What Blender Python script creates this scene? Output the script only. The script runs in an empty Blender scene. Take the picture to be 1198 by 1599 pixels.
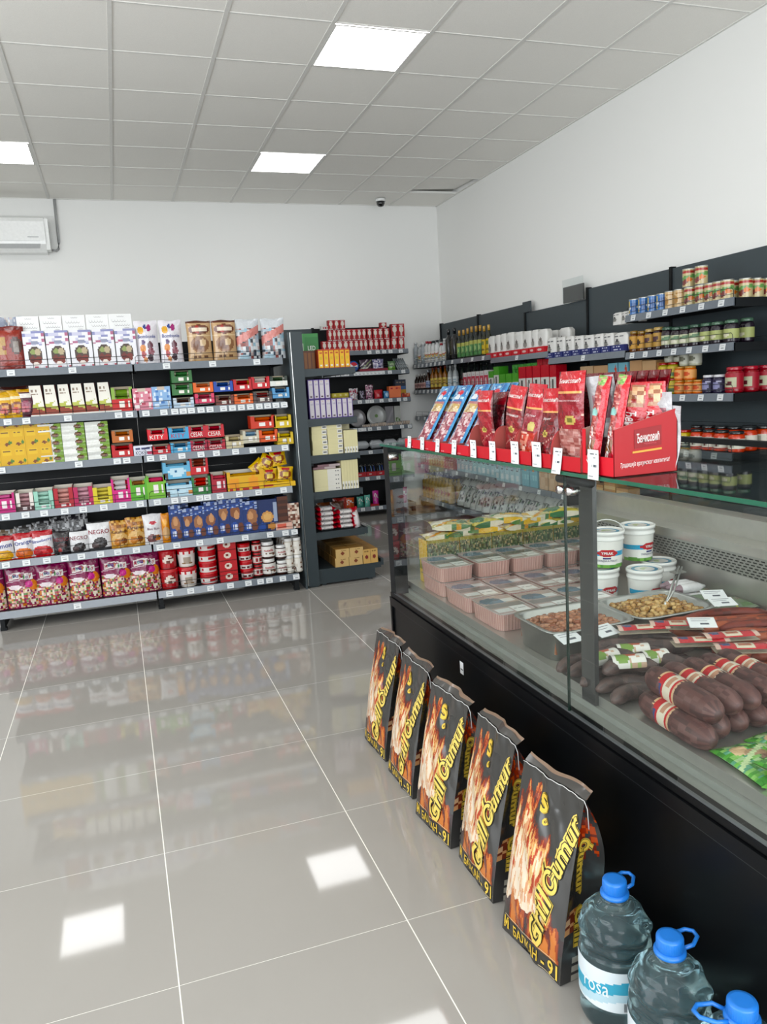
import bpy, math, random
from mathutils import Vector, Matrix
random.seed(7)
SC = bpy.context.scene
COL = SC.collection
PI = math.pi

# ---------------------------------------------------------------- camera
YAW, PITCH, ROLL, FPX = (0.321744, -0.157858, -0.058009, 1212.828722)
cam = bpy.data.cameras.new('camera'); camo = bpy.data.objects.new('camera', cam); COL.objects.link(camo)
fw = Vector((math.sin(YAW)*math.cos(PITCH), math.cos(YAW)*math.cos(PITCH), math.sin(PITCH)))
r0 = Vector((math.cos(YAW), -math.sin(YAW), 0)); u0 = r0.cross(fw)
rr = r0*math.cos(ROLL) + u0*math.sin(ROLL); uu = -r0*math.sin(ROLL) + u0*math.cos(ROLL)
camo.matrix_world = Matrix(((rr.x, uu.x, -fw.x, 0), (rr.y, uu.y, -fw.y, 0), (rr.z, uu.z, -fw.z, 1.42), (0, 0, 0, 1)))
cam.sensor_fit = 'VERTICAL'; cam.sensor_height = 36; cam.lens = 36*FPX/1599; cam.clip_start = .05
SC.camera = camo
SC.view_settings.view_transform = 'Standard'; SC.view_settings.look = 'None'
SC.view_settings.gamma = 1; SC.view_settings.use_curve_mapping = False
SC.view_settings.exposure = -0.02
SC.cycles.max_bounces = 10; SC.cycles.diffuse_bounces = 4; SC.cycles.glossy_bounces = 5
SC.cycles.transmission_bounces = 8; SC.cycles.transparent_max_bounces = 24
SC.cycles.caustics_reflective = False; SC.cycles.caustics_refractive = False
SC.cycles.use_denoising = True; SC.cycles.sample_clamp_indirect = 4

# ---------------------------------------------------------------- light
w = bpy.data.worlds.new('world'); SC.world = w; w.use_nodes = True
w.node_tree.nodes['Background'].inputs[0].default_value = (.80, .88, 1, 1)
w.node_tree.nodes['Background'].inputs[1].default_value = 1.0
LAMP_E = 7.5            # ceiling LED panels
def area(name, loc, rot, sx, sy, e, col):
    l = bpy.data.lights.new(name, 'AREA'); l.shape = 'RECTANGLE'; l.size = sx; l.size_y = sy; l.energy = e; l.color = col
    o = bpy.data.objects.new(name, l); COL.objects.link(o); o.location = loc; o.rotation_euler = rot; return o
# daylight through the shop front behind the photographer and the side window
area('shop_front_daylight', (.4, -2.42, 1.65), (math.radians(90), 0, 0), 6.6, 2.7, 300, (.93, .97, 1))
area('side_window_daylight', (-3.92, 1.6, 1.75), (math.radians(90), 0, math.radians(-90)), 5.5, 2.2, 200, (.93, .97, 1))

# ---------------------------------------------------------------- materials
def lin(c):
    if isinstance(c, str):
        c = tuple(int(c[i:i+2], 16)/255 for i in (0, 2, 4))
    return tuple((x/12.92 if x <= .04045 else ((x+.055)/1.055)**2.4) for x in c[:3])
def mat(name, col=None, rough=.5, metal=0, bump=0, bscale=40, coat=0, spec=.5, emit=0, ior=1.45):
    m = bpy.data.materials.new(name); m.use_nodes = True; nt = m.node_tree; b = nt.nodes['Principled BSDF']
    b.inputs['Roughness'].default_value = rough; b.inputs['Metallic'].default_value = metal
    b.inputs['Coat Weight'].default_value = coat; b.inputs['Coat Roughness'].default_value = .08
    b.inputs['Specular IOR Level'].default_value = spec; b.inputs['IOR'].default_value = ior
    tc = nt.nodes.new('ShaderNodeTexCoord')
    ns = nt.nodes.new('ShaderNodeTexNoise'); ns.inputs['Scale'].default_value = bscale; ns.inputs['Detail'].default_value = 3
    nt.links.new(tc.outputs['Object'], ns.inputs['Vector'])
    if col is None:
        a = nt.nodes.new('ShaderNodeAttribute'); a.attribute_name = 'Col'
        hs = nt.nodes.new('ShaderNodeHueSaturation'); hs.inputs['Saturation'].default_value = 1.06; hs.inputs['Value'].default_value = .80
        nt.links.new(a.outputs['Color'], hs.inputs['Color']); src = hs.outputs[0]
    else:
        g = nt.nodes.new('ShaderNodeRGB'); g.outputs[0].default_value = (*lin(col), 1); src = g.outputs[0]
    mx = nt.nodes.new('ShaderNodeMix'); mx.data_type = 'RGBA'; mx.blend_type = 'MULTIPLY'
    rp = nt.nodes.new('ShaderNodeMapRange'); rp.inputs[3].default_value = .9; rp.inputs[4].default_value = 1.06
    nt.links.new(ns.outputs['Fac'], rp.inputs[0]); mx.inputs[0].default_value = 1
    nt.links.new(src, mx.inputs[6]); nt.links.new(rp.outputs[0], mx.inputs[7]); nt.links.new(mx.outputs[2], b.inputs['Base Color'])
    if bump:
        bp = nt.nodes.new('ShaderNodeBump'); bp.inputs['Strength'].default_value = bump; bp.inputs['Distance'].default_value = .01
        nt.links.new(ns.outputs['Fac'], bp.inputs['Height']); nt.links.new(bp.outputs[0], b.inputs['Normal'])
    if emit:
        b.inputs['Emission Color'].default_value = (1, 1, 1, 1); b.inputs['Emission Strength'].default_value = emit
    return m
def clearmat(name, tint, ior=1.45, rough=.02, base=0.0, haze=None):
    """thin clear glass or film: transparent, with a Fresnel sheen"""
    m = bpy.data.materials.new(name); m.use_nodes = True; nt = m.node_tree; nt.nodes.clear()
    o = nt.nodes.new('ShaderNodeOutputMaterial'); t = nt.nodes.new('ShaderNodeBsdfTransparent'); t.inputs[0].default_value = (*tint, 1)
    g = nt.nodes.new('ShaderNodeBsdfGlossy'); g.inputs['Roughness'].default_value = rough
    fr = nt.nodes.new('ShaderNodeFresnel'); fr.inputs['IOR'].default_value = ior
    ad = nt.nodes.new('ShaderNodeMath'); ad.operation = 'ADD'; ad.inputs[1].default_value = base; ad.use_clamp = True
    mx = nt.nodes.new('ShaderNodeMixShader')
    ge = nt.nodes.new('ShaderNodeNewGeometry'); iv = nt.nodes.new('ShaderNodeMath'); iv.operation = 'SUBTRACT'; iv.inputs[0].default_value = 1
    ml = nt.nodes.new('ShaderNodeMath'); ml.operation = 'MULTIPLY'    # only the outer face of a pane mirrors; no false total reflection inside it
    nt.links.new(ge.outputs['Backfacing'], iv.inputs[1]); nt.links.new(fr.outputs[0], ad.inputs[0])
    nt.links.new(ad.outputs[0], ml.inputs[0]); nt.links.new(iv.outputs[0], ml.inputs[1]); nt.links.new(ml.outputs[0], mx.inputs[0])
    src = t.outputs[0]
    if haze:
        df = nt.nodes.new('ShaderNodeBsdfDiffuse'); df.inputs[0].default_value = (*lin(haze[0]), 1)
        m2 = nt.nodes.new('ShaderNodeMixShader'); m2.inputs[0].default_value = haze[1]
        nt.links.new(t.outputs[0], m2.inputs[1]); nt.links.new(df.outputs[0], m2.inputs[2]); src = m2.outputs[0]
    nt.links.new(src, mx.inputs[1]); nt.links.new(g.outputs[0], mx.inputs[2]); nt.links.new(mx.outputs[0], o.inputs[0])
    return m
PAPER = mat('printed_card', rough=.5, bscale=9)
GLOSS = mat('glossy_plastic', rough=.22, coat=.3, bscale=9)
FOIL = mat('crinkled_film', rough=.2, bump=.5, bscale=55, coat=.4)
CLEAR = clearmat('clear_film', (.93, .95, .95), rough=.08, base=.03)
STEEL = mat('brushed_steel', 'b9bbb8', rough=.28, metal=1, bscale=60)
WIRE = mat('black_wire', '1c1f22', rough=.4)
GM = [PAPER, GLOSS, FOIL, CLEAR, STEEL, WIRE]     # slots 0..5 of every product mesh
FRAME = mat('anthracite_powder_coat', '384145', rough=.5, bump=.05, bscale=300)
FRAMED = mat('black_coat_and_shelf_shade', '0f1214', rough=.6, spec=.3, bump=.05, bscale=300)  # real black coat, darkened further to carry the shade inside the shelving
ENDM = mat('dark_teal_powder_coat', '273135', rough=.5, bump=.05, bscale=300)
RAIL = mat('grey_price_rail', '636a72', rough=.25, coat=.4)
TAG = mat('white_price_label', 'eef0f0', rough=.5)
INK = mat('black_print', '26282a', rough=.5)

# ---------------------------------------------------------------- mesh builder
_txt = {}
def text_tris(s, shear=0., bold=0.):
    k = (s, shear, bold)
    if k not in _txt:
        c = bpy.data.curves.new('t', 'FONT'); c.body = s; c.size = 1; c.shear = shear; c.resolution_u = 2; c.offset = bold
        o = bpy.data.objects.new('t', c); COL.objects.link(o)
        dg = bpy.context.evaluated_depsgraph_get(); me = bpy.data.meshes.new_from_object(o.evaluated_get(dg))
        me.calc_loop_triangles()
        vs = [tuple(v.co[:2]) for v in me.vertices]; ts = [tuple(t.vertices) for t in me.loop_triangles]
        bpy.data.objects.remove(o); bpy.data.curves.remove(c); bpy.data.meshes.remove(me)
        x0 = min(v[0] for v in vs); x1 = max(v[0] for v in vs); y0 = min(v[1] for v in vs); y1 = max(v[1] for v in vs)
        _txt[k] = ([((v[0]-x0)/(x1-x0), (v[1]-y0)/(y1-y0)) for v in vs], ts, (x1-x0)/(y1-y0))
    return _txt[k]
class MB:
    def __init__(s): s.v = []; s.f = []; s.c = []; s.m = []; s.sm = []; s.uv = {}
    def poly(s, pts, col='ffffff', m=0, smooth=False):
        n = len(s.v); s.v += [tuple(p) for p in pts]; s.f.append(tuple(range(n, n+len(pts)))); s.c.append(col); s.m.append(m); s.sm.append(smooth)
    def box(s, x0, y0, z0, x1, y1, z1, col='ffffff', m=0, skip=''):
        n = len(s.v)
        s.v += [(x0,y0,z0),(x1,y0,z0),(x1,y1,z0),(x0,y1,z0),(x0,y0,z1),(x1,y0,z1),(x1,y1,z1),(x0,y1,z1)]
        for nm, q in (('b',(0,3,2,1)),('t',(4,5,6,7)),('f',(0,1,5,4)),('r',(1,2,6,5)),('k',(2,3,7,6)),('l',(3,0,4,7))):
            if nm in skip: continue
            s.f.append(tuple(n+i for i in q)); s.c.append(col[nm] if isinstance(col, dict) and nm in col else (col['*'] if isinstance(col, dict) else col)); s.m.append(m); s.sm.append(False)
        return s
    def grid(s, fn, nu, nv, col='ffffff', m=0, smooth=True, flip=False, cu=False, cv=False):
        n = len(s.v); NU = nu if cu else nu+1
        for j in range(nv+1):
            for i in range(NU): s.v.append(tuple(fn(i/nu, j/nv)))
        for j in range(nv):
            for i in range(nu):
                a = n+j*NU+i; b = n+j*NU+(i+1) % NU; c = b+NU; d = a+NU
                s.f.append((a, d, c, b) if flip else (a, b, c, d))
                s.c.append(col((i+.5)/nu, (j+.5)/nv) if callable(col) else col); s.m.append(m((i+.5)/nu, (j+.5)/nv) if callable(m) else m); s.sm.append(smooth)
        return s
    def lathe(s, prof, seg=16, col='ffffff', m=0, cx=0, cy=0, caps=True, smooth=True, sq=None, art=None):
        """prof: [(r, z)] from the bottom up; col: one colour or one per ring"""
        def pt(u, j):
            r, z = prof[j]; a = u*2*PI-PI/2
            if sq:                      # rounded square section
                c_, s_ = math.cos(a), math.sin(a); k = (abs(c_)**sq+abs(s_)**sq)**(-1/sq); return (cx+r*k*c_, cy+r*k*s_, z)
            return (cx+r*math.cos(a), cy+r*math.sin(a), z)
        n = len(s.v)
        for j in range(len(prof)):
            for i in range(seg): s.v.append(pt(i/seg, j))
        for j in range(len(prof)-1):
            cc = col[j] if isinstance(col, (list, tuple)) else col; mm = m[j] if isinstance(m, (list, tuple)) else m
            for i in range(seg):
                s.f.append((n+j*seg+i, n+j*seg+(i+1) % seg, n+(j+1)*seg+(i+1) % seg, n+(j+1)*seg+i))
                s.c.append(cc((i+.5)/seg, (prof[j][1]+prof[j+1][1])/2) if callable(cc) else cc); s.m.append(mm); s.sm.append(smooth)
        if caps:
            for j, rv in ((0, True), (len(prof)-1, False)):
                q = [n+j*seg+i for i in range(seg)]
                cc = col[0 if j == 0 else -1] if isinstance(col, (list, tuple)) else col; mm = m[0 if j == 0 else -1] if isinstance(m, (list, tuple)) else m
                if callable(cc): cc = 'dddddd'
                s.f.append(tuple(reversed(q)) if rv else tuple(q)); s.c.append(cc); s.m.append(mm); s.sm.append(False)
        return s
    def tube(s, path, r, seg=6, col='ffffff', m=0, caps=True, closed=False):
        P = [Vector(p) for p in path]; n = len(s.v); up = Vector((0, 0, 1)); N = len(P)
        for i, p in enumerate(P):
            a = P[(i-1) % N] if (closed or i) else P[0]; b = P[(i+1) % N] if (closed or i < N-1) else P[-1]
            t = (b-a).normalized(); x = t.cross(up)
            if x.length < .05: x = t.cross(Vector((1, 0, 0)))
            x.normalize(); y = x.cross(t).normalized(); rd = r[i] if isinstance(r, (list, tuple)) else r
            for k in range(seg):
                an = 2*PI*k/seg; s.v.append(tuple(p+x*rd*math.cos(an)+y*rd*math.sin(an)))
        for i in range(N if closed else N-1):
            for k in range(seg):
                a = n+i*seg+k; b = n+i*seg+(k+1) % seg; c = n+((i+1) % N)*seg+(k+1) % seg; d = n+((i+1) % N)*seg+k
                s.f.append((a, d, c, b)); s.c.append(col(i/(N-1), k/seg) if callable(col) else col); s.m.append(m); s.sm.append(True)
        if caps and not closed:
            s.f.append(tuple(n+k for k in range(seg))); s.f.append(tuple(n+(N-1)*seg+k for k in reversed(range(seg))))
            for _ in (0, 1): s.c.append(col(_, 0) if callable(col) else col); s.m.append(m); s.sm.append(True)
        return s
    def text(s, t, fn, x, y, h, w=None, col='ffffff', m=0, shear=0., bold=0., rot=0, anchor='c', flip=False):
        """lettering laid on the surface fn(x, y); x, y centre in the surface's own metres"""
        vs, ts, asp = text_tris(t, shear, bold); w = w or h*asp; n = len(s.v); c_, s_ = math.cos(rot), math.sin(rot)
        ox = {'c': -.5, 'l': 0, 'r': -1}[anchor]
        for a, b in vs:
            px, py = (a+ox)*w, (b-.5)*h
            s.v.append(tuple(fn(x+px*c_-py*s_, y+px*s_+py*c_)))
        for tr in ts:
            tr = tr[::-1] if flip else tr
            s.f.append(tuple(n+i for i in tr)); s.c.append(col); s.m.append(m); s.sm.append(False)
        return s
    def mesh(s, name, mats=None):
        me = bpy.data.meshes.new(name); me.from_pydata(s.v, [], s.f)
        for q in (mats or GM): me.materials.append(q)
        me.polygons.foreach_set('material_index', s.m); me.polygons.foreach_set('use_smooth', s.sm)
        at = me.color_attributes.new('Col', 'FLOAT_COLOR', 'CORNER'); buf = []; cc = {}
        for f, c in zip(s.f, s.c):
            if c not in cc: cc[c] = (*lin(c), 1.0)
            buf += list(cc[c])*len(f)
        at.data.foreach_set('color', buf); me.update()
        return me
    def obj(s, name, mats=None, parent=None, loc=None):
        return link(name, s.mesh(name, mats), parent, loc)
def link(name, me, parent=None, loc=None):
    o = bpy.data.objects.new(name, me); COL.objects.link(o)
    if parent: o.parent = parent
    if loc: o.location = loc
    return o
def empty(name, loc=(0, 0, 0), rz=0):
    o = bpy.data.objects.new(name, None); COL.objects.link(o); o.location = loc; o.rotation_euler = (0, 0, rz); o.empty_display_size = .05
    return o
def tag(o, label, cat, group=None, kind=None):
    while label and len(label.split()) > 16 and ' the ' in label:      # at most 16 words: drop articles from the end
        k = label.rindex(' the '); label = label[:k]+label[k+4:]
    if label: o['label'] = label
    if cat: o['category'] = cat
    if group: o['group'] = group
    if kind: o['kind'] = kind
    return o
def structure(o, label=None):
    o['kind'] = 'structure'; return o
def copy_tree(o, parent=None):
    c = o.copy(); COL.objects.link(c)
    if parent: c.parent = parent
    for ch in kids.get(o.name, []): 
        kids.setdefault(c.name, []).append(copy_tree(ch, c))
    return c
kids = {}
def scribble(q, fn, x, z, w, h, n, col, seed, t=.0022):
    # one line of handwritten-looking script, drawn as a thin ribbon on the surface fn
    rnd = random.Random(seed); pts = []
    for k in range(n*6+1):
        a = k/6*2*PI; amp = h*(.35+.25*rnd.random()*(k % 6 == 0)); pts.append((x-w/2+w*k/(n*6)+.25*w/n*math.cos(a), z+amp*math.sin(a)))
    for (a, b), (c, d) in zip(pts, pts[1:]): q.poly([fn(a, b-t/2), fn(c, d-t/2), fn(c, d+t/2), fn(a, b+t/2)], col=col)
class Kind:
    """one kind of product: a mesh, or a list of (part name, mesh, [(sub-part name, mesh)])"""
    def __init__(s, name, parts): s.name = name; s.parts = parts
    def put(s, loc, rz=0, label='', cat='', group=None, sc=None, tilt=None, name=None):
        if not isinstance(s.parts, list):
            o = link(name or s.name, s.parts)
        else:
            o = empty(name or s.name)
            for p in s.parts:
                c = link(p[0], p[1], o)
                for q in (p[2] if len(p) > 2 else []): link(q[0], q[1], c)
        o.location = loc; o.rotation_euler = (tilt[0] if tilt else 0, tilt[1] if tilt else 0, rz)
        if sc: o.scale = sc if isinstance(sc, tuple) else (sc, sc, sc)
        return tag(o, label, cat, group)
ORD = ['first','second','third','fourth','fifth','sixth','seventh','eighth','ninth','tenth','eleventh','twelfth','thirteenth','fourteenth','fifteenth','sixteenth','seventeenth','eighteenth','nineteenth','twentieth']
def nth(i, n, a='left', b='right'):
    if n == 1: return 'the only one'
    if i == 0: return {'near': 'nearest', 'far': 'farthest', 'bottom': 'lowest', 'top': 'topmost'}.get(a, a+'most')
    if i == n-1: return {'near': 'nearest', 'far': 'farthest', 'bottom': 'lowest', 'top': 'topmost'}.get(b, b+'most')
    return (ORD[i] if i < 20 else str(i+1)+'th')+' from '+{'near': 'the near end', 'far': 'the far end', 'left': 'left', 'right': 'right'}.get(a, 'the '+a)

# ---------------------------------------------------------------- art: layered shapes sampled on a product's own faces
def _h(*a):
    x = 0
    for q in a: x = (x*1664525 + int(q*7919) + 1013904223) & 0xffffffff; x ^= x >> 13
    return (x*2654435761 & 0xffffffff)/4294967296
def art(bg, *L):
    def f(u, v):
        c = bg
        for l in L:
            k = l[0]
            if k == 'r':
                if l[1] <= u <= l[3] and l[2] <= v <= l[4]: c = l[5]
            elif k == 'e':
                if ((u-l[1])/l[3])**2+((v-l[2])/l[4])**2 <= 1: c = l[5]
            elif k == 'n':      # confetti of small printed shapes
                if l[1] <= u <= l[3] and l[2] <= v <= l[4]:
                    h = _h(int(u*l[6]), int(v*l[7]), len(l[5])+l[6]); c = l[5][int(h*len(l[5])) % len(l[5])]
            elif k == 'd':      # diagonal band
                t = v-(l[1]+l[2]*u)
                if 0 <= t <= l[3]: c = l[4]
            elif k == 's':      # stripes
                if l[1] <= u <= l[3] and l[2] <= v <= l[4] and ((u if l[7] == 'u' else v)*l[6]) % 1 < .5: c = l[5]
            elif k == 'l':      # a line of small print
                if l[1] <= u <= l[3] and abs(v-l[2]) < l[5] and _h(int(u*l[6]), int(l[2]*97)) > .3: c = l[4]
        return c
    return f

# ================================================================ the room
XL, XR, YF, YB, ZC = -4.0, 3.775, -2.5, 8.73, 3.47
def grid_floor_mat():
    m = mat('polished_porcelain_tile', '9a9690', rough=.045, spec=.62, bscale=1.3); nt = m.node_tree; b = nt.nodes['Principled BSDF']
    tc = nt.nodes.new('ShaderNodeTexCoord'); sp = nt.nodes.new('ShaderNodeSeparateXYZ'); nt.links.new(tc.outputs['Object'], sp.inputs[0])
    pps = []
    for k in (0, 1):
        pp = nt.nodes.new('ShaderNodeMath'); pp.operation = 'PINGPONG'; pp.inputs[1].default_value = .3; nt.links.new(sp.outputs[k], pp.inputs[0])
        pps.append(pp)
    lx = nt.nodes.new('ShaderNodeMath'); lx.operation = 'LESS_THAN'; lx.inputs[1].default_value = .0016; nt.links.new(pps[0].outputs[0], lx.inputs[0])
    ly = nt.nodes.new('ShaderNodeMath'); ly.operation = 'LESS_THAN'; ly.inputs[1].default_value = .0007; nt.links.new(pps[1].outputs[0], ly.inputs[0])
    mn = nt.nodes.new('ShaderNodeMath'); mn.operation = 'MAXIMUM'; nt.links.new(lx.outputs[0], mn.inputs[0]); nt.links.new(ly.outputs[0], mn.inputs[1])
    mx = nt.nodes.new('ShaderNodeMix'); mx.data_type = 'RGBA'; nt.links.new(mn.outputs[0], mx.inputs[0])
    src = b.inputs['Base Color'].links[0].from_socket; nt.links.new(src, mx.inputs[6]); mx.inputs[7].default_value = (*lin('e2dfd6'), 1)
    nt.links.new(mx.outputs[2], b.inputs['Base Color'])
    rg = nt.nodes.new('ShaderNodeMapRange'); rg.inputs[3].default_value = .045; rg.inputs[4].default_value = .6
    nt.links.new(mn.outputs[0], rg.inputs[0]); nt.links.new(rg.outputs[0], b.inputs['Roughness'])
    return m
FLOOR = grid_floor_mat()
WALLM = mat('matt_white_wall_paint', 'e9e9e6', rough=.85, bscale=400, bump=.02)
TILEM = mat('mineral_ceiling_tile', 'f0eee8', rough=.9, bscale=220, bump=.12)
TBAR = mat('white_ceiling_grid', 'dddcd7', rough=.5)
def bx(name, a, b_, m, **k):
    q = MB(); q.box(*a, *b_); return q.obj(name, [m], **k)
structure(bx('floor', (XL, YF, -.1), (XR, YB, 0), FLOOR))
structure(bx('wall_back', (XL-.2, YB, 0), (XR+.2, YB+.2, 3.6), WALLM))
structure(bx('wall_right', (XR, YF-.2, 0), (XR+.2, YB, 3.6), WALLM))
q = MB()   # left wall round a window
q.box(XL-.2, YF-.2, 0, XL, YB, .65); q.box(XL-.2, YF-.2, 2.85, XL, YB, 3.6); q.box(XL-.2, YF-.2, .65, XL, -1.15, 2.85); q.box(XL-.2, 4.35, .65, XL, YB, 2.85)
structure(q.obj('wall_left', [WALLM]))
q = MB()   # shop front wall round a large window
q.box(XL, YF-.2, 0, XR, YF, .3); q.box(XL, YF-.2, 3.0, XR, YF, 3.6); q.box(XL, YF-.2, .3, -2.9, YF, 3.0); q.box(3.7, YF-.2, .3, XR, YF, 3.0)
structure(q.obj('wall_front', [WALLM]))
PANE = clearmat('window_glass', (.97, .98, .98))
def window(name, a, b_, axis, n):
    e = empty(name); structure(e); fr = MB(); t = .06
    ax = 0 if axis == 'x' else 1
    lo, hi = a[ax], b_[ax]
    def bar(l0, l1, z0, z1):
        if ax == 0: fr.box(l0, a[1], z0, l1, b_[1], z1)
        else: fr.box(a[0], l0, z0, b_[0], l1, z1)
    for k in range(n+1):
        p = lo+(hi-lo-t)*k/n; bar(p, p+t, a[2], b_[2])
    bar(lo, hi, a[2], a[2]+t); bar(lo, hi, b_[2]-t, b_[2])
    structure(fr.obj('window_frame', [FRAMED], e))
    g = MB()
    if ax == 0: ym = (a[1]+b_[1])/2; g.box(lo+.02, ym-.005, a[2]+.02, hi-.02, ym+.005, b_[2]-.02)
    else: xm = (a[0]+b_[0])/2; g.box(xm-.005, lo+.02, a[2]+.02, xm+.005, hi-.02, b_[2]-.02)
    structure(g.obj('window_pane', [PANE], e))
window('window_1', (-2.9, YF-.12, .3), (3.7, YF-.04, 3.0), 'x', 5)
window('window_2', (XL-.12, -1.15, .65), (XL-.04, 4.35, 2.85), 'y', 4)

# suspended ceiling: 600 mm tiles on a T-bar grid
GX0, GY0 = -.41, 8.752
LP = [(1.39, 4.552), (1.39, 6.952), (-1.01, 6.952), (-1.01, 4.552), (1.39, 2.152), (-1.01, 2.152), (1.39, -.248), (-1.01, -.248), (-3.41, 2.152), (-3.41, 4.552), (-3.41, 6.952)]
q = MB(); xs = [XL]+[GX0+.6*i for i in range(-5, 7) if GX0+.6*i > XL]+[XR]; ys = [YF]+sorted([GY0-.6*j for j in range(1, 19) if GY0-.6*j > YF])+[YB]
for i in range(len(xs)-1):
    for j in range(len(ys)-1):
        if any(abs(xs[i]-lx) < .1 and abs(ys[j]-ly) < .1 for lx, ly in LP): continue
        if xs[i] > 3.1 and 7.5 < ys[j] < 7.6:      # the one tile that does not sit right by the wall
            n = len(q.v); q.box(xs[i]+.001, ys[j]+.001, ZC, xs[i+1]-.035, ys[j+1]-.03, ZC+.015)
            q.v[n:] = [(x, y, z+.02*(y-ys[j])/.6+.025*(x-xs[i])/.6) for x, y, z in q.v[n:]]; continue
        q.box(xs[i]+.001, ys[j]+.001, ZC, xs[i+1]-.001, ys[j+1]-.001, ZC+.015)
q.box(XL, YF, ZC+.06, XR, YB, ZC+.1)
structure(q.obj('ceiling', [TILEM]))
q = MB()
for x in xs[1:-1]: q.box(x-.012, YF, ZC-.005, x+.012, YB, ZC+.02)
for y in ys[1:-1]: q.box(XL, y-.007, ZC-.003, XR, y+.007, ZC+.02)
q.box(XL, YB-.014, ZC-.006, XR, YB, ZC); q.box(XR-.018, YF, ZC-.006, XR, YB, ZC)
structure(q.obj('trim_1', [TBAR]))
LEDM = mat('led_panel_diffuser', 'ffffff', rough=.5, emit=LAMP_E)
def ledpanel(x, y, label):
    e = empty('ceiling_light', (x, y, ZC)); tag(e, label, 'ceiling light', 'LED panels in the suspended ceiling')
    q = MB(); q.box(.012, .012, -.004, .588, .588, .03); 
    f = MB()
    for a in ((.012, .012, .588, .026), (.012, .574, .588, .588), (.012, .026, .026, .574), (.574, .026, .588, .574)): f.box(a[0], a[1], -.006, a[2], a[3], -.0045)
    f.obj('frame', [TBAR], e); q.obj('diffuser', [LEDM], e)
LL = ['square white LED ceiling panel, the near one, lit, above the aisle', 'square lit LED ceiling panel nearest the security camera', 'lit LED ceiling panel cut by the left edge, near the air conditioner']
for i, (x, y) in enumerate(LP):
    ledpanel(x, y, LL[i] if i < 3 else 'square lit LED ceiling panel out of the picture, above the shop floor')

# ---- wall fittings
WHITEP = mat('white_abs_plastic', 'e9eae8', rough=.25, coat=.3)
GREYP = mat('grey_pvc_conduit', '9fa0a0', rough=.5)
DARKG = mat('smoked_glass_dome', '0b0c0e', rough=.05, coat=1)
e = tag(empty('air_conditioner', (-1.32, YB, 2.93)), 'white wall-mounted split air conditioner high on the back wall', 'air conditioner')
prof = [(0, .0), (-.13, .0), (-.165, .035), (-.195, .07), (-.2, .10), (-.205, .28), (-.19, .315), (-.16, .33), (0, .335)]
q = MB(); L = .85
for k in range(len(prof)-1):
    (y0, z0), (y1, z1) = prof[k], prof[k+1]; q.poly([(0, y0, z0), (L, y0, z0), (L, y1, z1), (0, y1, z1)], m=0)
q.poly([(L, y, z) for y, z in prof][::-1]); q.poly([(0, y, z) for y, z in prof]); q.obj('casing', [WHITEP], e)
q = MB(); q.poly([(.06, -.168, .034), (L-.06, -.168, .034), (L-.05, -.199, .072), (.05, -.199, .072)]); q.box(.05, -.203, .098, L-.05, -.199, .1); q.obj('air_flap', [mat('ac_flap', 'b9bbbb', rough=.4)], e)
q = MB(); q.box(L-.16, -.2056, .132, L-.06, -.2051, .137, col='8d9092'); q.obj('badge', [PAPER], e)
q = MB(); q.box(L, -.18, .02, L+.035, -.02, .31); q.obj('side_cover', [WHITEP], e)
q = MB(); q.tube([(-.42, 8.66, 2.965), (-.39, 8.70, 2.965), (-.37, 8.705, 2.985), (-.36, 8.705, 3.05), (-.355, 8.705, 3.46)], .012, 8); tag(q.obj('conduit', [GREYP]), 'thin grey conduit bent up the wall beside the air conditioner', 'conduit')
q = MB(); q.box(-1.4, 8.722, 3.30, -.37, 8.73, 3.465); o = q.obj('cover_strip', [WALLM]); tag(o, 'white boxed strip on the wall above the air conditioner', 'cable cover')
e = tag(empty('security_camera', (2.98, 8.42, ZC-.006)), 'small white dome security camera with dark lens in ceiling corner', 'security camera')
q = MB(); q.lathe([(.055, -.03), (.055, 0)], 20); q.obj('base', [WHITEP], e)
q = MB(); q.lathe([(.01, -.085), (.03, -.078), (.044, -.058), (.048, -.03)], 20); q.obj('lens_dome', [DARKG], e)

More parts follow.
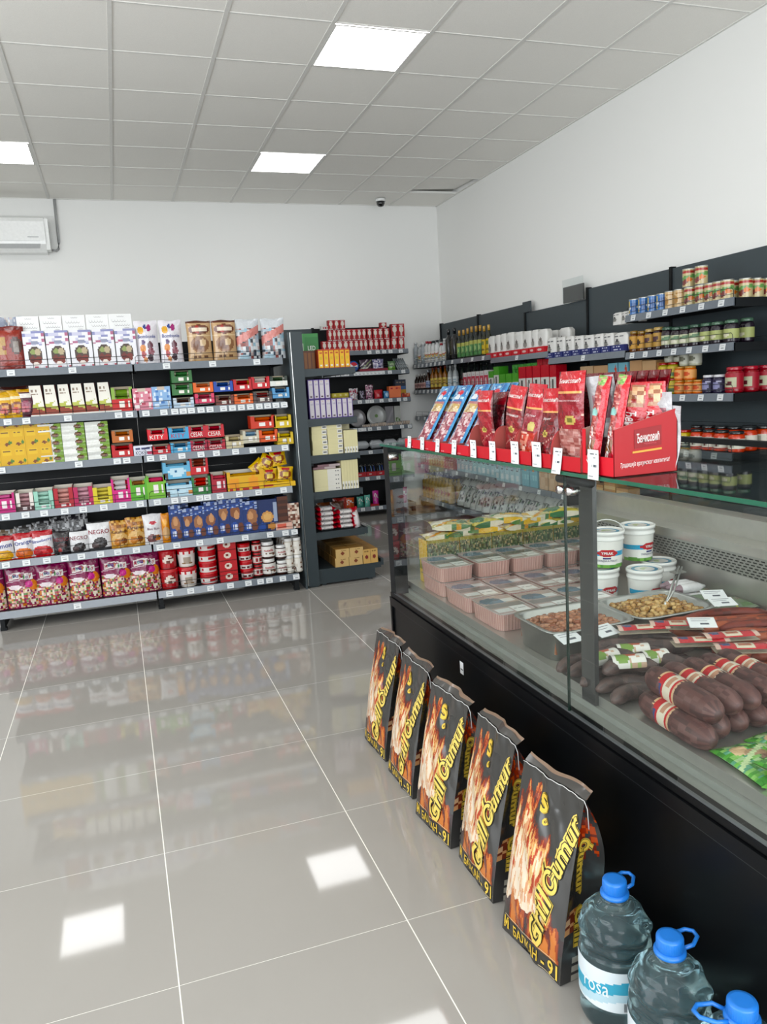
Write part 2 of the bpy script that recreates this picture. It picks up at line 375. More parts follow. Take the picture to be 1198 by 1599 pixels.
# ================================================================ shop shelving
def bar(q, x0, y0, z0, x1, y1, z1, **k): q.box(x0, y0, z0, x1, y1, z1, **k)
_tagme = {}
def tagmesh():
    if not _tagme:
        q = MB(); q.box(-.023, -.0022, -.018, .023, 0, .018, col='e4e7e8')
        q.box(-.016, -.0026, .006, .012, -.0021, .009, col='a0a3a6'); q.box(-.010, -.0026, -.009, .012, -.0021, -.003, col='8a8d92')
        _tagme['m'] = q.mesh('price_tag', [PAPER])
    return _tagme['m']
def shelving(label, cat, org, rz, W, levels, ztop, dep, group=None, rail=True, fence=(), uprights=(0, 1), foot=True, base=None, thick=.03, back=True, name='shelving_unit', planks=(.4,), sides=(), bmat=None, smat=None):
    """levels: [(z of the shelf top, depth, [price tag x positions])]; local x along the unit, y into it"""
    e = tag(empty(name, org, rz), label, cat, group)
    if back:
        q = MB(); yb = dep
        zz = [.03]; h = (ztop-.03)/max(1, round((ztop-.03)/planks[0])) 
        n = max(1, round((ztop-.03)/planks[0]))
        for k in range(n): q.box(.002, yb, .03+k*h+.0012, W-.002, yb+.02, .03+(k+1)*h-.0012)
        q.obj('back_panel', [bmat or FRAME], e)
    for k in uprights:
        q = MB(); x = .0 if k == 0 else W-.024; q.box(x, dep-.012, 0, x+.024, dep+.03, ztop+.01)
        for z in range(int((ztop-.1)/.05)): q.box(x+.010, dep-.0135, .08+z*.05, x+.014, dep-.0115, .105+z*.05)
        q.obj('upright', [FRAMED], e)
    for li, lv in enumerate(levels):
        z, d, tags = lv[:3]; fr = dep-d; x0, x1 = .006, W-.006
        s = MB(); s.box(x0, fr+.012, z-thick, x1, dep, z); s.box(x0, fr+.012, z-.05, x0+.012, dep-.02, z-thick); s.box(x1-.012, fr+.012, z-.05, x1, dep-.02, z-thick)
        so = s.obj('shelf', [smat or (FRAME if not rail else FRAMED)], e)
        if rail:
            r = MB(); r.poly([(x0, fr, z-.044), (x1, fr, z-.044), (x1, fr+.008, z+.003), (x0, fr+.008, z+.003)]); r.poly([(x0, fr+.008, z+.003), (x1, fr+.008, z+.003), (x1, fr+.02, z+.003), (x0, fr+.02, z+.003)])
            r.poly([(x0, fr, z-.044), (x0, fr+.02, z-.044), (x1, fr+.02, z-.044), (x1, fr, z-.044)]); r.poly([(x0, fr+.02, z-.044), (x0, fr, z-.044), (x0, fr+.008, z+.003), (x0, fr+.02, z+.003)]); r.poly([(x1, fr+.02, z+.003), (x1, fr+.008, z+.003), (x1, fr, z-.044), (x1, fr+.02, z-.044)])
            r.obj('price_rail', [RAIL], so)
            for t in tags:
                o = link('price_tag', tagmesh(), so, (t, fr+.002, z-.021)); o.rotation_euler = (-.17, 0, 0)
        if li in fence:
            f = MB(); zz = z+.055; y = fr+.014
            f.tube([(x0+.01, y, z), (x0+.012, y, zz-.012), (x0+.025, y, zz), (x1-.025, y, zz), (x1-.012, y, zz-.012), (x1-.01, y, z)], .0018, 5)
            f.tube([(x0+.01, y, z+.022), (x1-.01, y, z+.022)], .0014, 4)
            for k in range(1, 5): f.tube([(x0+(x1-x0)*k/5, y, z), (x0+(x1-x0)*k/5, y, zz)], .0014, 4)
            f.obj('wire_fence', [WIRE], so)
    if foot:
        d = base or levels[-1][1]
        for x in foot if isinstance(foot, (list, tuple)) else (0,):
            x = .022 if x == 0 else x-.022
            q = MB(); q.box(x-.014, dep-d+.02, .02, x+.014, dep, .075); q.box(x-.02, dep-d+.03, .0, x+.02, dep-d+.07, .02); q.obj('base_foot', [FRAMED], e)
    for x, y0, y1, z0, z1, w_ in sides:
        q = MB(); q.box(x, y0, z0, x+w_, y1, z1); q.obj('end_panel', [FRAME], e)
    return e

# sweets gondola, two metres of it in view
GY = 5.42; GZ = [1.668, 1.366, 1.066, .768, .458, .128]
tA = [ [[0.267, 0.627], [0.212, 0.32, 0.566, 0.876, 0.944], [0.139, 0.598, 0.836, 0.896], [0.128, 0.244, 0.355, 0.479, 0.592, 0.72, 0.841, 0.951], [0.091, 0.212, 0.335, 0.444, 0.546, 0.666, 0.776, 0.895], [0.485]][k] for k in range(6)]
tB = [[0.211, 0.513, 0.813], [0.049, 0.164, 0.235, 0.29, 0.344, 0.408, 0.468, 0.559, 0.62, 0.681, 0.743, 0.805, 0.863, 0.922, 0.981], [0.048, 0.131, 0.253, 0.38, 0.484, 0.615, 0.735, 0.843, 0.962], [0.063, 0.177, 0.241, 0.344, 0.396, 0.483, 0.616, 0.751, 0.929], [0.05, 0.16, 0.315, 0.456, 0.63, 0.808, 0.919, 0.985], [0.081, 0.223, 0.359, 0.498, 0.625, 0.712, 0.776, 0.874, 0.973]]
shelving('dark shop gondola full of sweets, left section cut by the picture edge', 'shelving', (-.86, GY, 0), 0, 1.0, [(z, .40, t) for z, t in zip(GZ, tA)], 1.83, .40, 'sections of the sweets gondola', bmat=FRAMED, fence=(0, 1, 3, 4), uprights=(0,), foot=(0,), base=.40)  # back panels coloured black for the shadow behind the dense goods
shelving('dark shop gondola full of sweets, right section beside the end display', 'shelving', (.14, GY, 0), 0, 1.0, [(z, .40, t) for z, t in zip(GZ, tB)], 1.83, .40, 'sections of the sweets gondola', bmat=FRAMED, fence=(0, 1, 2, 3, 4, 5), uprights=(0, 1), foot=(0, 1.0), base=.40, sides=[(1.045, .02, .46, .0, 1.84, .012)])
# end display of the gondola
e = shelving('anthracite end-of-aisle display with plain shelves stacked with boxes', 'shelving', (1.68, 5.47, 0), PI/2, .9,
    [(1.583, .37, []), (1.228, .36, []), (.966, .365, []), (.70, .37, []), (.40, .39, [])], 1.84, .39, None, rail=False, smat=ENDM, bmat=ENDM, uprights=(1,), foot=False, thick=.012)
for z, d in ((1.583, .37), (1.228, .36), (.966, .365), (.70, .37), (.40, .39)):
    q = MB(); q.box(.0, .39-d-.012, z-.045, .9, .39-d, z+.002); q.poly([(0, .39, z-.055), (0, .39-d, z-.04), (0, .39-d, z+.002), (0, .39, z+.002)]); q.obj('shelf_lip', [ENDM], e)
q = MB(); q.box(0, -.10, .085, .9, .39, .125); q.box(0, -.12, .10, .9, -.10, .15); q.box(0, -.05, .015, .9, .39, .085); q.box(.02, -.03, 0, .06, 0, .015); q.box(.02, .33, 0, .06, .36, .015); q.obj('base', [ENDM], e)
q = MB(); q.box(-.02, .39, .012, .0, .475, 1.845); q.box(0, .412, .012, .92, .475, 1.84); q.box(-.006, .40, 0, .0, .46, .012); q.obj('side_frame', [ENDM], e)
q = MB(); q.box(-.022, .474, .02, -.0205, .478, 1.84); q.obj('edge_strip', [STEEL], e)

# light bulb rack against the back wall
BZ = [1.838, 1.612, 1.305, 1.0, .742, .448, .105]
BT = [[0.534, 0.631, 0.706, 0.781, 0.902], [0.102, 0.16, 0.218, 0.262, 0.364, 0.409, 0.453, 0.498, 0.542, 0.587, 0.632, 0.677, 0.76, 0.92], [0.389, 0.478, 0.53, 0.643, 0.749, 0.849, 0.926], [0.317, 0.376, 0.421, 0.489, 0.594, 0.731, 0.87, 0.963], [0.48, 0.647], [0.424, 0.553, 0.668], [0.349, 0.471, 0.563]]
shelving('tall anthracite rack of light bulbs against the back wall', 'shelving', (2.17, 8.28, 0), 0, 1.0, [(z, .40, t) for z, t in zip(BZ, BT)], 2.12, .40, None, bmat=FRAMED, uprights=(0, 1), foot=(0, 1.0), fence=(1,))  # anthracite rack; shade between its shelves is put into the black back panel
shelving('anthracite rack on the back wall hidden behind the end display', 'shelving', (1.17, 8.28, 0), 0, 1.0, [(z, .40, []) for z in BZ], 2.12, .40, None, uprights=(0,), foot=(0,))
# wall shelving along the right wall: five one-metre sections, front at x = 3.34, local x runs towards the camera
RX = 3.34; RS = [8.64, 7.64, 6.635, 5.61, 4.6, 3.6, 2.6, 1.6]
def TG(n, W=1.0): return [W*(k+.6)/(n+.2) for k in range(n)]
RL = [[(1.668, 8), (1.375, 8), (1.07, 5), (.78, 5), (.51, 4), (.12, 2)],
      [(1.668, 4), (1.375, 5), (1.07, 5), (.78, 5), (.51, 4), (.12, 2)],
      [(1.635, 1), (1.30, 3), (.88, 4), (.49, 3), (.12, 2)],
      [(1.578, 1), (1.26, 3), (.88, 4), (.49, 3), (.12, 2)],
      [(1.81, 6), (1.562, 7), (1.275, 6), (.93, 4), (.49, 2), (.12, 2)],
      [(.49, 1), (.12, 2)], [(.49, 1), (.12, 2)]]
RT = [2.12, 2.12, 2.04, 2.12, 2.12, 2.12, 2.12]
RN = ['far corner section of the right-hand wall shelving, holding vinegar and drinks', 'right-hand wall shelving section with dark oil bottles on top', 'lower-backed wall shelving section with flour bags in red trays', 'wall shelving section with flour bags in a blue tray',
      'near wall shelving section with rows of cans and jars', 'bare anthracite wall shelving section at the right picture edge', 'bare wall shelving section beyond the right picture edge']
for k in range(7):
    W = RS[k]-RS[k+1]
    shelving(RN[k], 'shelving', (RX, RS[k], 0), -PI/2, W, [(z, .38, TG(n, W)) for z, n in RL[k]], RT[k], .38, 'sections of the right wall shelving', uprights=(0, 1) if k == 6 else (0,), foot=(0,), fence=[i for i in range(len(RL[k])) if RL[k][i][0] > .9 and k in (0, 1, 4)], planks=(.5,))
# narrow filler panel and the clear sign holder on top of the wall shelving
q = MB(); q.box(3.70, 6.50, 2.04, 3.715, 6.64, 2.135); tag(q.obj('filler_panel', [FRAME]), 'short anthracite filler panel standing above the lower wall section', 'panel')
e = tag(empty('sign_holder', (3.69, 5.62, 2.04)), 'empty clear sign holder clipped on top of the wall shelving', 'sign holder')
q = MB(); q.box(0, 0, 0, .012, .30, .13, col='4a4a48'); q.obj('dark_card', [PAPER], e)
q = MB(); q.box(-.004, -.005, 0, -.001, .305, .19); q.obj('clear_sleeve', [CLEAR], e)

# ================================================================ kinds of packaging
def carton(w, h, d, front, side='cccccc', top=None, nu=14, nv=14, m=0, texts=(), name='carton'):
    """closed carton, front at y = 0, x 0..w"""
    q = MB(); q.box(0, 0, 0, w, d, h, col={'*': side, 't': top or side}, m=m, skip='f')
    q.grid(lambda u, v: (u*w, 0, v*h), nu, nv, col=front, m=m, smooth=False)
    for t in texts: q.text(t[0], lambda x, y: (x, -.0006, y), t[1]*w, t[2]*h, t[3]*h, (t[5]*w if len(t) > 5 else None), col=t[4], m=m)
    return q.mesh(name)
def pouch(w, h, t, front, nu=16, nv=20, m=2, back=None, seal=.9, seed=0, texts=(), flat=.45, taper=0, name='bag'):
    """standing pillow bag, centre at x = 0, back leans at y = t"""
    rnd = random.Random(seed); ph = [rnd.uniform(0, 6) for _ in range(6)]
    def T(u, v):
        a = max(0., math.sin(PI*min(max(u, 0), 1)))**.55
        g = min(1, (1-v)/max(1e-6, flat))**.7 if v > 1-flat else 1
        g *= .72+.28*min(1, v/.18)
        return t/2*a*g+.0012
    def X(u, v): return (u-.5)*w*(1-.05*math.sin(PI*v)-taper*v)
    def wr(u, v): return .006*w*4*(math.sin(9*u+ph[0]+3*v)*math.sin(7*v+ph[1])+.5*math.sin(23*u+ph[2])*math.sin(17*v+ph[3]))*math.sin(PI*u)
    fr = lambda u, v: (X(u, v), t/2-T(u, v)+wr(u, v)*.5, v*h+(.012*h*math.sin(8*u+ph[4]) if v > .98 else 0))
    bk = lambda u, v: (X(u, v), t/2+T(u, v), v*h+(.012*h*math.sin(8*u+ph[4]) if v > .98 else 0))
    q = MB(); q.grid(fr, nu, nv, col=front, m=m); q.grid(bk, 6, 8, col=back or front, m=m, flip=True)
    q.grid(lambda u, v: ((X(u, 0)), t/2-T(u, 0)*(1-2*v), 0), 8, 1, col=back or front, m=m, flip=True)
    for tx in texts:
        def sf(x, y):
            u, v = x/w+.5, y/h; p = fr(min(max(u, 0), 1), min(max(v, 0), 1)); return (x*(1-taper*v), p[1]-.0016, y)
        q.text(tx[0], sf, tx[1]*w, tx[2]*h, tx[3]*h, (tx[5]*w if len(tx) > 5 else None), col=tx[4], rot=tx[6] if len(tx) > 6 else 0, bold=.01, shear=.2 if len(tx) > 7 else 0)
    return q.mesh(name)
def tray(w, h, d, hf, col, front=None, inner=None, ear=.2, nu=12, nv=6, hb=None, texts=(), name='display_carton'):
    """open display carton: low front wall, stepped sides, tall back"""
    inner = inner or 'c9b79b'; t = .002; hb = hb or h; q = MB()
    q.box(0, 0, 0, w, d, t, col=col)
    q.grid(lambda u, v: (u*w, 0, v*hf), nu, nv, col=front or col, smooth=False); q.box(0, .0005, 0, w, t, hf, col=inner)
    for x in (0, w-t):
        q.poly([(x, 0, 0), (x, d, 0), (x, d, hb), (x, d*.35, hb), (x, 0, hf+(h-hf)*.9)] if True else [], col=col)
        q.poly([(x+t, 0, hf+(h-hf)*.9), (x+t, d*.35, hb), (x+t, d, hb), (x+t, d, 0), (x+t, 0, 0)], col=inner)
        q.poly([(x, 0, hf+(h-hf)*.9), (x, d*.35, hb), (x+t, d*.35, hb), (x+t, 0, hf+(h-hf)*.9)], col=col)
    e = ear*w
    q.box(0, 0, hf, e, t, hf+(h-hf)*.9, col=col); q.box(w-e, 0, hf, w, t, hf+(h-hf)*.9, col=col)
    q.box(0, d-t, 0, w, d, hb, col=inner)
    for tx in texts: q.text(tx[0], lambda x, y: (x, -.0007, y), tx[1]*w, tx[2]*h, tx[3]*h, (tx[5]*w if len(tx) > 5 else None), col=tx[4])
    return q.mesh(name)
def barmesh(w, d, h, c1, c2, seed=0):
    q = MB()
    def f(u, v):
        a = v*2*PI; k = 1-.55*(abs(2*u-1)**8)
        return (u*w, d/2-d/2*math.cos(a)*(.9+.1*math.cos(4*a)), h/2+h/2*math.sin(a)*k)
    q.grid(f, 10, 8, col=lambda u, v: (c2 if (.2 < u < .8 and (v < .3 or v > .8)) or _h(int(u*9), int(v*7), seed) < .15 else c1), m=2, cv=False)
    return q.mesh('wafer_bar')
def jar(r, h, content, lid, label=None, lh=(.15, .75), seg=18, hexa=False, lidh=.13, name='jar', clear=False, sub=True, lab2=None):
    """returns Kind with body, lid and label"""
    b = MB(); zt = h*(1-lidh)
    b.lathe([(r*.86, 0), (r*.98, h*.03), (r, h*.08), (r, h*.70), (r*.93, h*.79), (r*.80, zt)], seg, col=content, m=1)
    l = MB(); l.lathe([(r*.86, zt-.001), (r*.88, zt+.002), (r*.88, h-.003), (r*.82, h)], seg, col=lid, m=1)
    P = [['body', b, []], ['lid', l, []]]
    if label:
        g = MB(); R = r*1.012; z0, z1 = h*lh[0], h*lh[1]
        g.grid(lambda u, v: (R*math.cos(u*2*PI+PI), R*math.sin(u*2*PI+PI), z0+(z1-z0)*v), 24, 8, col=label, m=0, cu=True)
        P.append(['label', g, []])
    if sub: return Kind(name, [(a, g.mesh(a), []) for a, g, _ in P])
    q = MB()
    for a, g, _ in P:
        n = len(q.v); q.v += g.v; q.f += [tuple(n+i for i in f) for f in g.f]; q.c += g.c; q.m += g.m; q.sm += g.sm
    return Kind(name, q.mesh(name))
def bottle(r, h, body, cap, label, neck=.35, fill=None, seg=14, name='bottle', capr=.42, caph=.10, m=1, lh=(.1, .5), sq=None):
    b = MB(); zs = h*(1-neck); zc = h*(1-caph)
    b.lathe([(r*.9, 0), (r, h*.02), (r, zs), (r*.8, zs+(zc-zs)*.3), (r*capr*.9, zs+(zc-zs)*.62), (r*capr*.8, zc)], seg, col=body, m=m, sq=sq)
    c = MB(); c.lathe([(r*capr, zc-.004), (r*capr, h-.001), (r*capr*.9, h)], seg, col=cap, m=1)
    g = MB(); R = r*1.015; z0, z1 = h*lh[0], h*lh[1]
    g.grid(lambda u, v: (R*math.cos(u*2*PI+PI), R*math.sin(u*2*PI+PI), z0+(z1-z0)*v), 16, 8, col=label, cu=True)
    return Kind(name, [('body', b.mesh('body')), ('cap', c.mesh('cap')), ('label', g.mesh('label'))])
def can(r, h, label, seg=24, name='tin_can', metal='b9bcbe'):
    b = MB(); b.lathe([(r*.97, 0), (r, .002), (r, h-.004), (r*.98, h), (r*.93, h-.002), (r*.92, h-.005)], seg, col=metal, m=4)
    g = MB(); R = r*1.008
    g.grid(lambda u, v: (R*math.cos(u*2*PI+PI), R*math.sin(u*2*PI+PI), .005+(h-.012)*v), 24, 14, col=label, m=1, cu=True)
    return Kind(name, [('can_body', b.mesh('can_body')), ('label', g.mesh('label'))])
def tub(r0, r1, h, body, lid, seg=24, name='tub', sub=True, bm=1):
    b = MB(); b.lathe([(r0, 0), (r0+(r1-r0)*.9, h*.84)], seg, col=[body], m=1)
    b2 = MB(); b2.grid(lambda u, v: ((r0+(r1-r0)*.9*v)*math.cos(u*2*PI+PI), (r0+(r1-r0)*.9*v)*math.sin(u*2*PI+PI), v*h*.84), 28, 12, col=body, m=bm, cu=True)
    b2.poly([(r0*math.cos(-k*PI/8), r0*math.sin(-k*PI/8), 0) for k in range(16)], col='dddddd')
    l = MB(); l.lathe([(r1*.95, h*.8), (r1*1.03, h*.82), (r1*1.03, h*.86), (r1, h*.875), (r1, h*.99), (r1*.95, h), (r1*.9, h*.98)], seg, col=lid, m=1)
    return Kind(name, [('body', b2.mesh('body')), ('lid', l.mesh('lid'))])

# ================================================================ sweets gondola
S = ['the top shelf', 'the second shelf', 'the third shelf', 'the fourth shelf', 'the fifth shelf', 'the bottom shelf']
YP = GY+.035
# --- top shelf
red_bag = pouch(.175, .27, .07, art('7d1f16', ('r', .1, .1, .9, .9, '8e2a1c'), ('e', .72, .55, .2, .22, '4a2a22'), ('e', .72, .52, .12, .14, '8a8078'), ('r', .12, .35, .4, .75, 'a8823c'), ('l', .14, .5, .38, '7d1f16', .03, 20), ('r', 0, .88, 1, 1, '6a1510')), m=2, seed=1, flat=.2)
o = link('chocolate_bag', red_bag); o.location = (-.585, YP, GZ[0]); tag(o, 'dark red bag with gold panel at the left end of the top shelf', 'bag of sweets')
A_choc = art('e9e8ec', ('n', 0, .62, 1, 1, ['e9e8ec', 'e9e8ec', 'c9c8dc', '8c8fb8', 'e9e8ec', 'b06a86', 'e9e8ec'], 7, 14), ('e', .5, .36, .34, .23, '4a3a32'), ('e', .42, .45, .14, .07, '8c9a5c'), ('e', .62, .44, .14, .1, 'b8a888'), ('e', .36, .24, .14, .11, '6e3028'), ('e', .62, .22, .16, .11, '7a362c'), ('e', .5, .13, .13, .06, 'eadfd6'), ('r', .35, .66, .66, .74, '8f93a8'), ('n', 0, 0, 1, .06, ['e9e8ec', 'b04a5a', 'e9e8ec', 'd6d4de'], 12, 20))
mA = carton(.132, .232, .05, A_choc, 'dfe0e4', nu=22, nv=34, name='chocolate_box')
for i, (x0, x1, h) in enumerate([(-0.506, -0.376, 0.233), (-0.372, -0.235, 0.233), (-0.231, -0.096, 0.232), (-0.092, 0.042, 0.232), (0.046, 0.178, 0.232)]):
    o = link('chocolate_box', mA); o.location = (x0, YP, GZ[0]); o.scale.x = (x1-x0-.003)/.132; o.scale.z = h/.232
    tag(o, f'white picture box of chocolates, {nth(i,5)} in the front row on the top shelf', 'chocolate box', 'white chocolate boxes in front on the top shelf')
def giftbox(seed):
    q = MB(); w, h, d = .135, .33, .05; q.box(0, 0, 0, w, d, h, col={'*': 'dcdcda', 't': 'e4e4e2', 'f': 'e8e8e6'})
    f = lambda x, y: (x, -.0007, y)
    scribble(q, f, w*.5, h*.955, w*.3, .008, 3, '8a8b90', seed); scribble(q, f, w*.42, h*.87, w*.62, .022, 5, '4e4f56', seed+1); scribble(q, f, w*.55, h*.79, w*.66, .018, 6, '5a5b62', seed+2); scribble(q, f, w*.75, h*.735, w*.2, .007, 3, '9a9a9e', seed+3)
    return q.mesh('gift_box')
mB = giftbox(3)
for i, (x0, x1, h) in enumerate([(-0.533, -0.4, 0.33), (-0.396, -0.265, 0.331), (-0.262, -0.124, 0.331), (-0.12, 0.019, 0.332), (0.019, 0.165, 0.332)]):
    o = link('gift_box', mB); o.location = (x0, YP+.055, GZ[0]); o.scale.x = (x1-x0-.003)/.135; o.scale.z = h/.33
    tag(o, f'tall white box with grey script, {nth(i,5)} in the back row on the top shelf', 'gift box', 'tall white boxes behind on the top shelf')
gb = pouch(.13, .33, .06, art('aeb4bd', ('n', 0, 0, 1, 1, ['aeb4bd', '8a93a3', 'c6b9b4', '98a0b2', 'd5d6d8'], 12, 20), ('r', .3, .75, .9, 1, '8f96a6')), seed=3, flat=.2)
for i, x in enumerate((-.66, -.525)):
    o = link('sweets_bag', gb); o.location = (x, YP+.13, GZ[0]+.01); tag(o, f'grey-blue patterned bag peeking out behind the top shelf boxes, {["left","right"][i]} one', 'bag of sweets')
A_bon = art('dfdbe0', ('e', .25, .78, .13, .09, 'd8a33a'), ('e', .62, .83, .11, .08, '9c2f6e'), ('e', .45, .86, .06, .05, '3d4a86'), ('r', .12, .60, .9, .68, 'dfdbe0'), ('e', .3, .36, .13, .1, 'd07f28'), ('e', .62, .42, .12, .1, '5a2033'), ('e', .32, .5, .09, .06, '55406e'), ('e', .64, .28, .14, .1, '7b2a3c'), ('e', .3, .22, .11, .08, 'a22e30'), ('e', .6, .14, .13, .08, '3c2630'), ('e', .38, .1, .09, .06, 'c98a5a'))
mC = pouch(.155, .28, .07, A_bon, nu=24, nv=36, seed=4, flat=.25, texts=[('Bombonle', 0, .635, .08, '44508c', .75)])
for i, x in enumerate((.245, .40)):
    o = link('sweets_bag', mC); o.location = (x, YP, GZ[0]); o.scale.x = .96; tag(o, f'white bag printed with coloured candies on the top shelf, {["left","right"][i]} of the pair', 'bag of sweets', 'white candy bags on the top shelf')
A_brn = art('c2a077', ('r', 0, .93, 1, 1, '5a2c1c'), ('e', .5, .78, .42, .12, '6b3a28'), ('e', .42, .78, .12, .09, 'a8332c'), ('l', .2, .78, .85, 'e7d8c0', .05, 14), ('e', .5, .42, .38, .2, '8b6446'), ('e', .42, .4, .2, .12, '6e4630'), ('e', .62, .46, .14, .09, 'd1b48c'), ('l', .2, .12, .8, '6b4a34', .03, 22), ('r', 0, .62, 1, .655, 'd7bd94'))
mD = pouch(.165, .272, .08, A_brn, nu=24, nv=34, m=1, seed=5, flat=.12)
for i, x in enumerate((.587, .755)):
    o = link('coffee_bag', mD); o.location = (x, YP, GZ[0]); tag(o, f'brown kraft bag with dark top on the top shelf, {["left","right"][i]} of the pair', 'bag', 'brown bags on the top shelf')
A_clr = art('c8ccd0', ('n', 0, 0, 1, .75, ['30323c', 'c8ccd0', 'a8b8c4', '8c4a44', 'd8dcde', '3a4654', 'b9a8a4', '98b8c8'], 9, 12), ('d', .36, .3, .2, 'd0847c'), ('r', .1, .0, .45, .12, 'a7c4d2'))
mE = pouch(.165, .275, .09, A_clr, nu=24, nv=34, seed=6, flat=.3)
for i, x in enumerate((.918, 1.088)):
    o = link('sweets_bag', mE); o.location = (x, YP, GZ[0]); o.rotation_euler.z = (.05, -.1)[i]; tag(o, f'clear bag of mixed wrapped candies with pink band, {["left","right"][i]} of the pair on the top shelf', 'bag of sweets', 'clear candy bags on the top shelf')

# --- second shelf
def simple_bags(rows, z, y=YP, grp=None):
    for nm, cat, x, w, h, t, a, m, lab, kw in rows:
        k = dict(kw); rz = k.pop('rz', 0); yy = k.pop('y', y); zz = k.pop('z', 0)
        o = link(nm, pouch(w, h, t, a, m=m, **k)); o.location = (x, yy, z+zz); o.rotation_euler.z = rz; tag(o, lab, cat, grp)
Yel = art('d9a514', ('e', .5, .38, .4, .22, '7a3c1c'), ('e', .5, .42, .2, .1, 'c98a3a'), ('r', .15, .68, .85, .82, 'e8d9b0'), ('e', .4, .3, .2, .12, 'b5362a'))
Mar = art('4a1526', ('r', .15, .72, .8, .86, 'e7e0da'), ('e', .45, .4, .3, .2, '8e3550'), ('r', .2, .2, .6, .42, 'b24a5a'), ('r', 0, .92, 1, 1, 'c9962a'))
simple_bags([('biscuit_bag', 'bag of sweets', -.655, .11, .165, .06, Yel, 2, 'yellow cake bag at the left edge of the second shelf', dict(seed=11)),
    ('biscuit_bag', 'bag of sweets', -.585, .11, .172, .06, Yel, 2, 'yellow cake bag beside the dark maroon bag on the second shelf', dict(seed=12)),
    ('biscuit_bag', 'bag of sweets', -.60, .20, .20, .06, art('a37b12', ('r', 0, .9, 1, 1, '3a1a16')), 2, 'yellow bag standing behind the maroon bag on the second shelf', dict(seed=13, y=YP+.08)),
    ('biscuit_bag', 'bag of sweets', -.53, .105, .178, .06, Mar, 2, 'dark maroon sweets bag with yellow top on the second shelf', dict(seed=14, y=YP-.003))], GZ[1])
A_tap = art('ece8dd', ('d', .12, .12, .22, 'b9bd5a'), ('d', -.2, .3, .38, 'ece8dd'), ('r', 0, 0, 1, .28, '8c3a26'), ('d', .26, -.12, .1, 'b9bd5a'), ('l', .15, .82, .7, '8c7a6a', .03, 14), ('l', .15, .7, .7, '9a8a7a', .03, 14))
mT = MB(); mT.grid(lambda u, v: (.002+u*(.086-.016*v), .0+.02*v, v*.185), 16, 22, col=A_tap, smooth=False); mT.poly([(.088, 0, 0), (.088, .05, 0), (.078, .05, .185), (.072, .02, .185)], col='6e1f22'); mT.poly([(.0, 0, 0), (.002, .02, .185), (.006, .05, .185), (.0, .05, 0)], col='7a2a2a'); mT.poly([(.002, .02, .185), (.072, .02, .185), (.078, .05, .185), (.006, .05, .185)], col='d8d2c4')
mT = mT.mesh('biscuit_box')
for i, (x0, x1, h) in enumerate([(-0.509, -0.422, 0.181), (-0.422, -0.341, 0.184), (-0.338, -0.26, 0.184), (-0.26, -0.179, 0.184), (-0.178, -0.1, 0.188), (-0.096, -0.012, 0.192)]):
    o = link('biscuit_box', mT); o.location = (x0, YP, GZ[1]+.012); o.scale.x = (x1-x0)/.09; tag(o, f'white wedge-shaped biscuit box with red side, {nth(i,6)} on the second shelf', 'biscuit box', 'white wedge-shaped biscuit boxes')
q = MB(); q.box(0, 0, 0, .55, .06, .012, col='e9e6de'); o = q.obj('shelf_tray'); o.location = (-.512, YP-.004, GZ[1]); tag(o, 'low white cardboard tray under the wedge-shaped biscuit boxes', 'tray')
def bars(n, x, y, z, w, d, h, c1, c2, lab, grp, tilt=0, seed=0):
    me = barmesh(w, d, h, c1, c2, seed)
    for k in range(n):
        o = link('wafer_bar', me); o.location = (x+random.uniform(-.002, .002), y+random.uniform(0, .006), z+k*h*.96+.001); o.rotation_euler = (0, random.uniform(-tilt, tilt), random.uniform(-.03, .03)); tag(o, lab, 'wafer bar', grp)
def put_tray(x0, x1, z, h, col, front, what, where, bar=None, y=YP, d=.13, hf=.45, nb=4, inner=None, texts=(), ear=.16, boxname='display_carton'):
    w = x1-x0-.004; o = link(boxname, tray(w, h, d, h*hf, col, front, inner, ear, texts=texts)); o.location = (x0+.002, y, z); tag(o, f'{what} {where}', 'display carton')
    if bar:
        bars(nb, x0+.006, y+.006, z+.003, w-.010, .06, (h*.92-.006)/nb, bar[0], bar[1], f'wrapped bar in the {what}, {where}', f'bars in the {what} {where}', seed=nb)
s2 = 'on the second shelf'
F_ = lambda c, t='f4efe8', l='d5352c': art(c, ('l', .15, .55, .85, t, .22, 9), ('r', 0, 0, 1, .12, l))
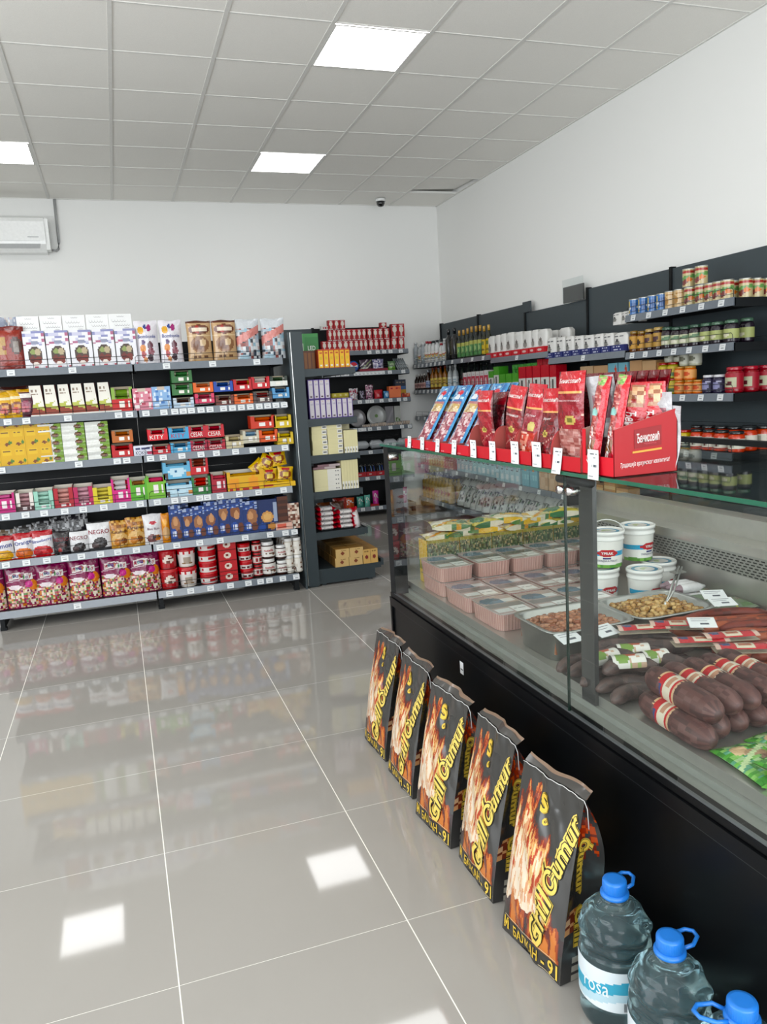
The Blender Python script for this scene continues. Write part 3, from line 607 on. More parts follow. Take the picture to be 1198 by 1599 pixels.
# (px rows converted to metres): upper and lower cartons of the two-high stacks
T2 = [(-0.017, 0.12, 0.167, 0.007), (0.108, 0.243, 0.147, 0.016), (0.238, 0.363, 0.152, 0.009), (0.375, 0.514, 0.088, 0.167), (0.371, 0.51, 0.081, 0.085), (0.372, 0.511, 0.073, 0.012), (0.511, 0.648, 0.073, 0.095), (0.517, 0.65, 0.073, 0.021), (0.648, 0.783, 0.077, 0.092), (0.654, 0.78, 0.074, 0.017), (0.783, 0.916, 0.083, 0.093), (0.781, 0.914, 0.075, 0.018), (0.908, 1.038, 0.088, 0.099), (0.914, 1.049, 0.084, 0.019), (1.038, 1.165, 0.075, 0.11), (1.049, 1.173, 0.08, 0.025)]
D2 = [('8db04a', 'c62b2b', 'green carton with red front', 'left of the pink box', ('d8cfa8', '6b8f2f')), ('d9899a', 'd9899a', 'pink speckled carton', 'right of the green and red one', None), ('8fb4dc', '8fb4dc', 'pale blue biscuit carton', 'right of the pink one', None),
    ('2f6b34', '2f6b34', 'dark green carton, topmost', 'of the tall green stack', ('e9e2c8', '3f7f43')), ('35713a', '35713a', 'dark green carton in the middle', 'of the tall green stack', ('dfe7df', '3f7f43')), ('cfdbe6', 'bcd0e2', 'pale blue and white carton', 'under the green stack', ('efeae2', '5a3a2c')),
    ('e6703c', 'e6703c', 'orange wafer carton', 'on top of the pink one', ('f0c9a4', 'e07a4c')), ('d94a6a', 'd94a6a', 'rose pink wafer carton', 'under the orange one', ('f1d3d6', 'c84a62')), ('2a4ea6', '2a4ea6', 'royal blue wafer carton', 'beside the orange one', ('c7cfe8', '31549f')), ('7a3b30', '6e3328', 'brown wafer carton', 'under the royal blue one', ('e8d3b0', '6b3224')),
    ('c5242b', 'c5242b', 'bright red wafer carton', 'right of the royal blue one', ('d9a23c', 'b52026')), ('e8682a', 'e8682a', 'orange wafer carton', 'under the bright red one', ('f1b676', 'd9602a')), ('c71f28', 'c71f28', 'red carton of red wafers', 'near the right end', ('d3343a', 'e8d8d0')), ('3c3a3c', '5a4a48', 'dark brown wafer carton', 'under the carton of red wafers', ('b9a8a0', '8a2f2c')),
    ('2f3a30', 'e3e4de', 'white and dark green carton', 'at the right end', ('e4e4dc', '3f5a3a')), ('5f9ccb', '5f9ccb', 'light blue wafer carton', 'at the right end, underneath', ('a9cfe8', '3a6fa5'))]
for (x0, x1, h, dz), (c, fc, what, where, br) in zip(T2, D2):
    z = GZ[1]+max(0, dz if dz > .02 else .0)
    if br: put_tray(x0, x1, z, h-.002, c, F_(fc, 'f1ece2', fc), what, where+' '+s2, br, hf=.5, nb=3)
    else:
        a = art(fc, ('n', .05, .1, .95, .9, [fc, fc, 'f3e9e6' if 'pink' in what else 'dce8f4', 'b5485c' if 'pink' in what else '4f7fc0', fc], 9, 8), ('r', 0, .48, 1, .52, 'a8a0a4'), ('r', .3, .85, .7, 1, 'c9b8a8'))
        o = link('biscuit_carton', carton(x1-x0-.004, h-.002, .13, a, c, nu=20, nv=20)); o.location = (x0+.002, YP, z); tag(o, f'{what} {where} {s2}', 'biscuit carton')

# --- third shelf
A_yb = art('d8ab2c', ('r', .06, .55, .44, .9, 'e0b83e'), ('r', .56, .55, .94, .9, 'e0b83e'), ('l', .1, .78, .4, '7a5a2a', .04, 30), ('l', .6, .78, .9, '7a5a2a', .04, 30), ('e', .42, .25, .07, .1, '4f7a34'), ('e', .9, .25, .06, .1, '4f7a34'), ('e', .3, .16, .1, .07, '7a4526'), ('e', .74, .16, .1, .07, '7a4526'), ('r', .49, 0, .51, 1, 'b88a1c'))
mY = carton(.152, .118, .06, A_yb, 'c99a22', 'b98a2c', nu=28, nv=16, name='tea_box')
k = 0
for r in range(3):
    for c in range(3):
        o = link('tea_box', mY); o.location = (-.872+.153*c, YP+(.0 if r < 2 else .012), GZ[2]+.118*r); o.scale.z = 1 if r < 2 else .75
        tag(o, f'yellow twin-pack box, {["left","middle","right"][c]} column, {["bottom","middle","top"][r]} row of the yellow stack on the third shelf', 'box', 'yellow boxes stacked on the third shelf')
A_wg = art('e7e8e2', ('e', 1.0, .3, .42, .9, '6f9438'), ('e', 1.05, .9, .3, .6, '88a84c'), ('e', .72, .52, .17, .26, '5a3a26'), ('e', .68, .55, .08, .12, '8a5a3a'), ('l', .12, .62, .42, '6a6a68', .05, 22), ('l', .15, .36, .36, '9a9a98', .04, 22))
mW = MB(); mW.grid(lambda u, v: (u*.172, .004*math.cos(PI*(v*2-1))+.0, v*.058), 24, 8, col=A_wg, m=2); mW.box(0, .004, .002, .172, .09, .056, col={'*': '8fae4a', 't': 'e0e2da'}, m=2, skip='f'); mW = mW.mesh('biscuit_pack')
for c, (x0, x1, h) in enumerate([(-0.483, -0.341, 0.249), (-0.345, -0.2, 0.248), (-0.201, -0.053, 0.246)]):
    n = 5 if c else 4
    for r in range(5):
        o = link('biscuit_pack', mW); o.location = (x0, YP+random.uniform(0, .006), GZ[2]+h/5*r); o.scale = ((x1-x0-.006)/.172, 1, h/5/.058); o.rotation_euler.z = random.uniform(-.02, .02)
        tag(o, f'white and green biscuit pack, {["lowest","second from bottom","middle","second from top","topmost"][r]} of the {["left","middle","right"][c]} stack on the third shelf', 'biscuit pack', 'stacked white and green biscuit packs')
T3 = [(-0.043, 0.094, 0.084, 0.097), (-0.053, 0.085, 0.089, 0.008), (0.085, 0.212, 0.069, 0.01), (0.184, 0.317, 0.081, 0.093), (0.201, 0.327, 0.064, 0.023), (0.322, 0.457, 0.086, 0.091), (0.326, 0.462, 0.073, 0.017), (0.453, 0.573, 0.087, 0.09), (0.458, 0.579, 0.079, 0.011), (0.569, 0.695, 0.092, 0.086), (0.57, 0.696, 0.074, 0.011), (0.698, 0.822, 0.093, 0.023), (0.818, 0.935, 0.094, 0.027), (0.88, 1.057, 0.093, 0.124), (0.93, 1.067, 0.09, 0.027), (1.042, 1.171, 0.095, 0.118), (1.057, 1.177, 0.091, 0.022)]
s3 = 'on the third shelf'
D3 = [('b9662a', 'orange-brown carton', 'on top of the red one', ('d9b48c', 'b5602a'), ''), ('c2262a', 'red carton', 'under the orange-brown one', ('d3545a', 'a82024'), ''), ('dfe2ee', 'low white carton with dark lettering', 'between the red cartons', None, 'KOKO'),
    ('d8303a', 'red and white bar carton', 'upper left of the bar cartons', ('e8d8d8', 'c22630'), 'KITY'), ('c92630', 'red bar carton', 'below the red and white one', ('e6d6d6', 'b52028'), ''), ('4fa3cf', 'bright blue bar carton with red lettering', 'upper one', ('e6e6ea', '3d8fc0'), 'KITY'), ('58a9d4', 'bright blue bar carton', 'lower one', ('e6e6ea', '3d8fc0'), ''),
    ('c01f30', 'crimson carton with white ovals', 'upper one, left', ('e8d0d4', 'a81a2c'), 'CESAR'), ('a81a3c', 'crimson carton', 'lower one, left', ('e8d0d4', 'a81a2c'), 'CESAR'), ('c4202c', 'crimson carton with white ovals', 'upper one, right', ('e8d0d4', 'a81a2c'), 'CESAR'), ('b51c34', 'crimson carton', 'lower one, right', ('e8d0d4', 'a81a2c'), 'CESAR'),
    ('cdbf9a', 'beige bar carton', 'right of the crimson ones', ('e6dcc0', 'b9a878'), ''), ('c9c4b0', 'beige and pale blue bar carton', 'right of the beige one', ('e4e8ea', '7fa8c4'), ''), ('cf3f2a', 'orange-red carton', 'upper one near the right end', ('a82420', 'e86a3a'), ''), ('e0592a', 'orange carton', 'lower one near the right end', ('c8402a', 'e8703a'), ''), ('d9b91c', 'yellow carton', 'upper one at the right end', ('8a7a2a', 'd9b91c'), ''), ('d4b32a', 'yellow carton', 'lower one at the right end', ('8a7a2a', 'd9b91c'), '')]
for (x0, x1, h, dz), (c, what, where, br, tx) in zip(T3, D3):
    z = GZ[2]+(dz if dz > .025 else 0); white = 'f3efe9'
    tt = [(tx, .45, .30, .34, white if c != '4fa3cf' else 'b5203a', .7)] if tx else []
    if br: put_tray(x0, x1, z, h-.002, c, F_(c, white if not tx else c, c), what, where+' '+s3, br, hf=.55, nb=3, texts=tt)
    else:
        o = link('bar_carton', carton(x1-x0-.004, h-.002, .12, art(c, ('l', .1, .7, .9, '3a3f6a', .12, 20), ('r', .7, .1, 1, .4, 'c44a6a')), c, nu=20, nv=10, texts=[('KOKO', .4, .3, .4, '23233a', .6)])); o.location = (x0+.002, YP, z); tag(o, f'{what} {where} {s3}', 'bar carton')

# --- fourth shelf
T4 = [(-0.79, -0.67, 0.135, -0.007), (-0.666, -0.56, 0.132, -0.003), (-0.56, -0.441, 0.133, -0.006), (-0.44, -0.319, 0.142, -0.006), (-0.319, -0.196, 0.139, -0.002), (-0.2, -0.075, 0.123, 0.003), (-0.081, 0.041, 0.167, 0.0), (0.037, 0.149, 0.151, 0.005), (0.145, 0.275, 0.165, 0.003), (0.259, 0.446, 0.122, 0.121), (0.261, 0.449, 0.105, 0.019), (0.44, 0.565, 0.127, 0.138), (0.441, 0.571, 0.132, 0.009), (0.575, 0.686, 0.138, 0.005), (0.673, 0.948, 0.14, 0.015)]
s4 = 'on the fourth shelf'
D4 = [('c22a78', 'c22a78', 'magenta carton', 'cut by the left picture edge', ('8a2a4c', 'd86a9c'), .7), ('e6ded6', '4a2a2c', 'white-eared carton of brown wafers', 'right of the magenta one', ('8a5a5c', 'c9a0a4'), .25), ('9cd0bc', '9cd0bc', 'mint green carton', 'of green wafers', ('3a9a80', 'b6e0d0'), .25), ('b02430', 'b02430', 'dark red carton with cream ears', 'of red wafers', ('9c2c34', 'e0a8a0'), .2), ('b82058', 'b82058', 'crimson pink carton', 'of pale wafers', ('8a3048', 'd8a8b4'), .15), ('d8c83a', 'd8c83a', 'yellow-green carton', 'of olive wafers', ('9a8a1c', 'e0d060'), .25),
    ('d22a80', 'd22a80', 'tall magenta carton', 'heaped with silver bars', ('a8303c', 'd8d0d0'), .5), ('5aa830', '5aa830', 'bright green carton', 'of lollies', ('d8c860', '8a5a30'), .7), ('6fae3a', '7ab83e', 'green carton of red sweets', 'right of the bright green one', ('a8283a', 'd8486a'), .7),
    ('6db4d8', '6db4d8', 'light blue scalloped carton', 'upper of two', ('3a4a58', '6db4d8'), .75), ('7ab8d4', 'b8d8e6', 'light blue scalloped carton', 'lower of two', ('3a4a58', '6db4d8'), .75), ('c8242c', 'c8242c', 'red and white carton', 'on top of the green one', ('d8d0c0', '8a3a2c'), .45), ('2f7a3a', '2f7a3a', 'dark green and red carton', 'under the red and white one', ('e8dcc8', 'b8302c'), .45), ('a81c30', 'a81c30', 'deep red carton', 'left of the yellow tray', ('b82438', 'c84858'), .7), ('e0a818', 'e2ac20', 'wide yellow tray with orange circles', 'of brown bars', ('6a4018', 'c89028'), .75)]
for (x0, x1, h, dz), (c, fc, what, where, br, hf) in zip(T4, D4):
    z = GZ[3]+(dz if dz > .04 else 0)
    fr = F_(fc, 'f3e8e8', fc)
    if 'circles' in what: fr = art(fc, ('e', .22, .5, .13, .38, 'eb9a22'), ('e', .72, .55, .15, .4, 'eb9a22'), ('l', .05, .12, .9, 'b5302a', .05, 20))
    if 'scalloped' in what: fr = art(fc, ('e', .5, .55, .3, .35, 'c8e4f0'), ('e', .12, .3, .09, .25, '4a3a34'), ('e', .9, .3, .08, .22, 'd08a4a'), ('l', .3, .55, .7, '2a6a9a', .12, 16))
    put_tray(x0, x1, z, h-.002, c, fr, what, where+' '+s4, br, hf=hf, nb=4, ear=.22 if hf < .3 else .12, inner='e8e0d0')
A_yc = art('dcb022', ('e', .5, .5, .38, .3, '8a4a20'), ('e', .5, .5, .22, .16, 'e0c050'), ('r', .25, .76, .75, .95, 'b8242c'), ('l', .1, .2, .9, '6a4018', .04, 16))
mYc = pouch(.115, .105, .05, A_yc, nu=16, nv=14, seed=21, flat=.25)
for i, (x, z, y, ro, lab) in enumerate([(.985, .03, 0, 0, 'lower left'), (1.095, .035, 0, .1, 'lower right'), (.955, .135, .01, .5, 'tilted upper left'), (1.065, .15, .01, -.1, 'upper right'), (.88, .11, .03, .9, 'far left, dark-edged')]):
    o = link('snack_bag', mYc); o.location = (x, YP+y, GZ[3]+z); o.rotation_euler = (0, ro, 0); tag(o, f'small yellow snack bag, {lab} in the heap at the right end, fourth shelf', 'snack bag', 'yellow snack bags on the fourth shelf')
q = MB(); q.box(0, 0, 0, .26, .12, .034, col={'*': 'e2b01c', 'f': 'e8b828'}); q.box(.03, -.001, .012, .10, 0, .024, col='b8242c'); o = q.obj('display_tray'); o.location = (.905, YP-.004, GZ[3]); tag(o, 'low yellow cardboard tray under the yellow snack bags on the fourth shelf', 'tray')

# --- fifth shelf
def hard(b1, b2, fruit): return art('e6e2e4', ('r', 0, .82, 1, 1, b1), ('d', .72, .15, .2, b1), ('e', .5, .2, .45, .24, fruit), ('e', .3, .14, .2, .12, b2), ('r', 0, 0, 1, .05, b1))
NEG = art('e4e3e4', ('e', .52, .26, .3, .2, '2a2424'), ('e', .3, .18, .16, .12, '4a3a3a'), ('r', 0, .95, 1, 1, '2a2a2c'), ('r', 0, 0, 1, .06, '3a3a3c'))
NGB = art('211d20', ('e', .52, .3, .3, .2, '4a2a2a'), ('n', 0, 0, 1, .3, ['211d20', '5a5558', '211d20'], 9, 18), ('e', .4, .2, .12, .1, '9a3030'))
KAR = art('c08a3c', ('n', 0, .5, 1, 1, ['c08a3c', 'd8a858', '8a5420', 'b87830'], 8, 12), ('e', .5, .3, .45, .26, 'd9b070'), ('e', .35, .22, .2, .14, 'c07828'), ('e', .68, .25, .16, .12, '8a4a18'))
MIX = art('e2e0e2', ('e', .5, .72, .2, .06, 'c03040'), ('e', .4, .2, .28, .14, '7a4a4a'), ('e', .7, .22, .16, .1, 'c8762c'))
R5 = [(-0.841, -0.717, 0.16), (-0.716, -0.602, 0.167), (-0.609, -0.481, 0.171), (-0.482, -0.376, 0.153), (-0.381, -0.257, 0.145), (-0.263, -0.117, 0.191), (-0.117, 0.002, 0.185), (-0.014, 0.106, 0.196), (0.099, 0.221, 0.206), (0.212, 0.272, 0.201)]
L5 = [('lemon candy bag, red and white, cut by the left picture edge on the fifth shelf', hard('b5242c', 'e0b040', 'e0a83c'), [('Lemon', 0, .62, .2, '2f3f8c', .8, .1)]), ('orange candy bag, red and white, second on the fifth shelf', hard('b5242c', 'c85a28', 'd8743c'), [('Orange', 0, .62, .2, '2f3f8c', .85, .15)]), ('strawberry candy bag, red and white, third on the fifth shelf', hard('b5242c', 'a82028', 'c8383c'), [('Strawberry', 0, .62, .15, '3f4f9c', .9, .15)]),
    ('black bag with red lettering on the fifth shelf', NGB, [('NEGRO', 0, .66, .16, '7a3038', .85)]), ('low white bag with red lettering and a dark figure on the fifth shelf', NEG, [('NEGRO', 0, .68, .17, '7a2a34', .85)]), ('tall white bag with red lettering and a dark figure on the fifth shelf', NEG, [('NEGRO', 0, .66, .15, '8a2430', .85)]),
    ('golden caramel bag on the fifth shelf, left of the two', KAR, [('Karamela', 0, .6, .11, '4a2a1a', .85)]), ('golden caramel bag on the fifth shelf, right of the two', KAR, [('Karamela', 0, .66, .11, '4a2a1a', .85)]), ('white sweets mix bag with black lettering on the fifth shelf', MIX, [('Bon Bon', 0, .52, .08, '6a3a4a', .6), ('MIX', .15, .24, .11, '1e1e22', .45)]), ('narrow orange biscuit bag on the fifth shelf', art('d8862a', ('e', .5, .35, .4, .2, 'c8a070'), ('e', .4, .7, .3, .12, 'e8a848')), [])]
for (x0, x1, h), (lab, a, tx) in zip(R5, L5):
    w = x1-x0; o = link('candy_bag', pouch(w*1.05, h, .06, a, nu=20, nv=26, seed=int(x0*100)+200, texts=tx, flat=.35)); o.location = ((x0+x1)/2, YP, GZ[4]); o.rotation_euler.z = random.uniform(-.08, .08); tag(o, lab, 'bag of sweets')
for i, (x, h, c) in enumerate([(-.77, .185, '6b5a48'), (-.64, .20, '3a3634'), (-.53, .215, '2c2a2c'), (-.42, .235, '1c1b1e'), (-.33, .24, '26242a')]):
    o = link('candy_bag', pouch(.15, h, .06, art(c, ('n', 0, .3, 1, 1, [c, c, 'a8a8aa', '14141a', c], 10, 14)), seed=40+i)); o.location = (x, YP+.11, GZ[4]); tag(o, f'dark clear-topped candy bag in the back row of the fifth shelf, {nth(i,5)}', 'bag of sweets', 'dark candy bags in the back row')
BLU = lambda s: art('23376e', ('e', .35+.3*_h(s, 1), .45+.3*_h(s, 2), .36, .16+.08*_h(s, 3), '8a5638' if s % 2 else '9c6a48'), ('e', .5, .55, .2, .12, 'c89468'), ('e', .3, .22, .26, .14, '2f4f9c'), ('l', .1, .22, .5, 'd8dcea', .06, 12), ('e', .75, .2, .22, .14, '6a3a28'), ('n', 0, .75, 1, 1, ['23376e', '2c4688', '3a5aa4', '23376e', 'a8b4d0'], 6, 22))
R6 = [(0.27, 0.352, 0.256), (0.346, 0.432, 0.221), (0.428, 0.516, 0.231), (0.508, 0.601, 0.254), (0.596, 0.685, 0.258), (0.681, 0.78, 0.258), (0.774, 0.879, 0.231), (0.874, 1.022, 0.228), (1.022, 1.102, 0.239), (1.095, 1.18, 0.185)]
for i, (x0, x1, h) in enumerate(R6):
    a = BLU(i) if i < 8 else art('5a3020', ('s', 0, .2, 1, .9, '3f2016', 5, 'v'), ('r', .05, .0, .95, .22, 'd8c0b0')) if i == 8 else art('d8c8b8', ('n', 0, 0, 1, 1, ['d8c8b8', '6a4030', 'e8e0d4', 'b89080'], 5, 12))
    if i == 7: a = art('1f3060', ('e', .5, .45, .3, .18, 'd09a5a'), ('e', .5, .45, .2, .11, 'dfb070'), ('e', .2, .15, .2, .12, '2f4f9c'), ('e', .72, .14, .24, .1, 'c88a4a'), ('r', .82, .3, 1, .9, '9ca8c0'))
    w = x1-x0-.003; o = link('biscuit_box', carton(w, h, .07, a, ('23376e', 'c8764c')[i % 3 == 1], '1c2c58', nu=16, nv=28)); o.location = (x0, YP+(0, .01, .004)[i % 3], GZ[4])
    tag(o, ['dark blue biscuit box with brown cookie picture, %s on the fifth shelf' % nth(i, 7), 'wide dark blue box with a round golden biscuit on the fifth shelf', 'brown chocolate slab box near the right end of the fifth shelf', 'small beige and brown box at the right end of the fifth shelf'][0 if i < 7 else i-6], 'biscuit box', 'dark blue biscuit boxes on the fifth shelf' if i < 7 else None)
for i, (x0, x1) in enumerate([(.295, .41), (.50, .60), (.72, .84)]):
    o = link('biscuit_box', carton(x1-x0, .27, .06, BLU(i+3), '23376e', nu=14, nv=24)); o.location = (x0, YP+.09, GZ[4]); tag(o, f'taller dark blue biscuit box in the back row of the fifth shelf, {["left","middle","right"][i]}', 'biscuit box')
q = MB(); q.box(0, 0, 0, .12, .10, .055, col={'*': 'e8e0da', 'f': 'e6b8a8'}); q.box(.01, -.001, .012, .075, 0, .044, col='d86a58'); o = q.obj('display_tray'); o.location = (1.0, YP-.006, GZ[4]); o.scale.y = .08; tag(o, 'low pink and white card tray front at the right end of the fifth shelf', 'tray')

# --- bottom shelf
A_h = art('7e1248', ('n', 0, 0, 1, .52, ['d8c090', '5a7a3a', 'c87838', 'e6dccc', 'a8283c', '7e1248', 'd8a0a0', 'e0d0b8', '903050'], 17, 26), ('e', .86, .52, .13, .12, 'd87a2a'), ('e', .74, .55, .12, .08, 'c83a8a'), ('e', .3, .5, .2, .05, 'e8dce0'), ('d', .60, .12, .025, 'c0a8b0'), ('n', 0, .9, 1, 1, ['7e1248', '8e2258', '6a0c3a'], 8, 40), ('r', 0, 0, 1, .03, '6a0c3a'))
def hj(seed):
    w, h, t = .21, .30, .075
    me = pouch(w, h, t, A_h, nu=30, nv=40, seed=seed, flat=.18, texts=[])
    return me
LET = [('H', 'b02030'), ('o', '2a8a9a'), ('u', '3a3a8a'), ('y', 'c87020'), ('j', '2a7a3a'), ('o', '5a2a7a'), ('y', 'a82848')]
def hbag(seed):
    w, h, t = .21, .30, .075; rnd = random.Random(seed); ph = [rnd.uniform(0, 6) for _ in range(6)]; q = MB()
    def T(u, v):
        a = max(0., math.sin(PI*u))**.5; g = min(1, (1-v)/.22)**.7 if v > .78 else 1
        return t/2*a*g*(.72+.28*min(1, v/.15))+.001
    def wr(u, v): return .0035*(math.sin(9*u+ph[0]+3*v)*math.sin(7*v+ph[1])+.6*math.sin(27*u+ph[2])*math.sin(21*v+ph[3]))*math.sin(PI*u)
    fr = lambda u, v: ((u-.5)*w*(1-.04*math.sin(PI*v)), t/2-T(u, v)+wr(u, v), v*h)
    q.grid(fr, 32, 42, col=A_h, m=2); q.grid(lambda u, v: ((u-.5)*w, t/2+T(u, v), v*h), 8, 8, col='7e1248', m=2, flip=True)
    sf = lambda x, y: ((x), fr(min(max(x/w+.5, 0), 1), min(max(y/h, 0), 1))[1]-.0022, y)
    sf2 = lambda x, y: ((x), fr(min(max(x/w+.5, 0), 1), min(max(y/h, 0), 1))[1]-.0060, y)
    for k in range(6):
        x0 = -.075+.025*k; x1 = x0+.0253; y0 = .198+.008*math.sin(k*.9); q.poly([sf(x0, y0+k*.001), sf(x1, y0+.002+k*.001), sf(x1, y0+.044+k*.001), sf(x0, y0+.042+k*.001)], col='e2dcd8', m=0)
    for k, (c, cl) in enumerate(LET): q.text(c, sf2, -.062+.0205*k, .222+.006*math.sin(k*.9), .027 if c not in 'ou' else .019, .0165, col=cl, bold=.01)
    return q.mesh('candy_bag')
for i, (x, s) in enumerate([(-.90, 1), (-.70, 2), (-.512, 3), (-.315, 4), (-.112, 5), (.078, 6)]):
    o = link('candy_bag', hbag(s)); o.location = (x, YP+.005*(i % 2), GZ[5]); o.rotation_euler.z = (.05, -.04, .07, 0, -.05, .06)[i]; o.scale = (.95, 1, .98-.01*(i % 3))
    tag(o, f'large purple lollipop bag on the bottom shelf, {nth(i,6)} of six', 'bag of sweets', 'purple lollipop bags on the bottom shelf')
HRT = art('b01820', ('e', .25, .55, .11, .26, 'e8d8cc'), ('l', .16, .62, .34, '6a1a1c', .07, 40), ('e', .25, .4, .05, .1, '6a3020'), ('e', .02, .5, .03, .1, 'e8d8cc'), ('r', 0, .0, 1, .05, '8a1218'))
WHB = art('e2ddd8', ('r', 0, .72, 1, 1, 'c41c26'), ('r', 0, 0, 1, .1, 'd8cfc4'), ('l', .1, .84, .4, 'f2e6e2', .08, 40), ('e', .25, .4, .08, .2, 'a89888'), ('l', .15, .2, .35, '8a6a4a', .05, 50))
heart_tub = tub(.056, .062, .14, HRT, 'c01c24'); white_tub = tub(.054, .064, .14, WHB, 'c41c26')
FLATB = art('b81a22', ('r', 0, .1, 1, .62, 'ddd6d2'), ('l', .1, .36, .42, 'b02028', .12, 44)); flat_tub = tub(.058, .064, .085, FLATB, 'c01e26')
SMT = art('c01c24', ('r', .05, .15, .45, .7, 'e0dad6'), ('l', .1, .4, .4, '5a2020', .14, 44)); small_tub = tub(.043, .048, .068, SMT, 'c01c24')
zb = GZ[5]
for i in range(2):
    heart_tub.put((.235, YP+.065, zb+.143*i), label=f'red tub with a white heart, {["lower","upper"][i]} of two on the bottom shelf', cat='tub')
    white_tub.put((.362, YP+.065, zb+.143*i), label=f'red-lidded white tub, {["lower","upper"][i]} of two beside the heart tubs', cat='tub')
for i in range(4):
    nm = ['lowest', 'second from bottom', 'third from bottom', 'topmost'][i]
    flat_tub.put((.505, YP+.066, zb+.078*i), label=f'flat red and white tub, {nm} of the four stacked on the bottom shelf', cat='tub', group='flat red and white tubs')
    o = link('chocolate_box', carton(.125, .074, .10, art('bb1b23', ('e', .5, .5, .2, .32, 'e6d6c8'), ('l', .38, .52, .62, '7a2a1c', .12, 24), ('r', 0, 0, 1, .06, '8a1218')), 'a5161e', nu=20, nv=14)); o.location = (.578, YP+.005, zb+.0765*i); tag(o, f'square red box with a heart, {nm} of the four stacked on the bottom shelf', 'chocolate box', 'square red heart boxes')
    small_tub.put((.775-.004*i, YP+.055, zb+.064*i), label=f'small red tub, {nm} of the four stacked right of the square boxes', cat='tub', group='small red tubs')
NUT = art('3a1a12', ('r', 0, .14, 1, .72, 'e6e2dc'), ('l', .14, .5, .40, 'b5202a', .1, 60), ('e', .3, .28, .05, .1, '8a5a34'))
choc_jar = jar(.034, .088, '3a1a12', 'c01e26', art('c8343a', ('r', 0, .1, 1, .9, 'd8cfc8'), ('l', .14, .5, .4, '8a2024', .2, 50)))
for i in range(3): choc_jar.put((.855, YP+.05, zb+.088*i), label=f'small chocolate jar with red lid, {["lowest","middle","topmost"][i]} of the three', cat='jar', group='red-lidded chocolate jars')
def nutjar(r, h, text):
    k = jar(r, h, '3a1a12', 'ecebe8', art('e9e6e0', ('l', .15, .3, .4, '7a5a44', .05, 60), ('e', .36, .25, .04, .16, '6a3a24')), lidh=.2)
    q = MB(); R = r*1.03
    q.text(text, lambda x, y: (R*math.sin(x/R), -R*math.cos(x/R), y), 0, h*.52, h*.15, r*1.45, col='b5202a', bold=.02); k.parts.append(('lettering', q.mesh('lettering'))); return k
nutella = nutjar(.05, .125, 'nutella'); nutsmall = nutjar(.042, .10, 'nutella')
for i in range(2):
    nutella.put((.935, YP+.052, zb+.125*i), label=f'large white-lidded hazelnut spread jar with red lettering, {["lower","upper"][i]} one', cat='jar', group='large hazelnut spread jars')
    nutella.put((.945, YP+.16, zb+.125*i), label=f'large hazelnut spread jar in the second row, {["lower","upper"][i]} one', cat='jar', group='large hazelnut spread jars behind')
    nutsmall.put((1.03, YP+.046, zb+.115*i), label=f'smaller hazelnut spread jar with red lettering, {["lower","upper"][i]} one', cat='jar', group='smaller hazelnut spread jars')
DOT = art('e9e5dc', ('n', 0, .1, 1, .95, ['e9e5dc', 'e9e5dc', '5a3424', 'e9e5dc', 'd8d0c4', '8a6a54'], 14, 5))
dotjar = jar(.038, .128, 'd8cfc0', 'eeece8', DOT, lh=(.06, .78), lidh=.16)
for c in range(2):
    for r in range(4):
        for i in range(2):
            dotjar.put((1.086+.079*c-.003*r if c == 0 else 1.150, YP+.045+.078*r, zb+.128*i), label=f'white jar with brown spots, {["left","right"][c]} column, {["front","second","third","back"][r]} row, {["lower","upper"][i]} layer, end of the bottom shelf', cat='jar', group='white spotted jars', sc=(.9, .9, 1))

# ================================================================ end display: boxes seen side on
EY = 5.485
spine = lambda c1, c2, seed: art(c1, ('r', .14, .05, .86, .92, c2), ('l', .25, .80, .75, 'b8502a', .05, 12), ('r', .3, .45, .7, .6, 'c8a81c'), ('r', .3, .1, .7, .2, 'dfe0da'))
sp1 = carton(.038, .134, .16, spine('b5421c', 'dfae22', 0), 'a83a1a', 'c04a20', nu=10, nv=26, name='filter_box')
for i in range(6):
    o = link('filter_box', sp1); o.location = (1.405+.0395*i, EY, 1.584); tag(o, f'yellow and red narrow box on the end display, {nth(i,6)} of the six spines', 'box', 'yellow and red narrow boxes')
sp2 = carton(.03, .130, .16, art('5a2c16', ('r', .2, .05, .8, .9, '7a4a1c')), '4a2010', nu=6, nv=10, name='filter_box')  # darker copy of the spine box, shade of the recess put into its colour
for i in range(3):
    o = link('filter_box', sp2); o.location = (1.305+.033*i, EY+.03+.02*i, 1.584); tag(o, f'shaded brown-orange narrow box, {nth(i,3)} of three left of the yellow spines', 'box', 'shaded brown-orange boxes')
gl = carton(.165, .262, .06, art('3f8a48', ('r', 0, 0, .3, 1, '57a05c'), ('e', .24, .45, .06, .5, 'cfe6c8'), ('l', .04, .85, .2, 'dff0da', .02, 30), ('l', .04, .6, .2, 'dff0da', .02, 30), ('r', .38, .1, 1, .9, '2f7a3c'), ('e', .75, .12, .35, .16, 'dde6da')), '2f6b3a', '57a060', nu=26, nv=30, texts=[('LED', .68, .60, .12, 'f0f4ee', .34), ('PANEL', .68, .48, .05, 'e0ecdc', .34)], name='led_panel_box')
o = link('led_panel_box', gl); o.location = (1.30, EY+.20, 1.584); tag(o, 'green box with white LED lettering standing behind the brown boxes', 'lamp box')
pp = carton(.038, .138, .16, art('5a3f8c', ('r', .08, .03, .9, .96, 'c6c0c4'), ('l', .3, .9, .8, 'c8a890', .03, 12), ('l', .3, .75, .8, 'a8a0b0', .03, 12), ('e', .5, .12, .18, .05, '5a4a52')), '45307a', 'b8b0c4', nu=10, nv=24, name='medicine_box')
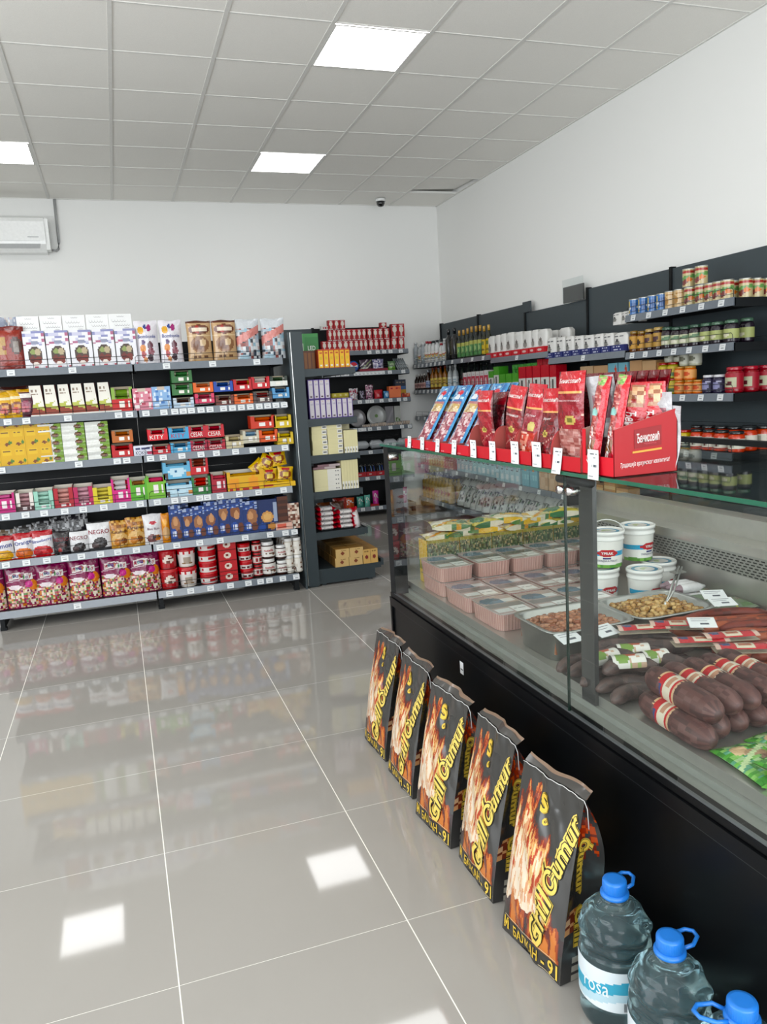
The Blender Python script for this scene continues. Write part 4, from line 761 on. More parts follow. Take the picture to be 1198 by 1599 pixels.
for i in range(12):
    j = i if i < 8 else i-8; o = link('medicine_box', pp); o.location = (1.315+.0408*j, EY, 1.229+(.141 if i >= 8 else 0))
    tag(o, f'white and purple upright box on the end display, {"lower row of eight, "+nth(j,8) if i < 8 else "upper row of four, "+nth(j,4)}', 'box', 'white and purple upright boxes')
cr = carton(.112, .036, .14, art('d9d0a2', ('r', .68, .1, 1, .9, 'dcdad2'), ('l', .74, .5, .96, '5a5a5c', .14, 30), ('r', 0, 0, 1, .06, 'a89c70')), 'cfc598', 'ddd5ac', nu=18, nv=8, name='light_box')
for c in range(2):
    for r in range(6):
        o = link('light_box', cr); o.location = (1.318+.117*c+random.uniform(-.002, .002), EY+random.uniform(0, .006), .967+.0363*r); tag(o, f'flat cream box, {["lowest","second from bottom","third from bottom","third from top","second from top","topmost"][r]} in the {["left","right"][c]} stack of the third end shelf', 'box', 'flat cream boxes on the third end shelf')
cv = lambda h: carton(.0205, h, .14, art('d9d0a2', ('r', .1, .02, .9, .25, 'e2e0da'), ('l', .2, .14, .8, '6a6a6c', .05, 8), ('r', .92, 0, 1, 1, 'b8ac80')), 'cfc598', 'ddd5ac', nu=6, nv=22, name='light_box')
c5 = cv(.165); c6 = cv(.215)
for i in range(5):
    o = link('light_box', c5); o.location = (1.556+.0208*i, EY, .967); tag(o, f'slim upright cream box right of the stacks on the third end shelf, {nth(i,5)}', 'box', 'slim upright cream boxes on the third end shelf')
o = link('light_box', carton(.10, .22, .012, art('c9c19c'), 'c0b890', nu=1, nv=1)); o.location = (1.545, EY+.145, .967); tag(o, 'taller cream box standing behind the slim upright ones on the third end shelf', 'box')
for i in range(6):
    o = link('light_box', c6); o.location = (1.522+.0212*i, EY, .701); tag(o, f'slim upright cream box right of the flat stack on the fourth end shelf, {nth(i,6)}', 'box', 'slim upright cream boxes on the fourth end shelf')
wf = carton(.205, .0315, .14, art('d8d0a6', ('r', .5, .05, 1, .95, 'dcd9d0'), ('l', .78, .5, .95, '5a5a5c', .14, 50), ('r', 0, 0, 1, .06, 'a89c70')), 'cfc598', 'ddd5ac', nu=24, nv=8, name='light_box')
for r in range(5):
    o = link('light_box', wf); o.location = (1.312, EY+random.uniform(0, .005), .701+.0318*r); tag(o, f'wide flat cream box on the fourth end shelf, {["lowest","second from bottom","middle","second from top","topmost"][r]}', 'box', 'wide flat cream boxes')
for i, (x, z) in enumerate([(1.315, .861), (1.35, .878)]):
    o = link('light_box', carton(.17, .016, .12, art('8c6a70', ('r', .5, 0, 1, 1, 'b8a8a8')), '7a5a60', nu=8, nv=2)); o.location = (x, EY+.02, z); tag(o, f'thin mauve box lying on the wide cream boxes, {["lower","upper"][i]}', 'box')
def packet(w, d, h, c1, c2):
    q = MB(); q.grid(lambda u, v: (u*w, d/2-d/2*math.cos(v*2*PI)*(1-.1*abs(math.sin(u*9))), h/2+h/2*math.sin(v*2*PI)*min(1, 5*u+.25, 5*(1-u)+.25)), 16, 14, col=lambda u, v: c2 if (u < .16 or u > .84) else (c1 if _h(int(u*20), int(v*20)) > .2 else 'a8a4a8'), m=2, flip=False); return q.mesh('packet')
pk = packet(.142, .12, .036, 'ddd8d6', 'b8202c')
for c in range(2):
    for r in range(5 - c):
        o = link('packet', pk); o.location = (1.322+.145*c+random.uniform(-.003, .003), EY+random.uniform(0, .01), .402+.0355*r+.002); o.rotation_euler.z = random.uniform(-.05, .05)
        tag(o, f'white packet with crimson ends, {["lowest","second from bottom","third from bottom","fourth from bottom","topmost"][r]} in the {["left","right"][c]} stack of the fifth end shelf', 'packet', 'white and crimson packets')
o = link('packet', pouch(.06, .15, .12, art('d8d2d2', ('r', 0, .85, 1, 1, 'b8202c'), ('r', 0, 0, .15, 1, 'c03040')), seed=77)); o.location = (1.63, EY, .404); o.rotation_euler.y = -.15; tag(o, 'white and crimson packet standing upright beside the stacks on the fifth end shelf', 'packet')
for i, (x, y) in enumerate([(1.36, .2), (1.44, .28), (1.53, .2), (1.58, .30)]):
    o = link('packet', pouch(.11, .16+.01*i, .05, art(['4a2a20', '8a4a24', '5a3020', 'a8342c'][i]), seed=80+i)); o.location = (x, EY+y, .404); tag(o, f'{["dark brown","orange-brown","brown","rust red"][i]} bag behind the crimson packets on the fifth end shelf', 'packet')
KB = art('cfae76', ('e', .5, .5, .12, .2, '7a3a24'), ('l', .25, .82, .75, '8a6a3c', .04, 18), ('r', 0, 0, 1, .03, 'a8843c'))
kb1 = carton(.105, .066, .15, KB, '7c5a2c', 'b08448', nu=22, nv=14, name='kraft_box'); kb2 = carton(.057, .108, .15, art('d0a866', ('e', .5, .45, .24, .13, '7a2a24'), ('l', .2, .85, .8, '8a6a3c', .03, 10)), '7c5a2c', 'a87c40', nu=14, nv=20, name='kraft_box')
for r in range(4):
    rw = ['front', 'second', 'third', 'back'][r]
    for c in range(2):
        for l in range(2):
            o = link('kraft_box', kb1); o.location = (1.422+.108*c+.008*l, EY-.02+.155*r, .127+.0665*l); tag(o, f'kraft brown box on the end display base, {rw} row, {["left","right"][c]} column, {["lower","upper"][l]}', 'box', 'kraft brown boxes')
    for c in range(2):
        o = link('kraft_box', kb2); o.location = (1.640+.059*c, EY-.02+.155*r, .127); tag(o, f'upright kraft brown box on the end display base, {rw} row, {["left","right"][c]}', 'box', 'upright kraft brown boxes')

# ================================================================ light bulb rack
BY = 8.31
BU = art('b31c26', ('e', .5, .6, .32, .27, 'e6dfd4'), ('r', .38, .12, .62, .4, 'd4ccc4'), ('r', .2, .88, .8, .96, 'e4d8d4'), ('r', .1, 0, .9, .05, 'd8d0cc'))
def bulb(x, z, w, h, lab, y=BY): o = link('light_bulb_box', bm_(w, h)); o.location = (x, y, z); tag(o, lab, 'light bulb box', 'red light bulb boxes on the back rack')
_bm = {}
def bm_(w, h):
    k = (round(w, 3), round(h, 3))
    if k not in _bm: _bm[k] = carton(w-.003, h-.002, .06, BU, '9c1620', 'b8222c', nu=11, nv=15, name='light_bulb_box')
    return _bm[k]
BR = [[(2.18, 2.237, 0.11), (2.237, 2.294, 0.108), (2.294, 2.352, 0.106), (2.352, 2.417, 0.111), (2.417, 2.483, 0.109), (2.483, 2.542, 0.113), (2.542, 2.6, 0.111), (2.601, 2.652, 0.116), (2.652, 2.704, 0.114), (2.712, 2.771, 0.119), (2.771, 2.831, 0.117), (2.838, 2.899, 0.122), (2.906, 2.966, 0.119), (2.974, 3.05, 0.131), (3.058, 3.134, 0.135)], [(2.255, 2.305, 0.203), (2.305, 2.355, 0.201), (2.355, 2.406, 0.2), (2.406, 2.464, 0.205), (2.464, 2.523, 0.21), (2.523, 2.582, 0.215), (2.582, 2.641, 0.22), (2.64, 2.692, 0.211), (2.7, 2.759, 0.216), (2.767, 2.827, 0.221), (2.827, 2.887, 0.226), (2.894, 2.962, 0.231)]]
for r, l in enumerate(BR):
    for i, (x0, x1, h) in enumerate(l):
        hh = .118 if (r == 0 or i < 12) else .118
        bulb(x0, 1.839+.119*r, x1-x0, .128 if (r == 0 and i > 12) else .118, f'red light bulb box on the rack top, {["lower","middle"][r]} row, {nth(i, len(l))}')
for i, (x, z, w, h, nm) in enumerate([(2.265, 2.077, .062, .10, 'left one of the three on top'), (2.33, 2.077, .062, .10, 'middle one of the three on top'), (2.395, 2.077, .062, .10, 'right one of the three on top'), (2.86, 2.077, .075, .06, 'small one lying alone on top'), (2.985, 1.968, .078, .15, 'large one, left of the pair at the right end'), (3.064, 1.968, .078, .15, 'large one, right of the pair at the right end')]):
    bulb(x, z, w, h, f'red light bulb box, {nm}')
o = link('white_box', carton(.10, .04, .06, art('d8d8d4', ('l', .2, .5, .8, 'b03040', .2, 20)), 'ccccc8', nu=10, nv=4)); o.location = (2.19, BY+.02, 2.077); tag(o, 'small white box on top of the light bulb rack, left end', 'box')
def rb(nm, cat, x0, x1, h, z, a, lab, d=.08, y=BY, side='888888', m=0, grp=None, nu=16, nv=16, bag=False):
    if bag: o = link(nm, pouch(x1-x0, h, .06, a, nu=nu, nv=nv, seed=int(x0*1000), m=2)); o.location = ((x0+x1)/2, y, z)
    else: o = link(nm, carton(x1-x0, h, d, a, side, nu=nu, nv=nv, m=m)); o.location = (x0, y, z)
    tag(o, lab, cat, grp); return o
# second shelf
q = MB(); q.lathe([(.058, 0), (.06, .01), (.06, .05), (.05, .058)], 24, col='2a5ca8'); q.grid(lambda u, v: (.045*v*math.cos(u*2*PI), .045*v*math.sin(u*2*PI), .0585), 20, 4, col=lambda u, v: 'c8303c' if (u > .05 and u < .4) else ('e8e8ec' if u < .55 or u > .93 else '2a4f9c'), cu=True, smooth=False)
o = link('round_tin', q.mesh('round_tin')); o.location = (2.525, BY+.06, 1.675); o.rotation_euler = (PI/2, 0, 0); tag(o, 'round blue, white and red tin standing on the rack second shelf', 'tin')
rb('pen_bag', 'bag', 2.60, 2.74, .13, 1.613, art('4a3a4a', ('d', -.2, .8, .12, 'c8c8b8'), ('d', .1, .8, .1, '8a9a6a'), ('d', .4, .8, .1, 'd0c4cc')), 'dark clear bag of pens behind the red tray on the rack', bag=True)
rb('pen_bag', 'bag', 2.75, 2.88, .13, 1.613, art('8a86a8', ('n', 0, 0, 1, 1, ['8a86a8', 'e0dce8', '3a3f7a', 'b8b0c8'], 7, 9)), 'mauve and white bag behind the red tray on the rack', bag=True)
q = MB(); q.box(0, 0, 0, .33, .09, .028, col='8e1830'); o = q.obj('display_tray'); o.location = (2.585, BY-.012, 1.613); tag(o, 'long dark red cardboard tray on the rack second shelf', 'tray')
rb('green_bag', 'bag', 2.93, 3.02, .10, 1.613, art('5f7f5a', ('r', 0, 0, 1, .4, '7ab04a'), ('e', .5, .6, .3, .2, '9ab08a')), 'small green bag right of the red tray on the rack', bag=True)
q = MB()
for k in range(6): q.tube([(.0+.022*k, 0, 0), (-.03+.022*k, .07, .12)], .009, 5, col='8f969a', m=1)
o = q.obj('cling_film_rolls'); o.location = (3.045, BY+.01, 1.62); tag(o, 'bundle of grey slanted rolls at the right end of the rack second shelf', 'rolls')
# third shelf
for i in range(6):
    rb('soap_packet', 'soap', 2.26+.062*(i % 3), 2.32+.062*(i % 3), .042, 1.306+.046*(i//3), art('d0be4a', ('r', .3, .3, .7, .7, 'e8dca0')), f'pale yellow wrapped soap, {["lower","upper"][i//3]} row, {nth(i%3,3)}, on the back rack', grp='yellow soaps', nu=6, nv=4, side='b8a640')
for x0, x1, h, a, lab in [(2.46, 2.56, .13, art('b8aeb4', ('n', 0, 0, 1, 1, ['d8d0d8', 'a02a44', '8a8490', 'e0dcde'], 8, 10)), 'white and crimson mottled bag'), (2.57, 2.64, .10, art('3a3640', ('n', 0, 0, 1, 1, ['3a3640', '8a8498', '2a2430'], 7, 8)), 'dark mottled small bag'), (2.65, 2.74, .16, art('8a6478', ('n', 0, 0, 1, 1, ['8a6478', 'd0c0c8', '5a2a48', 'b88098'], 8, 12)), 'mauve and pink mottled bag'), (2.75, 2.85, .10, art('b4202c'), 'plain red bag'), (2.86, 2.93, .08, art('4a86b8', ('e', .5, .5, .3, .3, '9ac0dc')), 'small blue bag')]:
    rb('sweets_bag', 'bag', x0, x1, h, 1.306, a, f'{lab} on the third shelf of the back rack', bag=True, nu=12, nv=12)
rb('napkin_pack', 'napkins', 2.92, 3.06, .13, 1.306, art('e8825a', ('r', 0, 0, 1, .08, 'c85a40'), ('l', .1, .82, .9, 'a8283c', .05, 12), ('l', .15, .5, .8, 'd0603c', .03, 12)), 'orange pack with red lettering on the third shelf of the back rack', side='d8704a')
rb('picture_box', 'box', 3.03, 3.16, .20, 1.306, art('2a3244', ('r', 0, 0, 1, .45, 'd0a040'), ('r', 0, .45, 1, .62, '4a6a98'), ('r', .65, .12, .82, .28, '6a2a20'), ('l', .1, .85, .9, '8a7a6a', .04, 14)), 'black, blue and yellow picture box at the right end of the back rack', y=BY+.1, side='2a3040')
rb('snack_bag', 'bag', 3.07, 3.165, .045, 1.306, art('b8402c', ('n', 0, 0, 1, 1, ['b8402c', 'd8906a', '8a2a20'], 7, 3)), 'flat rust-red packet at the right end of the rack third shelf', y=BY-.005)
# fourth shelf: plates
def plate(x, r, col, mid, lab, y=BY+.12):
    q = MB(); q.lathe([(0.001, 0), (r*.6, .001), (r*.7, .006), (r, .016), (r, .019), (r*.68, .010), (0.001, .005)], 32, col=[col]*6, m=1, caps=False)
    if mid: q.grid(lambda u, v: (r*.2*v*math.cos(u*2*PI), r*.2*v*math.sin(u*2*PI), .0062), 12, 2, col=mid, cu=True)
    o = q.obj('plate'); o.location = (x, y, 1.001+r*.985); o.rotation_euler = (PI/2-.12, 0, 0); tag(o, lab, 'plate')
plate(2.56, .10, '8c8a8c', None, 'grey plate propped upright on the fourth rack shelf, left')
plate(2.79, .115, 'b0b2b0', '6a8a50', 'pale plate with green centre propped upright on the fourth rack shelf')
rb('tray_box', 'box', 2.90, 3.0, .21, 1.001, art('8a888c', ('d', -.2, 1, .2, '9c9a9e')), 'grey box right of the plates on the rack', y=BY+.12, side='7a787a')
rb('plant_box', 'box', 3.01, 3.085, .21, 1.001, art('b8bab4', ('n', .2, 0, .9, .4, ['4a6a3a', '6a8a50', 'b8bab4'], 8, 10)), 'pale box with green plant print on the rack', y=BY+.12, side='a0a29c')
for i in range(6):
    x = 2.58+.095*i; rb('paper_packet', 'packet', x, x+.09, .028+.006*(i % 3), 1.001, art(['b89080', '8a5a48', '9aa0a0', 'c8a090', '7a7472', '8c8078'][i], ('n', 0, 0, 1, 1, ['d0c8c0', '8a7a70', 'b8a898'], 8, 2)), f'flat packet in front of the plates on the rack, {nth(i,6)}', nu=10, nv=3, y=BY-.005, grp='flat packets in front of the plates')
rb('wood_box', 'box', 2.22, 2.36, .045, 1.001, art('b8743c', ('l', .1, .5, .9, '8a4a20', .1, 10)), 'orange-brown low box left of the plates on the rack', nu=10, nv=4)
for i in range(4):
    q = MB(); q.grid(lambda u, v: (u*.165, .05-.05*math.cos(v*2*PI), .05+.05*math.sin(v*2*PI)*min(1, 4*u+.3, 4*(1-u)+.3)), 14, 12, col='b8bcc0', m=2); o = q.obj('film_roll'); o.location = (2.49+.168*i, BY, .746+.004); tag(o, f'pale grey wrapped pack on the fifth rack shelf, {nth(i,4)}', 'pack', 'pale grey wrapped packs')
rb('flat_pack', 'pack', 2.5, 2.9, .02, .743, art('8a9096'), 'flat grey pack under the wrapped packs on the rack', y=BY-.01, d=.2) if False else None
for i in range(10):
    q = MB(); q.tube([(0, 0, 0), (.0, .02, .10)], .007, 6, col=['3a4a8a', '22262c', '6a8ab0'][i % 3], m=1); q.tube([(-.012, .02, .11), (0, .021, .125), (.012, .02, .11), (0, .02, .098)], .004, 5, col='b8bcc0', m=4, closed=True)
    o = q.obj('kitchen_tool'); o.location = (2.50+.034*i, BY+.03, .46); o.rotation_euler.y = .1*math.sin(i*2); tag(o, f'small dark-handled kitchen tool in the red trays, {nth(i,10)}', 'kitchen tool', 'kitchen tools in the red trays')
for i in range(3):
    q = MB(); q.box(0, 0, 0, .118, .10, .05, col={'*': 'b01c28', 't': '5a2024'}); q.box(.03, -.001, .02, .06, 0, .03, col='e0d0d0'); o = q.obj('red_tray'); o.location = (2.475+.122*i, BY, .449); tag(o, f'red cardboard tray of kitchen tools, {nth(i,3)}', 'tray')
for x0, x1, h, c, lab in [(2.47, 2.55, .12, '4a9a8a', 'teal bag, left'), (2.56, 2.63, .13, '6ab8a8', 'mint bag, right'), (2.66, 2.73, .17, 'c8409a', 'bright pink bag'), (2.86, 2.95, .17, 'c86a9c', 'pale pink glove bag'), (2.97, 3.08, .18, 'a82a6a', 'deep pink bag'), (2.32, 2.44, .12, 'c85a34', 'orange bag')]:
    rb('household_bag', 'bag', x0, x1, h, .106, art(c, ('n', .1, .3, .9, .8, [c, 'd8dcd8', c, c], 6, 8)), f'{lab} on the lowest shelf of the back rack', bag=True, nu=10, nv=12)
q = MB(); q.box(0, 0, 0, .10, .10, .02, col='b01c28'); o = q.obj('red_tray'); o.location = (2.62, BY-.012, .108); tag(o, 'small red tray on the lowest shelf of the back rack', 'tray')

# ================================================================ goods on the right wall shelving (facing -x)
XF = RX+.03
def rput(kind, ya, yb, z, lab, cat, grp=None, x=XF, sc=None):
    """a round product centred between ya (far) and yb (near)"""
    return kind.put((x, (ya+yb)/2, z), -PI/2, lab, cat, grp, sc)
def rcart(nm, ya, yb, h, z, a, lab, cat, grp=None, d=.10, x=XF, side='aaaaaa', m=0, nu=12, nv=14, texts=()):
    w = ya-yb-.003; k = (nm, round(w, 2), round(h, 2), id(a), z)
    o = link(nm, carton(w, h, d, a, side, nu=nu, nv=nv, m=m, texts=texts)); o.location = (x, ya, z); o.rotation_euler.z = -PI/2; return tag(o, lab, cat, grp)
WL = art('e8e6e2', ('n', 0, .1, 1, .9, ['e8e6e2', 'e8e6e2', 'c8b060', 'b8404c', 'e8e6e2', '7a8a9a'], 12, 8))
vin = lambda cap, body='c9cdd0', lab=WL: bottle(.034, .25, body, cap, lab, neck=.3, caph=.09, capr=.5, lh=(.12, .5))
vk = {'clear': vin('d8dadc', 'b8bfc4', art('b0b8bc', ('n', 0, 0, 1, 1, ['b0b8bc', '8a969c', 'd0d4d6'], 8, 6))), 'red': vin('a81c2c', 'dcdcda'), 'black': vin('22262a', 'e0e2e2'), 'white': vin('e2e2e2', 'd0d4d6')}
R = [(8.755, 8.589, 0.256), (8.591, 8.491, 0.225), (8.49, 8.372, 0.232), (8.371, 8.284, 0.245), (8.284, 8.19, 0.239), (8.181, 8.088, 0.238), (8.088, 7.979, 0.238), (7.964, 7.876, 0.195), (7.875, 7.797, 0.209)]
for i, ((ya, yb, h), c) in enumerate(zip(R, ['clear', 'white', 'clear', 'red', 'red', 'black', 'black', 'red', 'white'])):
    rput(vk[c], ya, yb, 1.669, f'vinegar bottle with {c} cap, {nth(i, 9)} on the corner section top shelf', 'bottle', sc=(1, 1, h/.25), x=3.41)
    rput(vk[['white', 'clear', 'black'][i % 3]], ya, yb, 1.669, f'second-row vinegar bottle behind the {ORD[i]} one in the corner section', 'bottle', x=3.50)
dk = bottle(.034, .30, '16181a', '14171a', art('8a8468', ('r', 0, 0, 1, .08, '3a3a30')), neck=.34, caph=.16, capr=.5, lh=(.1, .62), sq=4)
for i, (ya, yb, h) in enumerate([(7.782, 7.647, 0.326), (7.63, 7.5, 0.326)]):
    rput(dk, ya, yb, 1.669, f'tall black square oil bottle on the wall shelving, {["left","right"][i]} one', 'bottle', 'tall black oil bottles', x=3.41, sc=(1, 1, h/.30))
OLG = art('4f8a4a', ('r', 0, .75, 1, 1, 'b8b860'), ('e', .25, .5, .12, .2, '9ab87a'), ('e', .75, .5, .12, .2, '9ab87a')); OLY = art('d8b81c', ('e', .25, .75, .12, .14, '6a7a3a'), ('l', .1, .3, .4, '8a7a2a', .05, 20))
olg = bottle(.03, .27, '20261c', 'b8904a', OLG, neck=.45, caph=.17, capr=.45, lh=(.06, .55)); oly = bottle(.03, .27, '2a2c18', 'c09a4c', OLY, neck=.45, caph=.17, capr=.45, lh=(.06, .55))
for i, (ya, yb, h) in enumerate([(7.492, 7.391, 0.289), (7.385, 7.291, 0.287), (7.283, 7.2, 0.291), (7.192, 7.104, 0.301), (7.089, 7.003, 0.298), (6.996, 6.918, 0.296), (6.912, 6.829, 0.282), (6.822, 6.728, 0.285)]):
    rput(olg if i < 6 else oly, ya, yb, 1.669, f'gold-capped olive oil bottle with {"green" if i < 6 else "yellow"} label, {nth(i, 8)} on the top shelf', 'bottle', 'gold-capped oil bottles', x=3.41, sc=(1, 1, h/.27))
FLR = art('e6e5e1', ('e', .42, .42, .13, .17, '9a9690'), ('e', .42, .55, .07, .1, '6a6460'), ('l', .25, .78, .7, '6a6a6c', .025, 22), ('r', .86, 0, 1, 1, 'd2d0ca'))
FLB = art('e6e5e1', ('e', .4, .42, .13, .17, '8a8a84'), ('e', .4, .58, .06, .09, '4a4a4c'), ('l', .2, .80, .65, '5a5a5e', .025, 22), ('r', .86, 0, 1, 1, 'd2d0ca'))
def flour(a, seed):
    q = MB(); rnd = random.Random(seed); w, d, h = .105, .075, .19; p = [rnd.uniform(0, 6) for _ in range(3)]
    def f(u, v):
        an = u*2*PI+PI; c_, s_ = math.cos(an), math.sin(an); k = (abs(c_)**5+abs(s_)**5)**(-.2); rr = 1+.03*math.sin(5*an+p[0]+4*v)
        if v > .88: rr *= 1-(v-.88)*2.6
        return (c_*k*w/2*rr, d/2+s_*k*d/2*rr, v*h)
    q.grid(f, 36, 18, col=lambda u, v: a(u*2 if u < .5 else .9, v) if .0 <= u < .5 else 'dcdad4', cu=True); q.poly([f(k/12, 1) for k in range(12)], col='e0deda'); return q.mesh('flour_bag')
fr_, fb_ = [flour(FLR, 1), flour(FLR, 2)], [flour(FLB, 3), flour(FLB, 4)]
def fl(me, ya, yb, z, h, lab, x=XF): 
    o = link('flour_bag', me); o.location = (x, (ya+yb)/2, z); o.rotation_euler.z = -PI/2; o.scale = ((ya-yb)/.106, 1, h/.19); tag(o, lab, 'flour bag', 'white flour bags on the wall shelving')
RC = [(6.734, 6.61, 0.204), (6.603, 6.495, 0.205), (6.489, 6.384, 0.208), (6.378, 6.235, 0.208), (6.224, 6.08, 0.2), (6.07, 5.936, 0.193), (5.928, 5.823, 0.193), (5.818, 5.675, 0.187)]
for i, (ya, yb, h) in enumerate(RC):
    fl(fr_[i % 2], ya, yb, 1.64, h-.005, f'white flour bag in the red trays, {nth(i, 8)} of the row')
    q = MB(); q.box(0, 0, 0, ya-yb-.003, .10, .048, col={'*': 'c83038', 'f': 'cc3840'}); q.grid(lambda u, v: ((ya-yb)*(.2+.5*u), -.0006, .015+.018*v), 8, 3, col=art('cc3840', ('e', .5, .5, .5, .5, 'e6c4c0')), smooth=False)
    o = q.obj('red_tray'); o.location = (XF-.018, ya, 1.6365); o.rotation_euler.z = -PI/2; tag(o, f'low red cardboard flour tray, {nth(i, 8)} of the row on the wall shelving', 'tray')
for i, (ya, yb, h) in enumerate([(5.926, 5.772, 0.182), (5.762, 5.596, 0.188)]): fl(fr_[i], ya, yb, 1.64, h-.005, f'white flour bag standing behind at the near end of the red trays, {["left","right"][i]}', x=3.53)
RD = [(5.669, 5.542, 0.166), (5.532, 5.41, 0.16), (5.401, 5.284, 0.155), (5.275, 5.154, 0.15), (5.146, 5.021, 0.144), (5.013, 4.902, 0.143), (4.894, 4.779, 0.137), (4.772, 4.619, 0.13)]
for i, (ya, yb, h) in enumerate(RD):
    fl(fb_[i % 2], ya, yb, 1.583, h-.006, f'white flour bag in the dark blue trays, {nth(i, 8)} of the row')
    q = MB(); q.box(0, 0, 0, ya-yb-.002, .10, .045, col='2c3470')
    for k in (0, 1): q.grid(lambda u, v: ((ya-yb)*(.15+.6*u), -.0006, .009+.02*k+.008*v), 9, 1, col=lambda u, v: 'c8ccdc' if _h(int(u*9), k) > .4 else '2c3470', smooth=False)
    o = q.obj('blue_tray'); o.location = (XF-.018, ya, 1.5795); o.rotation_euler.z = -PI/2; tag(o, f'low dark blue cardboard flour tray, {nth(i, 8)} of the row on the wall shelving', 'tray')
for i, yc in enumerate((4.83, 4.73, 4.62)):
    fl(fb_[i % 2], yc+.05, yc-.05, 1.77, .085, f'white flour bag lying on top of the blue tray row, {["left","middle","right"][i]}', x=3.44)
# -- second level
def brow(lst, kinds, z, what, n=None, x=3.41):
    for i, (ya, yb, h) in enumerate(lst):
        k, hh, c = kinds[i % len(kinds)] if len(kinds) < len(lst) else kinds[i]
        rput(k, ya, yb, z, f'{c}, {nth(i, len(lst))} {what}', 'bottle', x=x, sc=(1, 1, h/hh))
def lb(a, b): return art(a, ('n', .0, .2, 1, .8, [a, a, b], 9, 6))
B1 = [(bottle(.028, .20, '2a1810', 'e0dcd8', lb('d8b0a8', '8a3a40'), neck=.4, lh=(.1, .45)), .20, 'small dark bottle with pink label'), (bottle(.03, .22, '3a2012', 'b8bcc4', lb('a8b4d0', '4a5a9a'), neck=.4, lh=(.1, .45)), .22, 'dark brown bottle with pale blue label'),
      (bottle(.03, .23, '8a5418', '7a2a1c', lb('d8c060', '7a4a20'), neck=.4, lh=(.1, .5)), .23, 'amber bottle with yellow label'), (bottle(.032, .24, 'a8aeb0', 'c4c8ca', lb('d8dee0', '8aa4b0'), neck=.4, lh=(.1, .5)), .24, 'clear bottle with white label'), (bottle(.026, .22, '26302a', '1c2224', lb('8a2a30', 'd0c0b8'), neck=.5, lh=(.05, .35)), .22, 'dark green bottle with red label')]
brow([(8.739, 8.656, 0.173), (8.656, 8.563, 0.177), (8.563, 8.483, 0.182), (8.482, 8.403, 0.186), (8.401, 8.275, 0.218), (8.255, 8.142, 0.241), (8.142, 8.032, 0.243), (8.023, 7.915, 0.245), (7.906, 7.785, 0.246), (7.768, 7.65, 0.24), (7.641, 7.51, 0.247)], [B1[0]]*4+[B1[1]]+[B1[2]]*4+[B1[3]]*2, 1.376, 'on the corner section second shelf')
brow([(8.845, 8.741, 0.202), (8.678, 8.558, 0.225), (8.497, 8.381, 0.247), (8.324, 8.212, 0.254), (8.157, 8.031, 0.26), (7.978, 7.874, 0.259), (7.856, 7.755, 0.274), (7.722, 7.64, 0.274), (7.575, 7.48, 0.267), (7.419, 7.342, 0.253), (7.267, 7.193, 0.246), (7.136, 7.064, 0.239), (7.008, 6.938, 0.239)], [B1[0], B1[1], B1[2], B1[2], B1[3], B1[3], B1[4], B1[4], B1[4], B1[4], B1[4], B1[4], B1[4]], 1.376, 'in the back row behind pink cartons', x=3.54)
PKC = art('c8485c', ('r', 0, .68, 1, 1, 'dedcda'), ('e', .45, .35, .2, .22, 'e8d4d4'), ('l', .2, .8, .8, 'b8b4b8', .04, 8), ('r', 0, 0, .06, 1, 'a83a4c'), ('r', 0, 0, 1, .06, 'a82a3a'))
for i, (ya, yb, h) in enumerate([(7.309, 7.219, 0.15), (7.211, 7.122, 0.153), (7.115, 7.027, 0.155), (7.02, 6.935, 0.152), (6.928, 6.842, 0.154), (6.835, 6.743, 0.157)]): rcart('milk_carton', ya, yb, h, 1.376, PKC, f'pink and white carton, {nth(i, 6)} on the second shelf', 'carton', 'pink and white cartons', side='d8d4d4')
GPK = art('e0ded8', ('r', 0, .6, 1, 1, '5aa83c'), ('r', .35, .12, .6, .5, '5a5856'), ('l', .05, .3, .3, '8a8a88', .1, 10)); RPK = art('e0ddd8', ('r', 0, .6, 1, 1, 'c42430'), ('r', .35, .12, .6, .5, '4a4644'), ('l', .05, .3, .3, '8a8a88', .1, 10))
for i, (ya, yb, h) in enumerate([(6.733, 6.634, 0.184), (6.626, 6.523, 0.22), (6.511, 6.399, 0.221), (6.387, 6.278, 0.222), (6.266, 6.162, 0.222)]): rcart('tissue_pack', ya, yb, h-.04, 1.376 if ya > 6.62 else 1.303, GPK, f'white and bright green pack, {nth(i, 5)} on the second shelf', 'pack', 'white and green packs', side='4a9a34', m=2)
for i, (ya, yb, h) in enumerate([(6.151, 6.027, 0.231), (6.016, 5.918, 0.231), (5.907, 5.781, 0.231), (5.771, 5.64, 0.23), (5.63, 5.533, 0.224)]): rcart('tissue_pack', ya, yb, h, 1.302, RPK, f'white and red pack, {nth(i, 5)} on the second shelf', 'pack', 'white and red packs', side='b01c28', m=2)
for i, (ya, yb, h) in enumerate([(6.374, 6.267, 0.096), (6.261, 6.163, 0.096), (6.157, 6.04, 0.091), (6.034, 5.931, 0.09)]): rcart('green_pack', ya, yb, .085, 1.475, art('3f9a34', ('n', 0, 0, 1, 1, ['3f9a34', '58b04a', '348428'], 5, 5)), f'plain green pack lying on the second layer, {nth(i, 4)}', 'pack', 'green packs on top', x=3.43, side='348428', m=2)
